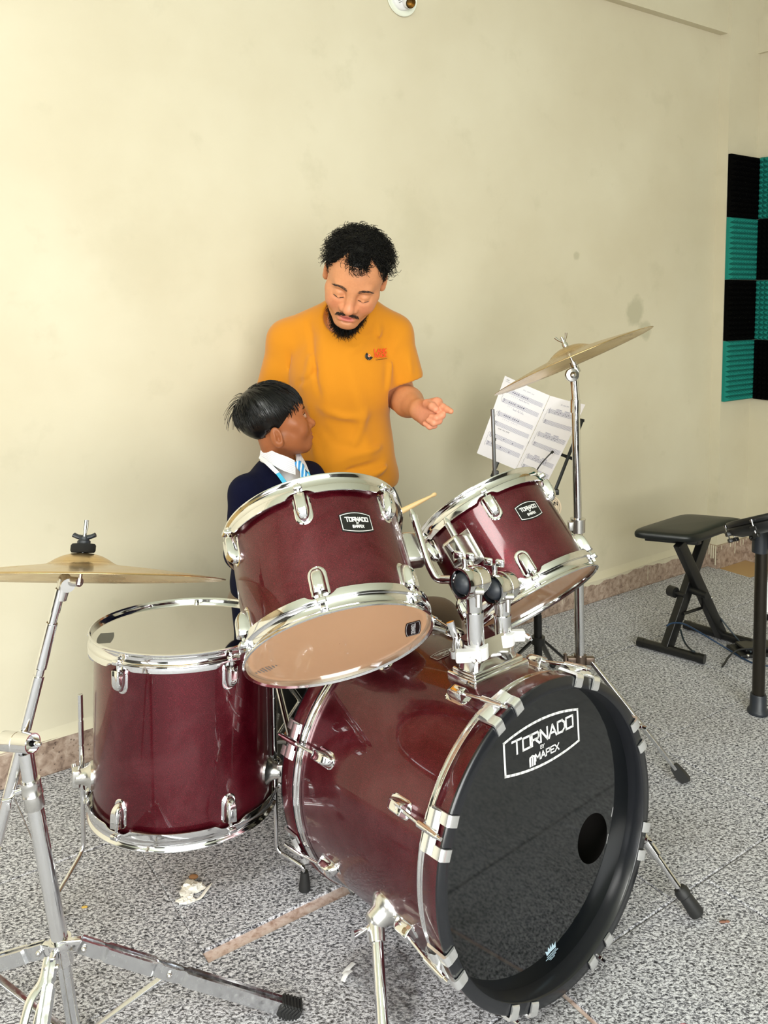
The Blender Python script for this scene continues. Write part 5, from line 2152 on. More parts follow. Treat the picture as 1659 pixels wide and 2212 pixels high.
# pencil marks on the back wall
pm = MB()
for k, (cx_, cz_, rx_, rz_) in enumerate([(.30, .84, .10, .022), (.33, .842, .11, .030), (.36, .838, .07, .026)]):
    pts = [R(cx_ - .72 + rx_ * math.cos(a), .0007, cz_ - .16 + rz_ * math.sin(a)) for a in np.linspace(2.9, 6.4, 26)]
    pm.tube(pts, .0006, 4)
for k in range(4):
    pts = [R(.98 + .03 * k + .012 * math.sin(a * 3 + k), .0007, .36 + .07 * a) for a in np.linspace(0, 2.2, 24)]
    pm.tube(pts, .0006, 4)
po = pm.build('pencil_scribble', mat('pencil', srgb(176, 168, 156), .8), bpy.data.objects['wall_back'], None)

# ================================================================== PEOPLE
class Field:
    """signed distance field on a rectilinear grid, meshed with surface nets"""
    def __init__(self, xs, ys, zs):
        self.ax = [np.asarray(a, np.float32) for a in (xs, ys, zs)]
        self.D = np.full([len(a) for a in self.ax], 9.0, np.float32)

    def sl(self, lo, hi):
        out = []
        for a, l, h in zip(self.ax, lo, hi):
            i0 = max(0, int(np.searchsorted(a, l)) - 1)
            i1 = min(len(a), int(np.searchsorted(a, h)) + 1)
            out.append(slice(i0, max(i1, i0)))
        return tuple(out)

    def pts(self, s):
        return np.meshgrid(*[a[q] for a, q in zip(self.ax, s)], indexing='ij')

    def put(self, fn, lo, hi, k=.01, op='u'):
        pad = k + .012
        s = self.sl(np.asarray(lo) - pad, np.asarray(hi) + pad)
        if any(q.stop - q.start < 1 for q in s):
            return self
        X, Y, Z = self.pts(s)
        d = fn(X, Y, Z).astype(np.float32)
        A = self.D[s]
        if op == 'u':
            h = np.maximum(k - np.abs(A - d), 0) / max(k, 1e-6)
            self.D[s] = np.minimum(A, d) - h * h * k * .25
        elif op == 's':
            d = -d
            h = np.maximum(k - np.abs(A - d), 0) / max(k, 1e-6)
            self.D[s] = np.maximum(A, d) + h * h * k * .25
        elif op == 'd':
            self.D[s] = A + d
        return self

    # round cone (capsule with two radii); sq squashes it along a direction
    def cone(self, a, b, ra, rb, k=.012, op='u'):
        a, b = np.asarray(a, float), np.asarray(b, float)
        ab = b - a
        L2 = max(ab @ ab, 1e-9)
        R_ = max(ra, rb)

        def fn(X, Y, Z):
            px, py, pz = X - a[0], Y - a[1], Z - a[2]
            t = np.clip((px * ab[0] + py * ab[1] + pz * ab[2]) / L2, 0, 1)
            return np.sqrt((px - t * ab[0]) ** 2 + (py - t * ab[1]) ** 2 + (pz - t * ab[2]) ** 2) - (ra + (rb - ra) * t)
        return self.put(fn, np.minimum(a, b) - R_, np.maximum(a, b) + R_, k, op)

    def chain(self, pts, rs, k=.012):
        for i in range(len(pts) - 1):
            self.cone(pts[i], pts[i + 1], rs[i], rs[i + 1], k)
        return self

    def ell(self, c, r, k=.012, op='u', rot=None, M=None):
        """M: 4x4 local->world, c and r in local units"""
        c = np.asarray(c, float)
        r = np.asarray(r, float)
        Rm = np.eye(3) if rot is None else np.asarray(rot, float)
        if M is not None:
            c = (M @ np.array([*c, 1.0]))[:3]
            Rm = M[:3, :3] @ Rm
        ext = np.sqrt(((Rm * r) ** 2).sum(1))

        def fn(X, Y, Z):
            p = [X - c[0], Y - c[1], Z - c[2]]
            q = [(Rm[0, i] * p[0] + Rm[1, i] * p[1] + Rm[2, i] * p[2]) / r[i] for i in range(3)]
            k0 = np.sqrt(q[0] ** 2 + q[1] ** 2 + q[2] ** 2) + 1e-6
            k1 = np.sqrt((q[0] / r[0]) ** 2 + (q[1] / r[1]) ** 2 + (q[2] / r[2]) ** 2) + 1e-6
            return k0 * (k0 - 1) / k1
        return self.put(fn, c - ext, c + ext, k, op)

    def crease(self, pts, w, amp):
        """raise (amp>0) or sink a ridge along a polyline"""
        pts = [np.asarray(p, float) for p in pts]
        lo = np.min(pts, 0) - 3 * w
        hi = np.max(pts, 0) + 3 * w
        s = self.sl(lo, hi)
        if any(q.stop - q.start < 1 for q in s):
            return self
        X, Y, Z = self.pts(s)
        best = None
        n = len(pts) - 1
        for i in range(n):
            a, ab = pts[i], pts[i + 1] - pts[i]
            L2 = max(ab @ ab, 1e-9)
            t = np.clip(((X - a[0]) * ab[0] + (Y - a[1]) * ab[1] + (Z - a[2]) * ab[2]) / L2, 0, 1)
            d2 = (X - a[0] - t * ab[0]) ** 2 + (Y - a[1] - t * ab[1]) ** 2 + (Z - a[2] - t * ab[2]) ** 2
            tt = (i + t) / n
            v = np.exp(-d2 / (w * w)) * np.sin(np.pi * np.clip(.12 + .76 * tt, 0, 1))
            best = v if best is None else np.maximum(best, v)
        self.D[s] -= (amp * best).astype(np.float32)
        return self

    def mesh(self):
        D = self.D
        neg = D < 0
        nx, ny, nz = D.shape
        cnt = np.zeros((nx - 1, ny - 1, nz - 1), np.uint8)
        for i in (0, 1):
            for j in (0, 1):
                for k in (0, 1):
                    cnt += neg[i:nx - 1 + i, j:ny - 1 + j, k:nz - 1 + k]
        act = (cnt > 0) & (cnt < 8)
        idx = np.argwhere(act)
        vid = np.full(act.shape, -1, np.int32)
        vid[act] = np.arange(len(idx), dtype=np.int32)
        pos = np.zeros((len(idx), 3))
        num = np.zeros(len(idx))
        cor = [(i, j, k) for i in (0, 1) for j in (0, 1) for k in (0, 1)]
        for a in cor:
            for ax in range(3):
                if a[ax] == 1:
                    continue
                b = list(a)
                b[ax] = 1
                d0 = D[idx[:, 0] + a[0], idx[:, 1] + a[1], idx[:, 2] + a[2]]
                d1 = D[idx[:, 0] + b[0], idx[:, 1] + b[1], idx[:, 2] + b[2]]
                m = (d0 < 0) != (d1 < 0)
                t = np.where(m, d0 / np.where(m, d0 - d1, 1), 0)
                p = np.tile(np.array(a, float), (len(idx), 1))
                p[:, ax] = t
                pos[m] += p[m]
                num[m] += 1
        pos = idx + pos / num[:, None]
        V = np.stack([np.interp(pos[:, i], np.arange(len(self.ax[i])), self.ax[i]) for i in range(3)], 1)
        F = []
        for ax in range(3):
            o1, o2 = (ax + 1) % 3, (ax + 2) % 3
            s0 = [slice(None)] * 3
            s1 = [slice(None)] * 3
            s0[ax] = slice(0, -1)
            s1[ax] = slice(1, None)
            a, b = neg[tuple(s0)], neg[tuple(s1)]
            cr = np.argwhere(a != b)
            cr = cr[(cr[:, o1] > 0) & (cr[:, o2] > 0) & (cr[:, o1] < D.shape[o1] - 1) & (cr[:, o2] < D.shape[o2] - 1)]
            if not len(cr):
                continue
            def vv(d1, d2):
                q = cr.copy()
                q[:, o1] -= d1
                q[:, o2] -= d2
                return vid[q[:, 0], q[:, 1], q[:, 2]]
            Q = np.stack([vv(1, 1), vv(0, 1), vv(0, 0), vv(1, 0)], 1)
            flip = ~a[cr[:, 0], cr[:, 1], cr[:, 2]]
            Q[flip] = Q[flip][:, ::-1]
            F.append(Q)
        return V, np.concatenate(F)


def relax(V, F, it=2, lam=.5):
    e = np.concatenate([F[:, [0, 1]], F[:, [1, 2]], F[:, [2, 3]], F[:, [3, 0]]])
    for _ in range(it):
        S_ = np.zeros_like(V)
        n = np.bincount(e[:, 0], minlength=len(V)) + np.bincount(e[:, 1], minlength=len(V))
        for c in range(3):
            S_[:, c] = np.bincount(e[:, 0], V[e[:, 1], c], len(V)) + np.bincount(e[:, 1], V[e[:, 0], c], len(V))
        V = V + lam * (S_ / np.maximum(n, 1)[:, None] - V)
    return V


def vf_object(name, V, F, m, parent, col=None):
    r = parent
    while r.parent:
        r = r.parent
    V = V - OFF[r.name]
    me = bpy.data.meshes.new(name)
    me.vertices.add(len(V))
    me.vertices.foreach_set('co', V.astype(np.float32).ravel())
    me.loops.add(F.size)
    me.loops.foreach_set('vertex_index', F.astype(np.int32).ravel())
    me.polygons.add(len(F))
    me.polygons.foreach_set('loop_start', np.arange(0, F.size, F.shape[1], dtype=np.int32))
    me.update(calc_edges=True)
    me.materials.append(m)
    if col is not None:
        at = me.color_attributes.new('tone', 'FLOAT_COLOR', 'POINT')
        at.data.foreach_set('color', np.c_[col, np.ones(len(col))].astype(np.float32).ravel())
    me.shade_smooth()
    return link(name, me, parent)


def lin(r, g, b):
    return np.array(srgb(r, g, b)[:3])


def skin_mat(name):
    m = mat(name, (1, 1, 1, 1), .46, 0, .42)
    t = NT(m)
    a = t.n('Attribute', _attribute_name='tone')
    q = t.noise(t.coord(), 160, 3, .6)
    t.l(t.mix(t.ramp(q.outputs[0], [(.35, G(.10)), (.65, G(0))]).outputs[0], a.outputs['Color'], (.25, .10, .06, 1)), t.b.inputs['Base Color'])
    t.b.inputs['Subsurface Weight'].default_value = .12
    t.b.inputs['Subsurface Radius'].default_value = (.012, .005, .003)
    t.b.inputs['Subsurface Scale'].default_value = .6
    t.bump(q.outputs[0], .05, .001)
    return m


MT['skin_man'] = skin_mat('tan_skin')
MT['skin_boy'] = skin_mat('brown_skin')
MT['hair'] = mat('black_hair', (.0022, .0018, .0016, 1), .5, 0, .25)
MT['hair_boy'] = mat('black_straight_hair', (.0022, .002, .0025, 1), .30, 0, .45)
MT['brow'] = mat('dark_brow', (.030, .016, .010, 1), .6)


def cloth(name, color, scale, rough=.85, amt=.25, sheen=.2):
    m = mat(name, color, rough, 0, .25, sheen=sheen)
    t = NT(m)
    c = t.coord()
    t.bump(t.noise(c, scale, 3).outputs[0], amt, .0015)
    return m


MT['mustard'] = cloth('mustard_jersey', srgb(206, 132, 22), 700, .85, .12)
MT['navy'] = cloth('navy_knit', (.0010, .0020, .020, 1), 500, .95, .35, .0)
MT['charcoal'] = cloth('charcoal_denim', (.012, .013, .016, 1), 500)
MT['greytrouser'] = cloth('grey_brown_trouser', srgb(128, 110, 92), 500)
MT['shirtwhite'] = mat('white_striped_shirt', srgb(246, 246, 250), .7)


def rotm(yaw, pitch, roll):
    """head frame: local -y is the face, +z the crown. yaw about z, pitch (nod down +) about x, roll about y"""
    y, p, r = [math.radians(a) for a in (yaw, pitch, roll)]
    Rz = np.array([[math.cos(y), -math.sin(y), 0], [math.sin(y), math.cos(y), 0], [0, 0, 1]])
    Rx = np.array([[1, 0, 0], [0, math.cos(p), -math.sin(p)], [0, math.sin(p), math.cos(p)]])
    Ry = np.array([[math.cos(r), 0, math.sin(r)], [0, 1, 0], [-math.sin(r), 0, math.cos(r)]])
    return Ry @ Rz @ Rx


def head(fd, M, s=1.0, lids=True, child=False, open_mouth=0.0, crown=.078):
    """add a head to the field. M local->world, unit head 0.23 m high"""
    H = lambda *p: (M @ np.array([p[0] * s, p[1] * s, p[2] * s, 1.0]))[:3]

    def E(c, r, k=.012, op='u', rot=None):
        fd.ell(np.array(c) * s, np.array(r) * s, k * s, op, rot, M)

    def C(a, b, ra, rb, k=.012, op='u'):
        fd.cone(H(*a), H(*b), ra * s, rb * s, k * s, op)
    ch = 1 if child else 0
    E((0, .018, .040), (.074, .094, crown))
    E((0, -.018, .020), (.067, .070, .075), .03)
    E((0, -.026, -.040), (.060 - .002 * ch, .060, .070), .03)
    for sx in (-1, 1):
        C((sx * .052, .004, -.058), (sx * .018, -.066, -.098 + .006 * ch), .017, .014, .03)
        E((sx * .038, -.062, -.034), (.027 + .002 * ch, .022, .028), .024)
        C((sx * .055, -.045, -.012), (sx * .040, -.066, -.012), .014, .012, .02)
    E((0, -.070 + .008 * ch, -.099 + .008 * ch), (.022, .019, .017), .02)
    # brow, sockets
    C((-.036, -.0735, .022), (.036, -.0735, .022), .011, .011, .016)
    for sx in (-1, 1):
        E((sx * .032, -.0935, .001), (.019, .015, .013), .014, 's')
    # nose
    C((0, -.083, .014), (0, -.101, -.030), .0075, .0105, .016)
    E((0, -.1035, -.033), (.0135, .0120, .0115), .010)
    for sx in (-1, 1):
        E((sx * .0155, -.0910, -.0365), (.0095, .0110, .0095), .006)
        E((sx * .0075, -.099, -.0445), (.0036, .005, .0035), .003, 's')
    # mouth mound, lips
    E((0, -.074, -.066), (.030, .020, .024), .02)
    for sx in (-1, 1):
        E((sx * .0085, -.0905, -.0600), (.0135, .0065, .0050), .005)
        E((sx * .0075, -.0890, -.0715 - open_mouth * .004), (.0145, .0075, .0062), .006)
    E((0, -.0935, -.0655 - open_mouth * .001), (.019, .006, .0012 + .0022 * open_mouth), .003, 's')
    E((0, -.0900, -.0815), (.014, .006, .004), .008, 's')
    # eyeballs and lids
    for sx in (-1, 1):
        E((sx * .032, -.0755, .0015), (.0150, .0125, .0115), .004)
        C((sx * .019, -.0835, -.0045), (sx * .032, -.0885, -.0072), .0016, .0020, .004)
        C((sx * .032, -.0885, -.0072), (sx * .045, -.0800, -.0040), .0020, .0016, .004)
    # ears
    for sx in (-1, 1):
        rt = np.array([[math.cos(.35 * sx), -math.sin(.35 * sx), 0], [math.sin(.35 * sx), math.cos(.35 * sx), 0], [0, 0, 1]])
        ez = -.034 * ch
        ey = .006 * ch
        E((sx * .077, .014 + ey, .000 + ez), (.0075, .0185, .031), .008, 'u', rt)
        E((sx * .075, .008 + ey, -.020 + ez), (.007, .011, .013), .008, 'u', rt)
        E((sx * .0862, .013 + ey, .003 + ez), (.0066, .0125, .0215), .0025, 's', rt)
        E((sx * .0835, .008 + ey, -.006 + ez), (.0075, .0062, .0095), .0025, 's', rt)
        E((sx * .0800, .019 + ey, .004 + ez), (.0034, .0040, .0160), .003, 'u', rt)
        E((sx * .079, .003 + ey, -.006 + ez), (.004, .0045, .008), .004)
    return H


def strand_mesh(strands, r0, r1, sides=3):
    """strands: list of (n,3) arrays, tapered thin tubes joined in one mesh"""
    Vs, Fs = [], []
    base = 0
    ang = np.linspace(0, 2 * np.pi, sides, endpoint=False)
    for P_ in strands:
        n = len(P_)
        T = np.gradient(P_, axis=0)
        T /= np.maximum(np.linalg.norm(T, axis=1)[:, None], 1e-9)
        ref = np.where(np.abs(T[:, 2:3]) < .9, np.array([[0, 0, 1.0]]), np.array([[1.0, 0, 0]]))
        u = np.cross(ref, T)
        u /= np.maximum(np.linalg.norm(u, axis=1)[:, None], 1e-9)
        w = np.cross(T, u)
        r = np.linspace(r0, r1, n)[:, None, None]
        ring = P_[:, None] + r * (np.cos(ang)[None, :, None] * u[:, None] + np.sin(ang)[None, :, None] * w[:, None])
        Vs.append(ring.reshape(-1, 3))
        i = np.arange(n - 1)[:, None] * sides
        j = np.arange(sides)[None]
        j2 = (j + 1) % sides
        Fs.append(np.stack([i + j, i + j2, i + sides + j2, i + sides + j], -1).reshape(-1, 4) + base)
        base += n * sides
    return np.concatenate(Vs), np.concatenate(Fs)


def grid_axis(segs):
    """[(start, end, step), ...] -> coordinates"""
    out = []
    for a, b, h in segs:
        n = max(1, int(round((b - a) / h)))
        out += list(np.linspace(a, b, n, endpoint=False))
    out.append(segs[-1][1])
    return out


def finger(fd, pts, r, k=.004):
    rs = np.linspace(r, r * .78, len(pts))
    for i in range(len(pts) - 1):
        fd.cone(pts[i], pts[i + 1], rs[i], rs[i + 1], k)


# ------------------------------------------------------------------ THE MAN
man = empty('person', (-.07, 2.44, 0), 'bearded man with curly black hair in a mustard t-shirt, bending and pointing right', 'person', None)
OFF[man.name] = np.array(man.location)
MH = np.eye(4)
MH[:3, :3] = rotm(3, 38, 12)
MH[:3, 3] = (-0.0762, 2.2, 1.3864)
MS = 1.0
A = lambda *p: np.array(p, float)
neck = A(*(-0.0918, 2.31, 1.2938))
chest = A(*(-0.1169, 2.39, 1.1212))
waist = A(*(-0.119, 2.42, 0.9135))
pelv = A(*(-0.1206, 2.44, 0.736))
S1, S2 = A(*(-0.2787, 2.41, 1.207)), A(*(0.0245, 2.38, 1.226))
E1, H1 = A(*(-0.3374, 2.47, 0.9676)), A(*(-0.3215, 2.46, 0.7493))
E2 = A(*(0.0491, 2.4, 1.042))
W2 = A(*(0.0963, 2.245, 1.0274))
zs = grid_axis([(-.01, .80, .014), (.80, .98, .008), (.98, 1.09, .0024), (1.09, 1.20, .006), (1.20, 1.52, .0023)])
xs = grid_axis([(-.42, -.20, .008), (-.20, .05, .0023), (.05, .085, .004), (.085, .215, .0022), (.215, .24, .006)])
ys = grid_axis([(2.04, 2.33, .0024), (2.33, 2.42, .005), (2.42, 2.64, .010)])
fm = Field(xs, ys, zs)
HM_ = head(fm, MH, MS, open_mouth=.9, crown=.073)
fm.cone(HM_(0, .022, -.05), neck + A(-.004, .018, -.02), .052, .053, .02)
fm.cone(neck + A(0, .022, -.03), chest, .058, .095, .03)
fm.ell(chest, (.142, .090, .13), .03)
fm.cone(chest, waist, .105, .105, .04)
fm.ell(waist, (.125, .092, .12), .04)
fm.ell(pelv, (.145, .105, .11), .04)
for a in (S1, S2):
    fm.cone(neck + A(0, .03, -.04), a, .045, .050, .02)
fm.chain([S1, E1, H1], [.050, .041, .028], .015)
fm.chain([S2, S2 + (E2 - S2) * .5, E2], [.048, .040, .038], .015)
fm.chain([E2, E2 + (W2 - E2) * .4, W2], [.042, .042, .027], .015)
# left arm of the man ends in a relaxed hand
hd = A(.02, -.05, -1.0) / 1.0
fm.ell(H1 + A(.002, -.01, -.04), (.024, .036, .045), .012)
for i in range(4):
    b0 = H1 + A(.0, -.034 + .018 * i, -.075)
    finger(fm, [b0, b0 + A(.006, 0, -.03), b0 + A(.016, 0, -.055)], .009)
finger(fm, [H1 + A(.01, -.035, -.03), H1 + A(.02, -.055, -.06), H1 + A(.024, -.058, -.082)], .010)
# pointing hand: back of the hand up, index stretched, the others curled under
k1 = A(*(0.1395, 2.175, 1.0544))      # index knuckle
k2 = A(*(0.1378, 2.165, 1.0387))
k3 = A(*(0.1318, 2.165, 1.0215))
k4 = A(*(0.1239, 2.175, 1.0053))
wr = W2
for kn_, r in ((k1, .0165), (k2, .0165), (k3, .016), (k4, .0145)):
    fm.cone(wr + (kn_ - wr) * .12, kn_, .0215, r, .012)
fm.cone(wr, A(*(0.1132, 2.205, 1.0081)), .026, .021, .012)
finger(fm, [k1, A(*(0.1533, 2.145, 1.0488)), A(*(0.1631, 2.132, 1.0439)), A(*(0.1719, 2.122, 1.0406))], .0098)
finger(fm, [k2, A(*(0.1503, 2.135, 1.0284)), A(*(0.1355, 2.128, 1.0223)), A(*(0.123, 2.14, 1.0241))], .0100)
finger(fm, [k3, A(*(0.142, 2.135, 1.0139)), A(*(0.1285, 2.13, 1.0087)), A(*(0.116, 2.142, 1.0141))], .0098)
finger(fm, [k4, A(*(0.1308, 2.148, 0.9998)), A(*(0.1186, 2.145, 0.9966)), A(*(0.107, 2.155, 1.0035))], .0088)
finger(fm, [wr + A(.010, -.012, .010), A(*(0.1133, 2.185, 1.0519)), A(*(0.1259, 2.15, 1.0493)), A(*(0.1336, 2.138, 1.0437))], .0118, .006)
# legs
for sx, kx in ((-1, -.13), (1, .10)):
    hip = pelv + A(sx * .085, .0, -.05)
    kn_ = A(pelv[0] + kx, 2.40, .43)
    an = A(pelv[0] + kx * 1.25, 2.50, .075)
    fm.chain([hip, kn_, an], [.080, .055, .038], .03)
    fm.cone(an + A(0, .02, -.035), an + A(0, -.15, -.048), .034, .026, .02)
V, F = fm.mesh()
V = relax(V, F, 2, .4)
MI = np.linalg.inv(MH)
L = (np.c_[V, np.ones(len(V))] @ MI.T)[:, :3] / MS
base = lin(206, 142, 100)
col = np.tile(base, (len(V), 1))
def blend(col, w, c):
    w = np.clip(w, 0, 1)[:, None]
    return col * (1 - w) + np.asarray(c) * w
nearh = np.exp(-((np.linalg.norm(L * [1, 1, .8], axis=1) / .2) ** 6))
lip = np.exp(-((L[:, 0] / .021) ** 4) - (((L[:, 2] + .0660) / .0105) ** 4) - (((L[:, 1] + .094) / .012) ** 4))
mouth = np.exp(-((L[:, 0] / .015) ** 4) - (((L[:, 2] + .0655) / .0022) ** 2) - (((L[:, 1] + .088) / .009) ** 4))
cheek = sum(np.exp(-(((L[:, 0] - sx * .04) / .022) ** 2) - (((L[:, 2] + .032) / .022) ** 2) - (((L[:, 1] + .07) / .04) ** 2)) for sx in (-1, 1))
nose = np.exp(-((L[:, 0] / .018) ** 2) - (((L[:, 2] + .03) / .02) ** 2) - (((L[:, 1] + .10) / .02) ** 2))
stub = np.exp(-((L[:, 0] / .026) ** 4) - (((L[:, 2] + .0515) / .0055) ** 2) - (((L[:, 1] + .09) / .02) ** 4))
col = blend(col, .55 * cheek, lin(214, 128, 96))
col = blend(col, .6 * nose, lin(218, 136, 106))
col = blend(col, .45 * stub, lin(110, 74, 56))
col = blend(col, .9 * lip, lin(196, 98, 92))
col = blend(col, mouth, lin(70, 24, 22))
hnd = np.exp(-((np.linalg.norm(V - k3, axis=1) / .075) ** 4))
col = blend(col, .8 * hnd, lin(226, 150, 122))
man_b = vf_object('body', V, F, MT['skin_man'], man, col)

# face details riding on the head: lash lines, brows, moustache, beard, hair
def face_strands(M, s, fn_list, r0, r1, name, m, parent, sides=3):
    out = []
    for P_ in fn_list:
        q = np.c_[np.asarray(P_) * s, np.ones(len(P_))] @ M.T
        out.append(q[:, :3])
    V, F = strand_mesh(out, r0, r1, sides)
    return vf_object(name, V, F, m, parent)


def face_y(L):
    """depth of the face surface at local (x, z)"""
    q = L[(L[:, 1] < -.03) & (np.abs(L[:, 0]) < .075) & (np.abs(L[:, 2]) < .13)]
    def f(x, z, rad=.0028):
        for k in (1, 2, 4):
            m = (np.abs(q[:, 0] - x) < rad * k) & (np.abs(q[:, 2] - z) < rad * k)
            if m.any():
                return float(q[m, 1].mean())
        return -.08
    return f


fy = face_y(L)
r = random.Random(21)
br = []
for sx in (-1, 1):
    for k in range(70):
        t = r.random()
        x = sx * (.013 + .036 * t)
        z = .0215 + .0085 * math.sin(t * 2.2) - .006 * t * t + r.uniform(-.0036, .0036) * (1.1 - .6 * t)
        y = fy(x, z) - .0004
        d = A(sx * .006, .0012 * t, .0022 * (1 - 1.6 * t))
        p0 = A(x, y, z)
        br.append(np.array([p0, p0 + d * .6 + A(0, -.0012, 0), p0 + d * 1.2 + A(0, -.0006, 0)]))
face_strands(MH, MS, br, .00042, .0002, 'eyebrows', MT['brow'], man_b)['kind'] = 'stuff'
la = []
for sx in (-1, 1):
    xz = [(sx * (.019 + .027 * t), -.0050 - .0042 * math.sin(math.pi * (.1 + .8 * t))) for t in np.linspace(0, 1, 10)]
    pts = [A(x, fy(x, z, .002) - .0003, z) for x, z in xz]
    la.append(np.array(pts))
face_strands(MH, MS, la, .0015, .0010, 'eyelashes', MT['brow'], man_b, 5)
mo = []
for sx in (-1, 1):
    for k in range(150):
        t = r.random()
        x = sx * (.003 + .026 * t)
        z = -.0505 - .009 * t ** 2 + r.uniform(-.0028, .0028)
        p0 = A(x, fy(x, z) - .0002, z)
        d = A(sx * .004, -.0010, -.0062)
        mo.append(np.array([p0, p0 + d * .5 + A(0, -.0014, 0), p0 + d]))
face_strands(MH, MS, mo, .00042, .0002, 'moustache', MT['brow'], man_b)
be = []
for k in range(2300):
    t = r.uniform(-1, 1)          # along the jaw, ear to ear
    a = abs(t)
    x = .060 * math.copysign(a ** .8, t)
    y = -.083 + .090 * a ** 1.9
    z = -.108 + .040 * a ** 2.2
    drop = r.random()
    p0 = A(x * (1 - .12 * drop), y + .030 * drop, z - .008 * drop) + A(r.uniform(-.003, .003), r.uniform(-.003, .003), r.uniform(-.003, .002))
    if a > .80 and r.random() < .75:
        continue
    ln = (.040 - .022 * a) * r.uniform(.55, 1.1)
    d = A(t * .35 + r.uniform(-.4, .4), -.35 + r.uniform(-.35, .35), -1.0)
    d /= np.linalg.norm(d)
    c1 = A(r.uniform(-1, 1), r.uniform(-1, 1), 0) * ln * .22
    be.append(np.array([p0, p0 + d * ln * .4 + c1, p0 + d * ln * .75 - c1 * .4, p0 + d * ln + c1 * .6]))
face_strands(MH, MS, be, .00055, .0003, 'beard', MT['hair'], man_b)


def scalp(n, r, mask, rz=.0795):
    """points and normals on the skull ellipsoid where mask(az, el) holds; az 0 = face, el up"""
    out = []
    while len(out) < n:
        v = A(r.gauss(0, 1), r.gauss(0, 1), r.gauss(0, 1))
        v /= np.linalg.norm(v)
        az = math.degrees(math.atan2(v[0], -v[1]))
        el = math.degrees(math.asin(v[2]))
        if not mask(az, el):
            continue
        c, rad = A(0, .016, .040), A(.0755, .0955, rz)
        p = c + v * rad
        nn = v / rad
        nn /= np.linalg.norm(nn)
        out.append((p, nn, az, el))
    return out


def man_mask(az, el):
    """receding corners either side of a forelock, sideburns in front of the ears"""
    a = abs(az)
    line = np.interp(a, [0, 18, 25, 30, 35, 40, 45, 53, 61, 72, 84, 89, 112, 118, 140, 180], [24, 25, 31, 40, 45, 40, 28, 8, -14, -30, -34, -8, -6, -24, -34, -36])
    return el > line


hs_ = []
for (p, n, az, el) in scalp(2700, r, man_mask, .0765):
    ln = r.uniform(.018, .034) * (1.0 if el > 5 else .42) * (.72 if el > 55 else 1)
    wild = r.random() < .10 and el > 10
    if wild:
        ln *= 1.25
    if abs(az) > 62 and -6 < el < 42:
        ln *= 1.25
    t1 = np.cross(n, A(0, 0, 1) + .3 * A(r.gauss(0, 1), r.gauss(0, 1), r.gauss(0, 1)))
    t1 /= max(np.linalg.norm(t1), 1e-6)
    t2 = np.cross(n, t1)
    cr = r.uniform(.0045, .0090) if not wild else r.uniform(.0065, .0105)
    ph = r.uniform(0, 6.28)
    turns = r.uniform(.7, 1.4) if not wild else r.uniform(.9, 1.7)
    sweep = A(.10 * (1 if az > 0 else -1), 0, -.25) if abs(az) > 50 else A(r.uniform(-.3, .3), -.45, -.25) if el < 62 else A(r.uniform(-.4, .4), r.uniform(-.5, .2), 0)
    pts = []
    for q in np.linspace(0, 1, 17 if wild else 10):
        a = ph + turns * 6.28 * q
        pts.append(p - n * .003 + n * ln * q * (1 - .25 * q) + sweep * ln * q * q + (t1 * math.cos(a) + t2 * math.sin(a)) * cr * q ** .6)
    hs_.append(np.array(pts))
hair_o = face_strands(MH, MS, hs_, .0010, .0005, 'hair', MT['hair'], man_b)


def scalp_cap(M, s, mask, lift, name, m, parent, dn=64, wob=0.0, rz=.0795):
    """thin cap under the strands so that no skin shines through"""
    n1, n2 = dn * 2, dn
    V_, F_ = [], []
    idx = {}
    azs_ = np.linspace(-180, 180, n1, endpoint=False)
    els = np.linspace(-60, 90, n2)
    for i, az in enumerate(azs_):
        for j, el in enumerate(els):
            a, e = math.radians(az), math.radians(el)
            v = A(math.sin(a) * math.cos(e), -math.cos(a) * math.cos(e), math.sin(e))
            li = lift * (1 + wob * math.sin(az * .13) * math.cos(el * .17)) * min(1, max(0, (0 if not mask(az, el) else 1)))
            p = A(0, .016, .040) + v * (A(.0755, .0955, rz) + li)
            idx[i, j] = len(V_)
            V_.append((M @ np.array([*(p * s), 1]))[:3])
    for i in range(n1):
        for j in range(n2 - 1):
            az, el = azs_[i] + 180 / n1, (els[j] + els[j + 1]) / 2
            if az > 180:
                az -= 360
            if mask(az, el):
                i2 = (i + 1) % n1
                F_.append((idx[i, j], idx[i2, j], idx[i2, j + 1], idx[i, j + 1]))
    return vf_object(name, np.array(V_), np.array(F_), m, parent)


scalp_cap(MH, MS, lambda a, e: man_mask(a * 1.03, e - 2.5), .004, 'scalp_hair', MT['hair'], hair_o, rz=.0765)

# ---- his clothes
zs = grid_axis([(.76, 1.36, .0036)])
xs = grid_axis([(-.40, .16, .0036)])
ys = grid_axis([(2.18, 2.60, .0042)])
ts = Field(xs, ys, zs)
hem = A(*(-0.1062, 2.43, 0.801))
ts.cone(neck + A(0, .028, -.030), chest + A(0, .0, .02), .080, .125, .05)
ts.ell(chest, (.162, .112, .15), .05)
ts.ell(chest + A(.012, -.012, -.03), (.135, .105, .12), .04)
ts.cone(chest, waist, .118, .118, .05)
ts.ell(waist + A(.0, 0, 0), (.140, .112, .13), .05)
ts.ell(waist + A(.004, -.02, -.07), (.138, .115, .10), .05)
ts.ell(hem, (.150, .122, .085), .04)
for a in (S1, S2):
    ts.cone(neck + A(.045 * np.sign(a[0] - neck[0]), .030, -.012), a + A(0, 0, .0), .047, .060, .03)
SL1 = A(*(-0.3072, 2.435, 1.0691))
SL2 = A(*(0.0607, 2.385, 1.1056))
ts.chain([S1 + A(.008, 0, -.004), SL1], [.064, .066], .022)
ts.chain([S2 + A(-.006, 0, -.004), SL2], [.062, .052], .016)
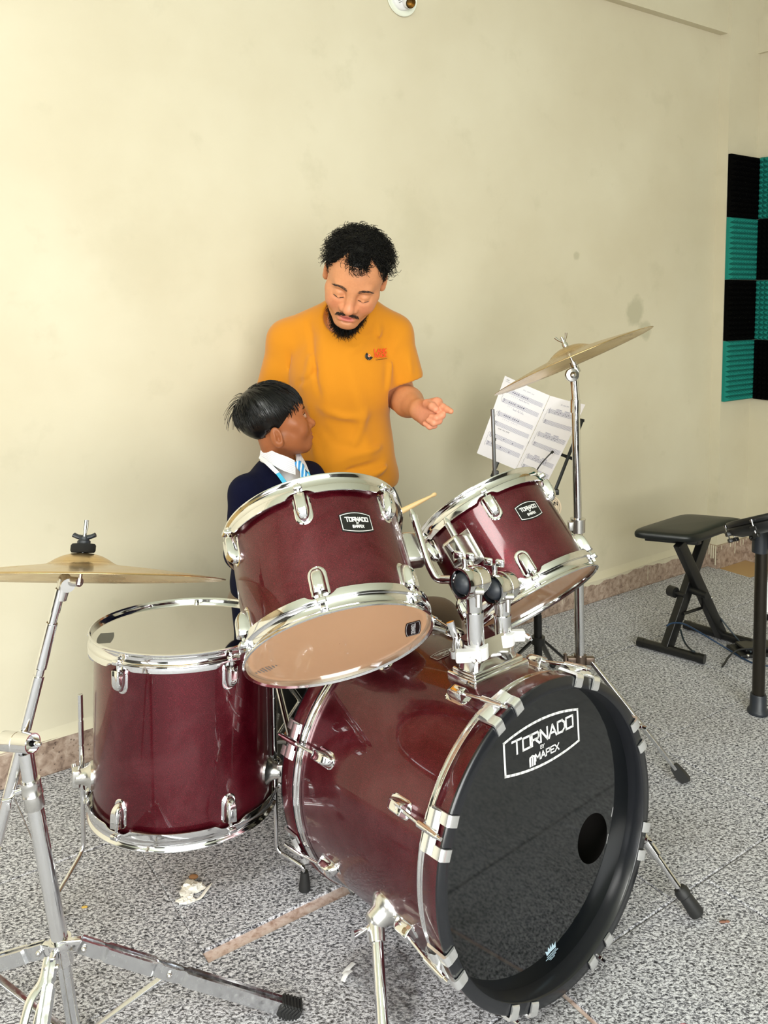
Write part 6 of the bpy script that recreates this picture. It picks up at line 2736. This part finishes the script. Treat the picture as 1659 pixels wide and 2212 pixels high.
# folds
F_ = lambda *p: [A(*q) for q in p]
Yf = 2.29
for pts, w, amp in (
        (F_((-0.1811, 2.3, 1.271), (-0.164, 2.27, 1.1833), (-0.1566, 2.265, 1.0692), (-0.1658, 2.28, 0.9644)), .019, .005),
        (F_((-0.2085, 2.32, 1.2574), (-0.1878, 2.28, 1.1443), (-0.1773, 2.27, 1.0686)), .010, -.006),
        (F_((-0.2246, 2.3, 1.0844), (-0.2062, 2.285, 1.1246), (-0.2009, 2.285, 1.1694)), .010, .010),
        (F_((-0.2449, 2.31, 1.0898), (-0.2171, 2.29, 1.1023), (-0.185, 2.275, 1.132)), .008, -.008),
        (F_((-0.0225, 2.31, 1.2706), (-0.0019, 2.28, 1.1953), (0.0109, 2.29, 1.1306)), .010, .007),
        (F_((0.0264, 2.31, 1.2423), (0.016, 2.29, 1.1691), (0.0084, 2.3, 1.0909)), .011, -.008),
        (F_((0.0367, 2.31, 1.2063), (0.0213, 2.31, 1.1416), (0.011, 2.31, 1.0768)), .008, .006),
        (F_((-0.1061, 2.25, 1.1721), (-0.0778, 2.26, 1.0698), (-0.0507, 2.285, 0.9635), (-0.0382, 2.3, 0.8826)), .022, .006),
        (F_((-0.0505, 2.28, 1.016), (-0.0764, 2.285, 0.9376), (-0.1154, 2.29, 0.8716)), .014, .006),
        (F_((0.0111, 2.33, 0.9163), (-0.0382, 2.3, 0.9022), (-0.0894, 2.285, 0.8921), (-0.1412, 2.29, 0.8716)), .010, .008),
        (F_((0.0164, 2.33, 0.8832), (-0.0253, 2.305, 0.8658), (-0.0768, 2.29, 0.8559), (-0.1679, 2.3, 0.8433)), .009, -.008),
        (F_((0.0243, 2.33, 0.8633), (-0.0046, 2.31, 0.8437), (-0.0512, 2.3, 0.8301)), .010, .010),
        (F_((-0.1665, 2.29, 0.9627), (-0.134, 2.28, 0.9255), (-0.0829, 2.285, 0.9142)), .011, -.006),
        (F_((-0.1783, 2.28, 1.0288), (-0.1139, 2.268, 0.9985), (-0.0378, 2.285, 1.0023)), .012, .005),
        (F_((-0.2134, 2.3, 1.0261), (-0.2087, 2.3, 0.948), (-0.1807, 2.3, 0.8695)), .014, .007),
        (F_((-0.3045, 2.38, 1.2021), (-0.3164, 2.385, 1.135), (-0.3336, 2.39, 1.0809)), .012, .005),
        (F_((-0.2642, 2.35, 1.1776), (-0.2631, 2.36, 1.124), (-0.2502, 2.36, 1.0776)), .010, -.006),
        (F_((-0.1196, 2.27, 1.2023), (-0.0877, 2.262, 1.1877), (-0.05, 2.268, 1.2025)), .010, .005),
        (F_((0.0659, 2.34, 1.1783), (0.0711, 2.335, 1.1394), (0.0788, 2.33, 1.1072)), .009, .005)):
    ts.crease(pts, w, amp * 1.55)
# cut the sleeve ends, the neck and the hem, hollow them
def plane_cut(fd, c, n, rad, k=.004, side=None):
    c, n = A(*c), A(*n) / np.linalg.norm(n)
    def fn(X, Y, Z):
        return -((X - c[0]) * n[0] + (Y - c[1]) * n[1] + (Z - c[2]) * n[2])
    lo, hi = c - rad, c + rad
    s = fd.sl(lo, hi)
    X, Y, Z = fd.pts(s)
    d = -fn(X, Y, Z)
    near = ((X - c[0]) ** 2 + (Y - c[1]) ** 2 + (Z - c[2]) ** 2) < rad ** 2
    fd.D[s] = np.where(near, np.maximum(fd.D[s], d), fd.D[s]).astype(np.float32)


e2n = A(.34, 0, -1.0)
plane_cut(ts, (0.062, 2.385, 1.0855), e2n, .085)
ts.cone(A(*(0.0613, 2.385, 1.1002)), A(*(0.0701, 2.385, 1.0546)), .043, .045, .002, 's')
plane_cut(ts, (-0.31, 2.435, 1.065), (-.12, 0, -1), .085)
ts.cone(A(*(-0.3085, 2.435, 1.0814)), A(*(-0.313, 2.435, 1.0348)), .054, .056, .002, 's')
# neck opening and rib
nk = neck + A(0, -.010, -.012)
nkd = A(*(HM_(0, .02, -.10) - (neck + A(0, .03, -.06))))
nkd /= np.linalg.norm(nkd)
nk = nk + A(-.006, .004, .010)
rim, rim2 = [], []
ex_ = np.cross(nkd, A(0, 1, 0))
ex_ /= np.linalg.norm(ex_)
ey_ = np.cross(nkd, ex_)
for a in np.linspace(0, 2 * np.pi, 41):
    for rr0, lst in ((.0600, rim), (.0690, rim2)):
        last = nk
        for q_ in np.linspace(-.06, .12, 90):
            p_ = nk + nkd * q_ + (ex_ * math.cos(a) + ey_ * math.sin(a)) * rr0
            ii = [min(max(int(round((p_[c] - ts.ax[c][0]) / (ts.ax[c][1] - ts.ax[c][0]))), 0), len(ts.ax[c]) - 1) for c in range(3)]
            if ts.D[ii[0], ii[1], ii[2]] < 0:
                last = p_
        lst.append(last)
for lst, w_, am in ((rim, .0050, .0030), (rim2, .0032, -.0022)):
    for k in range(0, 40, 4):
        seg = lst[k:k + 5]
        lo_, hi_ = np.min(seg, 0) - .012, np.max(seg, 0) + .012
        s_ = ts.sl(lo_, hi_)
        X_, Y_, Z_ = ts.pts(s_)
        d2 = np.min([(X_ - p_[0]) ** 2 + (Y_ - p_[1]) ** 2 + (Z_ - p_[2]) ** 2 for p_ in smoothline(seg, 24)], 0)
        ts.D[s_] -= (am * np.exp(-d2 / w_ ** 2) * .6).astype(np.float32)
ts.cone(nk + A(0, -.002, -.006), nk + nkd * .12, .0550, .064, .003, 's')
ts.cone(nk + A(-.022, -.012, -.012), nk + A(-.022, -.012, 0) + nkd * .12, .048, .056, .004, 's')
plane_cut(ts, hem + A(0, 0, -.045), (.18, 0, -1), .25)
ts.ell(hem + A(0, 0, -.055), (.141, .113, .05), .003, 's')
V, F = ts.mesh()
V = relax(V, F, 6, .5)
shirt = vf_object('t_shirt', V, F, MT['mustard'], man)
SV = V.copy()
def front_y(x, z, V=None, dy=.002, rad=.008):
    """nearest cloth to the camera at (x, z)"""
    V = SV if V is None else V
    m = (np.abs(V[:, 0] - x) < rad) & (np.abs(V[:, 2] - z) < rad)
    return (V[m, 1].min() if m.any() else 2.3) - dy


# chest print: broken disc and two short words
def chest_fn(u, v):
    x, z = lc[0] + u, lc[2] + v
    return np.array([x, front_y(x, z), z])


lc = A(*(-0.0184, 2.28, 1.1724))
k_ = 2.28 / 1797
def ann(mb, cx, cz, r0, r1, a0, a1, m=0):
    t = np.radians(np.linspace(a0, a1, 22))
    mb.grid(np.array([[chest_fn(cx + rr * math.cos(q), cz + rr * math.sin(q)) for q in t] for rr in (r0, (r0 + r1) / 2, r1)]), mat=m)


pr = MB()
MT['rust'] = mat('orange_red_print', srgb(236, 78, 26), .7)
MT['cream_print'] = mat('cream_print', srgb(255, 226, 170), .7)
ccx, ccz = -(815 - 797.5) * k_, .0
ann(pr, ccx, ccz - .0006, .0038, .0108, 120, 340, 0)
ann(pr, ccx, ccz, .0026, .0036, 0, 360, 2)
ann(pr, ccx, ccz, .0001, .0027, 0, 360, 1)
word(pr, 'LANK', (809 - 815) * k_, (768 - 762.5) * k_, 8.0 * k_, 1.7 * k_, chest_fn, fit=26 * k_, mat=1)
word(pr, 'RACK', (810 - 815) * k_, (768 - 772) * k_, 7.2 * k_, 1.7 * k_, chest_fn, fit=25 * k_, mat=1)
strokes(pr, [[((812 - 815) * k_, (768 - 777.5) * k_), ((836 - 815) * k_, (768 - 776) * k_)]], .8 * k_, chest_fn, 0, 10)
wb(pr, 'chest_print', [MT['black'], MT['rust'], MT['cream_print']], shirt, None)

# thin chain on his neck
mb = MB()
mb.tube(smoothline([HM_(-.058, .015, -.075), neck + A(-.052, -.030, -.005), neck + A(-.042, -.048, -.030)], 12), .0009, 5)
wb(mb, 'neck_chain', MT['chrome'], man_b)

zs = grid_axis([(.055, .93, .010)])
xs = grid_axis([(-.36, .14, .010)])
ys = grid_axis([(2.25, 2.62, .010)])
tr = Field(xs, ys, zs)
tr.ell(pelv, (.152, .112, .12), .04)
for sx, kx in ((-1, -.13), (1, .10)):
    hip = pelv + A(sx * .085, .0, -.05)
    kn_ = A(pelv[0] + kx, 2.40, .43)
    an = A(pelv[0] + kx * 1.25, 2.50, .06)
    tr.chain([hip, kn_, an], [.092, .070, .058], .03)
V, F = tr.mesh()
trs = vf_object('trousers', relax(V, F, 2), F, MT['charcoal'], man)
for sx, kx in ((-1, -.13), (1, .10)):
    an = A(pelv[0] + kx * 1.25, 2.50, .06)
    mb = MB()
    rows = []
    for t, w, z1 in ((0, .02, .05), (.1, .036, .085), (.35, .040, .085), (.6, .044, .060), (.85, .042, .045), (1, .018, .03)):
        y = an[1] + .07 - .28 * t
        rows.append([(an[0] - w, y, .003), (an[0] + w, y, .003), (an[0] + w * .95, y, z1 * .6), (an[0] + w * .5, y, z1), (an[0] - w * .5, y, z1), (an[0] - w * .95, y, z1 * .6)])
    mb.grid(np.array(rows), cv=True)
    mb.add(rows[0], [tuple(range(6))[::-1]])
    mb.add(rows[-1], [tuple(range(6))])
    wb(mb, 'shoe', MT['blackplastic'], man, 60)

# ------------------------------------------------------------------ THE BOY
boy = empty('person', (-.31, 2.20, 0), 'seated boy in a navy sweater and sky blue tie, face turned right', 'person')
OFF[boy.name] = np.array(boy.location)
BH = np.eye(4)
# face towards +x, a little away from the camera
BH[:3, :3] = rotm(106, 0, 0)
BH[:3, :3] = np.array([[math.cos(-.24), 0, math.sin(-.24)], [0, 1, 0], [-math.sin(-.24), 0, math.cos(-.24)]]) @ BH[:3, :3]
BH[:3, 3] = (-0.2831, 2.17, 1.0048)
BS = .865
bn0, bneck = A(*(-0.2919, 2.185, 0.9331)), A(*(-0.2781, 2.19, 0.8885))
bch = A(*(-0.288, 2.2, 0.758))
bpel = A(*(-0.3199, 2.25, 0.4906))
SR, SLf = A(*(-0.3512, 2.105, 0.8304)), A(*(-0.2123, 2.275, 0.8305))
ER, HR = A(*(-0.3618, 2.06, 0.6884)), A(*(-0.2377, 1.905, 0.6881))
EL, HL = A(*(-0.1081, 2.18, 0.7069)), A(*(-0.0985, 1.985, 0.7456))
zs = grid_axis([(-.01, .62, .012), (.62, .88, .0045), (.88, 1.17, .0021)])
xs = grid_axis([(-.44, -.36, .004), (-.36, -.15, .0021), (-.15, -.04, .0040), (-.04, .24, .010)])
ys = grid_axis([(1.84, 2.05, .0045), (2.05, 2.30, .0022), (2.30, 2.36, .008)])
fb = Field(xs, ys, zs)
HB = head(fb, BH, BS, child=True)
fb.cone(HB(0, .022, -.05), bneck, .038, .038, .02)
fb.cone(bneck, bch + A(0, 0, .04), .038, .075, .02)
fb.ell(bch, (.092, .075, .11), .02)
fb.cone(bch, bpel, .080, .088, .04)
for a in (SR, SLf):
    fb.cone(bneck + A(0, 0, -.04), a, .030, .034, .015)
fb.chain([SR, ER, HR], [.034, .028, .020], .01)
fb.chain([SLf, EL, HL], [.034, .028, .020], .01)
sdir = (sb - sa) / np.linalg.norm(sb - sa)
for hnd_, nxt in ((HR, A(.6, -.6, -.2)), (HL, A(.0, -1.0, .1))):
    nxt = nxt / np.linalg.norm(nxt)
    pc_ = hnd_ + nxt * .035
    fb.ell(pc_, (.024, .024, .022), .010)
    sd = np.cross(nxt, A(0, 0, 1))
    sd /= np.linalg.norm(sd)
    for i in range(4):
        b0 = pc_ + sd * (.020 - .0135 * i) + nxt * .022 + A(0, 0, .008)
        finger(fb, [b0, b0 + nxt * .018 + A(0, 0, -.008), b0 + nxt * .010 + A(0, 0, -.026), b0 - nxt * .008 + A(0, 0, -.028)], .0072, .003)
    finger(fb, [hnd_ + sd * .018, pc_ + sd * .030 + A(0, 0, -.004), pc_ + sd * .024 + nxt * .024 + A(0, 0, -.012)], .008, .004)
KL, AL = A(*(0.1387, 2.085, 0.502)), A(.185, 2.12, .075)
KR, AR = A(-.135, 1.955, .50), A(-.09, 2.06, .075)
for hp, kn_, an in ((bpel + A(.05, .04, -.02), KL, AL), (bpel + A(.0, -.07, -.02), KR, AR)):
    fb.chain([hp, kn_, an], [.062, .044, .030], .02)
    fb.cone(an + A(-.01, .02, -.040), an + A(.03, -.10, -.050), .028, .021, .02)
V, F = fb.mesh()
V = relax(V, F, 2, .4)
BI_ = np.linalg.inv(BH)
L = (np.c_[V, np.ones(len(V))] @ BI_.T)[:, :3] / BS
col = np.tile(lin(158, 94, 56), (len(V), 1))
lip = np.exp(-((L[:, 0] / .021) ** 4) - (((L[:, 2] + .0655) / .0105) ** 4) - (((L[:, 1] + .094) / .012) ** 4))
mouth = np.exp(-((L[:, 0] / .019) ** 4) - (((L[:, 2] + .0655) / .0016) ** 2) - (((L[:, 1] + .088) / .010) ** 4))
eye = sum(np.exp(-(((L[:, 0] - sx * .032) / .013) ** 4) - (((L[:, 2] - .001) / .0052) ** 4) - (((L[:, 1] + .084) / .010) ** 4)) for sx in (-1, 1))
nose = np.exp(-((L[:, 0] / .018) ** 2) - (((L[:, 2] + .03) / .02) ** 2) - (((L[:, 1] + .10) / .02) ** 2))
col = blend(col, .5 * nose, lin(190, 118, 72))
col = blend(col, .9 * lip, lin(166, 92, 70))
col = blend(col, mouth, lin(60, 26, 18))
col = blend(col, .9 * eye, lin(206, 190, 176))
iris = sum(np.exp(-(((L[:, 0] - sx * .030) / .0062) ** 4) - (((L[:, 2] - .001) / .0058) ** 4) - (((L[:, 1] + .084) / .010) ** 4)) for sx in (-1, 1))
col = blend(col, iris, lin(26, 14, 10))
boy_b = vf_object('body', V, F, MT['skin_boy'], boy, col)
fy = face_y(L)
r = random.Random(33)
br, la = [], []
for sx in (-1, 1):
    for k in range(80):
        t = r.random()
        x, z = sx * (.014 + .034 * t), .0215 + .007 * math.sin(t * 2.2) - .006 * t * t + r.uniform(-.002, .002)
        p0 = A(x, fy(x, z) - .0004, z)
        d = A(sx * .006, .0012 * t, .0015)
        br.append(np.array([p0, p0 + d * .6 + A(0, -.0012, 0), p0 + d * 1.2]))
    xz = [(sx * (.018 + .030 * t), .0052 + .0034 * math.sin(math.pi * t)) for t in np.linspace(0, 1, 9)]
    la.append(np.array([A(x, fy(x, z, .002) - .0003, z) for x, z in xz]))
face_strands(BH, BS, br, .0004, .0002, 'eyebrows', MT['brow'], boy_b)['kind'] = 'stuff'
face_strands(BH, BS, la, .0013, .0009, 'eyelashes', MT['hair'], boy_b, 5)


def boy_mask(az, el):
    a = abs(az)
    line = np.interp(a, [0, 14, 25, 40, 55, 64, 70, 76, 108, 116, 126, 180], [6, 4, -6, -19, -33, -48, -52, -42, -39, -52, -60, -62]) + 3 * math.sin(a * .55)
    return el > line


# hair as flowing strands: away from a whorl at the crown, down to the fringe, ear and nape
hs_ = []
whorl = A(0, .62, .78)
whorl /= np.linalg.norm(whorl)
cc, rad = A(0, .016, .040), A(.0755, .0955, .0795)
for (p, n, az, el) in scalp(3600, r, boy_mask):
    v = (p - cc) / rad
    v /= np.linalg.norm(v)
    d = v - whorl * (v @ whorl) * 1.0
    d = d - v * (d @ v)
    # flow away from the whorl plus gravity
    g = A(0, -.25, -1.0)
    g = g - v * (g @ v)
    d = (v - whorl)
    d = d - v * (d @ v)
    d /= max(np.linalg.norm(d), .05)
    flow = d * .8 + g * .55 + A(r.gauss(0, .10), r.gauss(0, .10), r.gauss(0, .10))
    flow = flow - v * (flow @ v)
    flow /= max(np.linalg.norm(flow), 1e-6)
    top = el > 20
    ln = r.uniform(.035, .060) if el > 8 else r.uniform(.016, .030)
    if abs(az) > 118 and el < -10:
        ln = r.uniform(.008, .014)
    lift0 = r.uniform(.004, .013) * (1.0 if el > 0 else .5 if el > -25 else .25)
    spike = (abs(az) > 128 and 14 < el < 52 and r.random() < .13)
    pts = []
    cur = v.copy()
    fl_v = flow.copy()
    stp = ln / 6 / .085
    for q in range(7):
        t = q / 6
        lf = lift0 * (1 - (1 - t) ** 2) + .001
        if spike:
            lf = .006 + .034 * t
        pts.append(cc + cur * (rad + lf))
        cur = cur + fl_v * stp
        cur /= np.linalg.norm(cur)
        fl_v = fl_v + (A(0, 0, -.18) if not spike else A(0, .12, .05))
        fl_v = fl_v - cur * (fl_v @ cur)
        fl_v /= max(np.linalg.norm(fl_v), 1e-6)
    hs_.append(np.array(pts))
hb = face_strands(BH, BS, hs_, .00105, .0004, 'hair', MT['hair_boy'], boy_b)
scalp_cap(BH, BS, lambda a, e: boy_mask(a, e - 1.5), .0075, 'scalp_hair', MT['hair_boy'], hb)

# ---- his clothes
zs = grid_axis([(.48, 1.00, .0044)])
xs = grid_axis([(-.46, -.05, .0044)])
ys = grid_axis([(1.86, 2.36, .0050)])
sw = Field(xs, ys, zs)
sw.cone(bneck + A(0, .005, -.030), bch + A(0, 0, .04), .062, .100, .05)
sw.ell(bch, (.112, .096, .13), .04)
sw.cone(bch, bpel + A(0, 0, .06), .098, .105, .04)
for a in (SR, SLf):
    sw.cone(bneck + A(0, .0, -.036), a, .046, .047, .03)
sw.chain([SR, ER, HR + (ER - HR) * .12], [.047, .040, .031], .014)
sw.chain([SLf, EL, HL + (EL - HL) * .12], [.046, .039, .031], .014)
for pts, w, amp in ((F_((-0.3402, 2.12, 0.8583), (-0.3494, 2.1, 0.8088), (-0.3382, 2.1, 0.7545)), .012, -.007), (F_((-0.3621, 2.07, 0.8105), (-0.3491, 2.06, 0.7776), (-0.3572, 2.05, 0.7331)), .010, .005), (F_((-0.3028, 2.11, 0.8727), (-0.2839, 2.1, 0.8389), (-0.2724, 2.1, 0.8028)), .014, .004)):
    sw.crease(pts, w, amp)
# V neck and neck hole
bf = A(.74, -.67, 0)
sw.cone(bneck + A(0, 0, -.014), bneck + A(0, 0, .08), .047, .050, .004, 's')
vx = bneck + bf * .062
for s_ in np.linspace(0, 1, 7):
    c_ = bneck + bf * (.03 + .055 * s_) + A(0, 0, -.006 - .085 * s_)
    sw.ell(c_, (.036 * (1 - s_) + .006, .036 * (1 - s_) + .006, .024), .004, 's')
V, F = sw.mesh()
V = relax(V, F, 3, .5)
sweater = vf_object('sweater', V, F, MT['navy'], boy)
# shirt front filling the V
mb = MB()
zs = grid_axis([(.84, .99, .004)])
xs = grid_axis([(-.38, -.14, .004)])
ys = grid_axis([(2.05, 2.30, .004)])
sf = Field(xs, ys, zs)
sf.cone(bneck + A(0, 0, -.012), bneck + bf * .022 + A(0, 0, -.10), .048, .066, .02)
sf.cone(bneck + A(0, 0, -.02), bneck + A(0, 0, .08), .0415, .044, .003, 's')
V, F = sf.mesh()
shf = vf_object('shirt', relax(V, F, 2), F, MT['shirtwhite'], boy)


def patch(rows, name, m, parent, th=.0012, stripes=None):
    """cloth patch from rows of points, with a little thickness"""
    rows = np.array([[np.asarray(p, float) for p in rw] for rw in rows])
    nr, nc = rows.shape[:2]
    up_r = np.linspace(0, nr - 1, 9)
    fine = []
    for u in up_r:
        i = min(int(u), nr - 2)
        a = rows[i] + (rows[i + 1] - rows[i]) * (u - i)
        fine.append(smoothline(a, 12) if nc > 2 else np.array([a[0] + (a[1] - a[0]) * t for t in np.linspace(0, 1, 6)]))
    Pg = np.array(fine)
    du = np.gradient(Pg, axis=0)
    dv_ = np.gradient(Pg, axis=1)
    nn = np.cross(du, dv_)
    nn /= np.maximum(np.linalg.norm(nn, axis=2)[..., None], 1e-9)
    nn[nn[..., 1] > 0] *= -1
    mb = MB()
    mb.grid(Pg + nn * th)
    mb.grid((Pg - nn * th)[:, ::-1])
    for e0, e1 in ((Pg[0] + nn[0] * th, Pg[0] - nn[0] * th), (Pg[-1] + nn[-1] * th, Pg[-1] - nn[-1] * th), (Pg[:, 0] + nn[:, 0] * th, Pg[:, 0] - nn[:, 0] * th), (Pg[:, -1] + nn[:, -1] * th, Pg[:, -1] - nn[:, -1] * th)):
        mb.grid(np.array([e0, e1]))
    o = wb(mb, name, m, parent, 60)
    if stripes:
        sm = MB()
        for k in range(1, stripes):
            u = k / stripes * 8
            i = min(int(u), 7)
            ln = Pg[i] + (Pg[i + 1] - Pg[i]) * (u - i) + (nn[i]) * (th + .0005)
            sm.tube(ln, .00035, 4)
        wb(sm, 'stripes', mat('pale_lilac_stripe', srgb(206, 202, 220), .8), o, None)
    return o


# collar band, wings, tie, lanyard
mb = MB()
Mc = frame(bneck + A(-.004, .004, .004), (.42, -.30, .86), (0, 1, 0))
mb.lathe([(.0475, -.016), (.0465, .004), (.0445, .022), (.0425, .0225), (.0435, .004), (.0445, -.016)], 48, 0, Mc, closed=True)
wb(mb, 'collar_band', MT['shirtwhite'], shf, 50)
patch([[(-0.3196, 2.165, 0.9442), (-0.2788, 2.122, 0.9329), (-0.249, 2.112, 0.924), (-0.2308, 2.118, 0.9132)],
       [(-0.3239, 2.16, 0.928), (-0.2821, 2.11, 0.9172), (-0.2502, 2.1, 0.9061), (-0.2275, 2.108, 0.8936)],
       [(-0.325, 2.158, 0.9112), (-0.2856, 2.1, 0.9061), (-0.2564, 2.092, 0.8922), (-0.2267, 2.1, 0.8797)]], 'collar_wing', MT['shirtwhite'], shf, stripes=8)
patch([[(-0.2436, 2.215, 0.9224), (-0.2309, 2.165, 0.9147), (-0.2285, 2.13, 0.9071)],
       [(-0.2322, 2.225, 0.9205), (-0.2197, 2.175, 0.9127), (-0.2158, 2.135, 0.9012)],
       [(-0.225, 2.215, 0.9098), (-0.2062, 2.16, 0.896), (-0.1939, 2.13, 0.8791)]], 'collar_wing', MT['shirtwhite'], shf, stripes=6)
MT['tie'] = mat('sky_blue_tie', srgb(64, 158, 222), .5)
_n = NT(MT['tie'])
_w = _n.n('TexWave', Scale=34.0, Distortion=3.0)
_n.l(_n.coord((1, .3, 1)), _w.inputs[0])
_n.l(_n.ramp(_w.outputs[0], [(.45, srgb(52, 146, 216)), (.62, srgb(120, 196, 238)), (.78, srgb(228, 242, 250))]).outputs[0], _n.b.inputs['Base Color'])
mb = MB()
kt = A(*(-0.2154, 2.118, 0.8975))
rows = []
for (px_, py_, hw) in ((644, 998, 9), (652, 1012, 8.5), (657, 1018, 6.5)):
    pass
mb.tube([(-0.2229, 2.122, 0.9075), (-0.2148, 2.112, 0.8987), (-0.2077, 2.112, 0.8879)], [.0105, .0120, .0085], 14, flat=(1, .6))
tie = wb(mb, 'tie', MT['tie'], shf, 60)
mb = MB()
mb.tube([(-0.2087, 2.11, 0.8895), (-0.203, 2.1, 0.8773), (-0.1956, 2.095, 0.8581), (-0.186, 2.09, 0.8173)], [.0075, .0125, .014, .016], 14, flat=(1, .35))
wb(mb, 'tie_tail', MT['tie'], tie, 60)
MT['lanyard'] = mat('cyan_ribbon', srgb(60, 186, 232), .5)
ly_ = patch([[(-0.3237, 2.158, 0.9185), (-0.2877, 2.098, 0.9077), (-0.2653, 2.078, 0.8917), (-0.249, 2.068, 0.875), (-0.2274, 2.06, 0.8462)],
             [(-0.3274, 2.158, 0.9112), (-0.2949, 2.098, 0.9017), (-0.2735, 2.078, 0.887), (-0.2584, 2.068, 0.8703), (-0.2379, 2.06, 0.8414)]], 'lanyard', MT['lanyard'], sweater)
patch([[(-0.3241, 2.157, 0.92), (-0.2869, 2.096, 0.9087), (-0.2638, 2.076, 0.8921)],
       [(-0.3278, 2.157, 0.9114), (-0.2958, 2.096, 0.9021), (-0.2738, 2.076, 0.8874)]], 'lanyard_clasp', MT['shirtwhite'], ly_)
mb = MB()
for k in range(7):
    p0 = A(*(-0.2649, 2.0745, 0.8854))
    p1 = A(*(-0.2439, 2.063, 0.8596))
    c_ = p0 + (p1 - p0) * (k / 6.5)
    d = (p1 - p0) / np.linalg.norm(p1 - p0)
    q = np.cross(d, A(0, -1, 0))
    mb.tube([c_ - q * .0022, c_ + d * .0012, c_ + q * .0022], .0006, 4)
wb(mb, 'lanyard_lettering', MT['white'], ly_, None)
patch([[(-0.1976, 2.118, 0.883), (-0.1911, 2.112, 0.8722), (-0.1849, 2.108, 0.8587)], [(-0.1941, 2.119, 0.884), (-0.1876, 2.113, 0.8732), (-0.1814, 2.109, 0.8596)]], 'lanyard', MT['lanyard'], sweater)

zs = grid_axis([(.055, .62, .009)])
xs = grid_axis([(-.44, .26, .009)])
ys = grid_axis([(1.86, 2.38, .009)])
bt_ = Field(xs, ys, zs)
bt_.ell(bpel + A(0, 0, -.0), (.115, .110, .085), .03)
for hp, kn_, an in ((bpel + A(.05, .04, -.02), KL, AL), (bpel + A(.0, -.07, -.02), KR, AR)):
    bt_.chain([hp, kn_, an + A(0, 0, .01)], [.075, .056, .046], .02)
V, F = bt_.mesh()
vf_object('trousers', relax(V, F, 2), F, MT['greytrouser'], boy)
for an in (AL, AR):
    mb = MB()
    rows = []
    for t, w, z1 in ((0, .016, .04), (.1, .030, .070), (.35, .033, .070), (.6, .037, .050), (.85, .035, .040), (1, .015, .025)):
        c_ = an + A(-.018, .055, 0) + A(.06, -.20, 0) * t
        rows.append([(c_[0] - w, c_[1], .003), (c_[0] + w, c_[1], .003), (c_[0] + w * .95, c_[1], z1 * .6), (c_[0] + w * .5, c_[1], z1), (c_[0] - w * .5, c_[1], z1), (c_[0] - w * .95, c_[1], z1 * .6)])
    mb.grid(np.array(rows), cv=True)
    mb.add(rows[0], [tuple(range(6))[::-1]])
    mb.add(rows[-1], [tuple(range(6))])
    wb(mb, 'shoe', MT['blackplastic'], boy, 60)
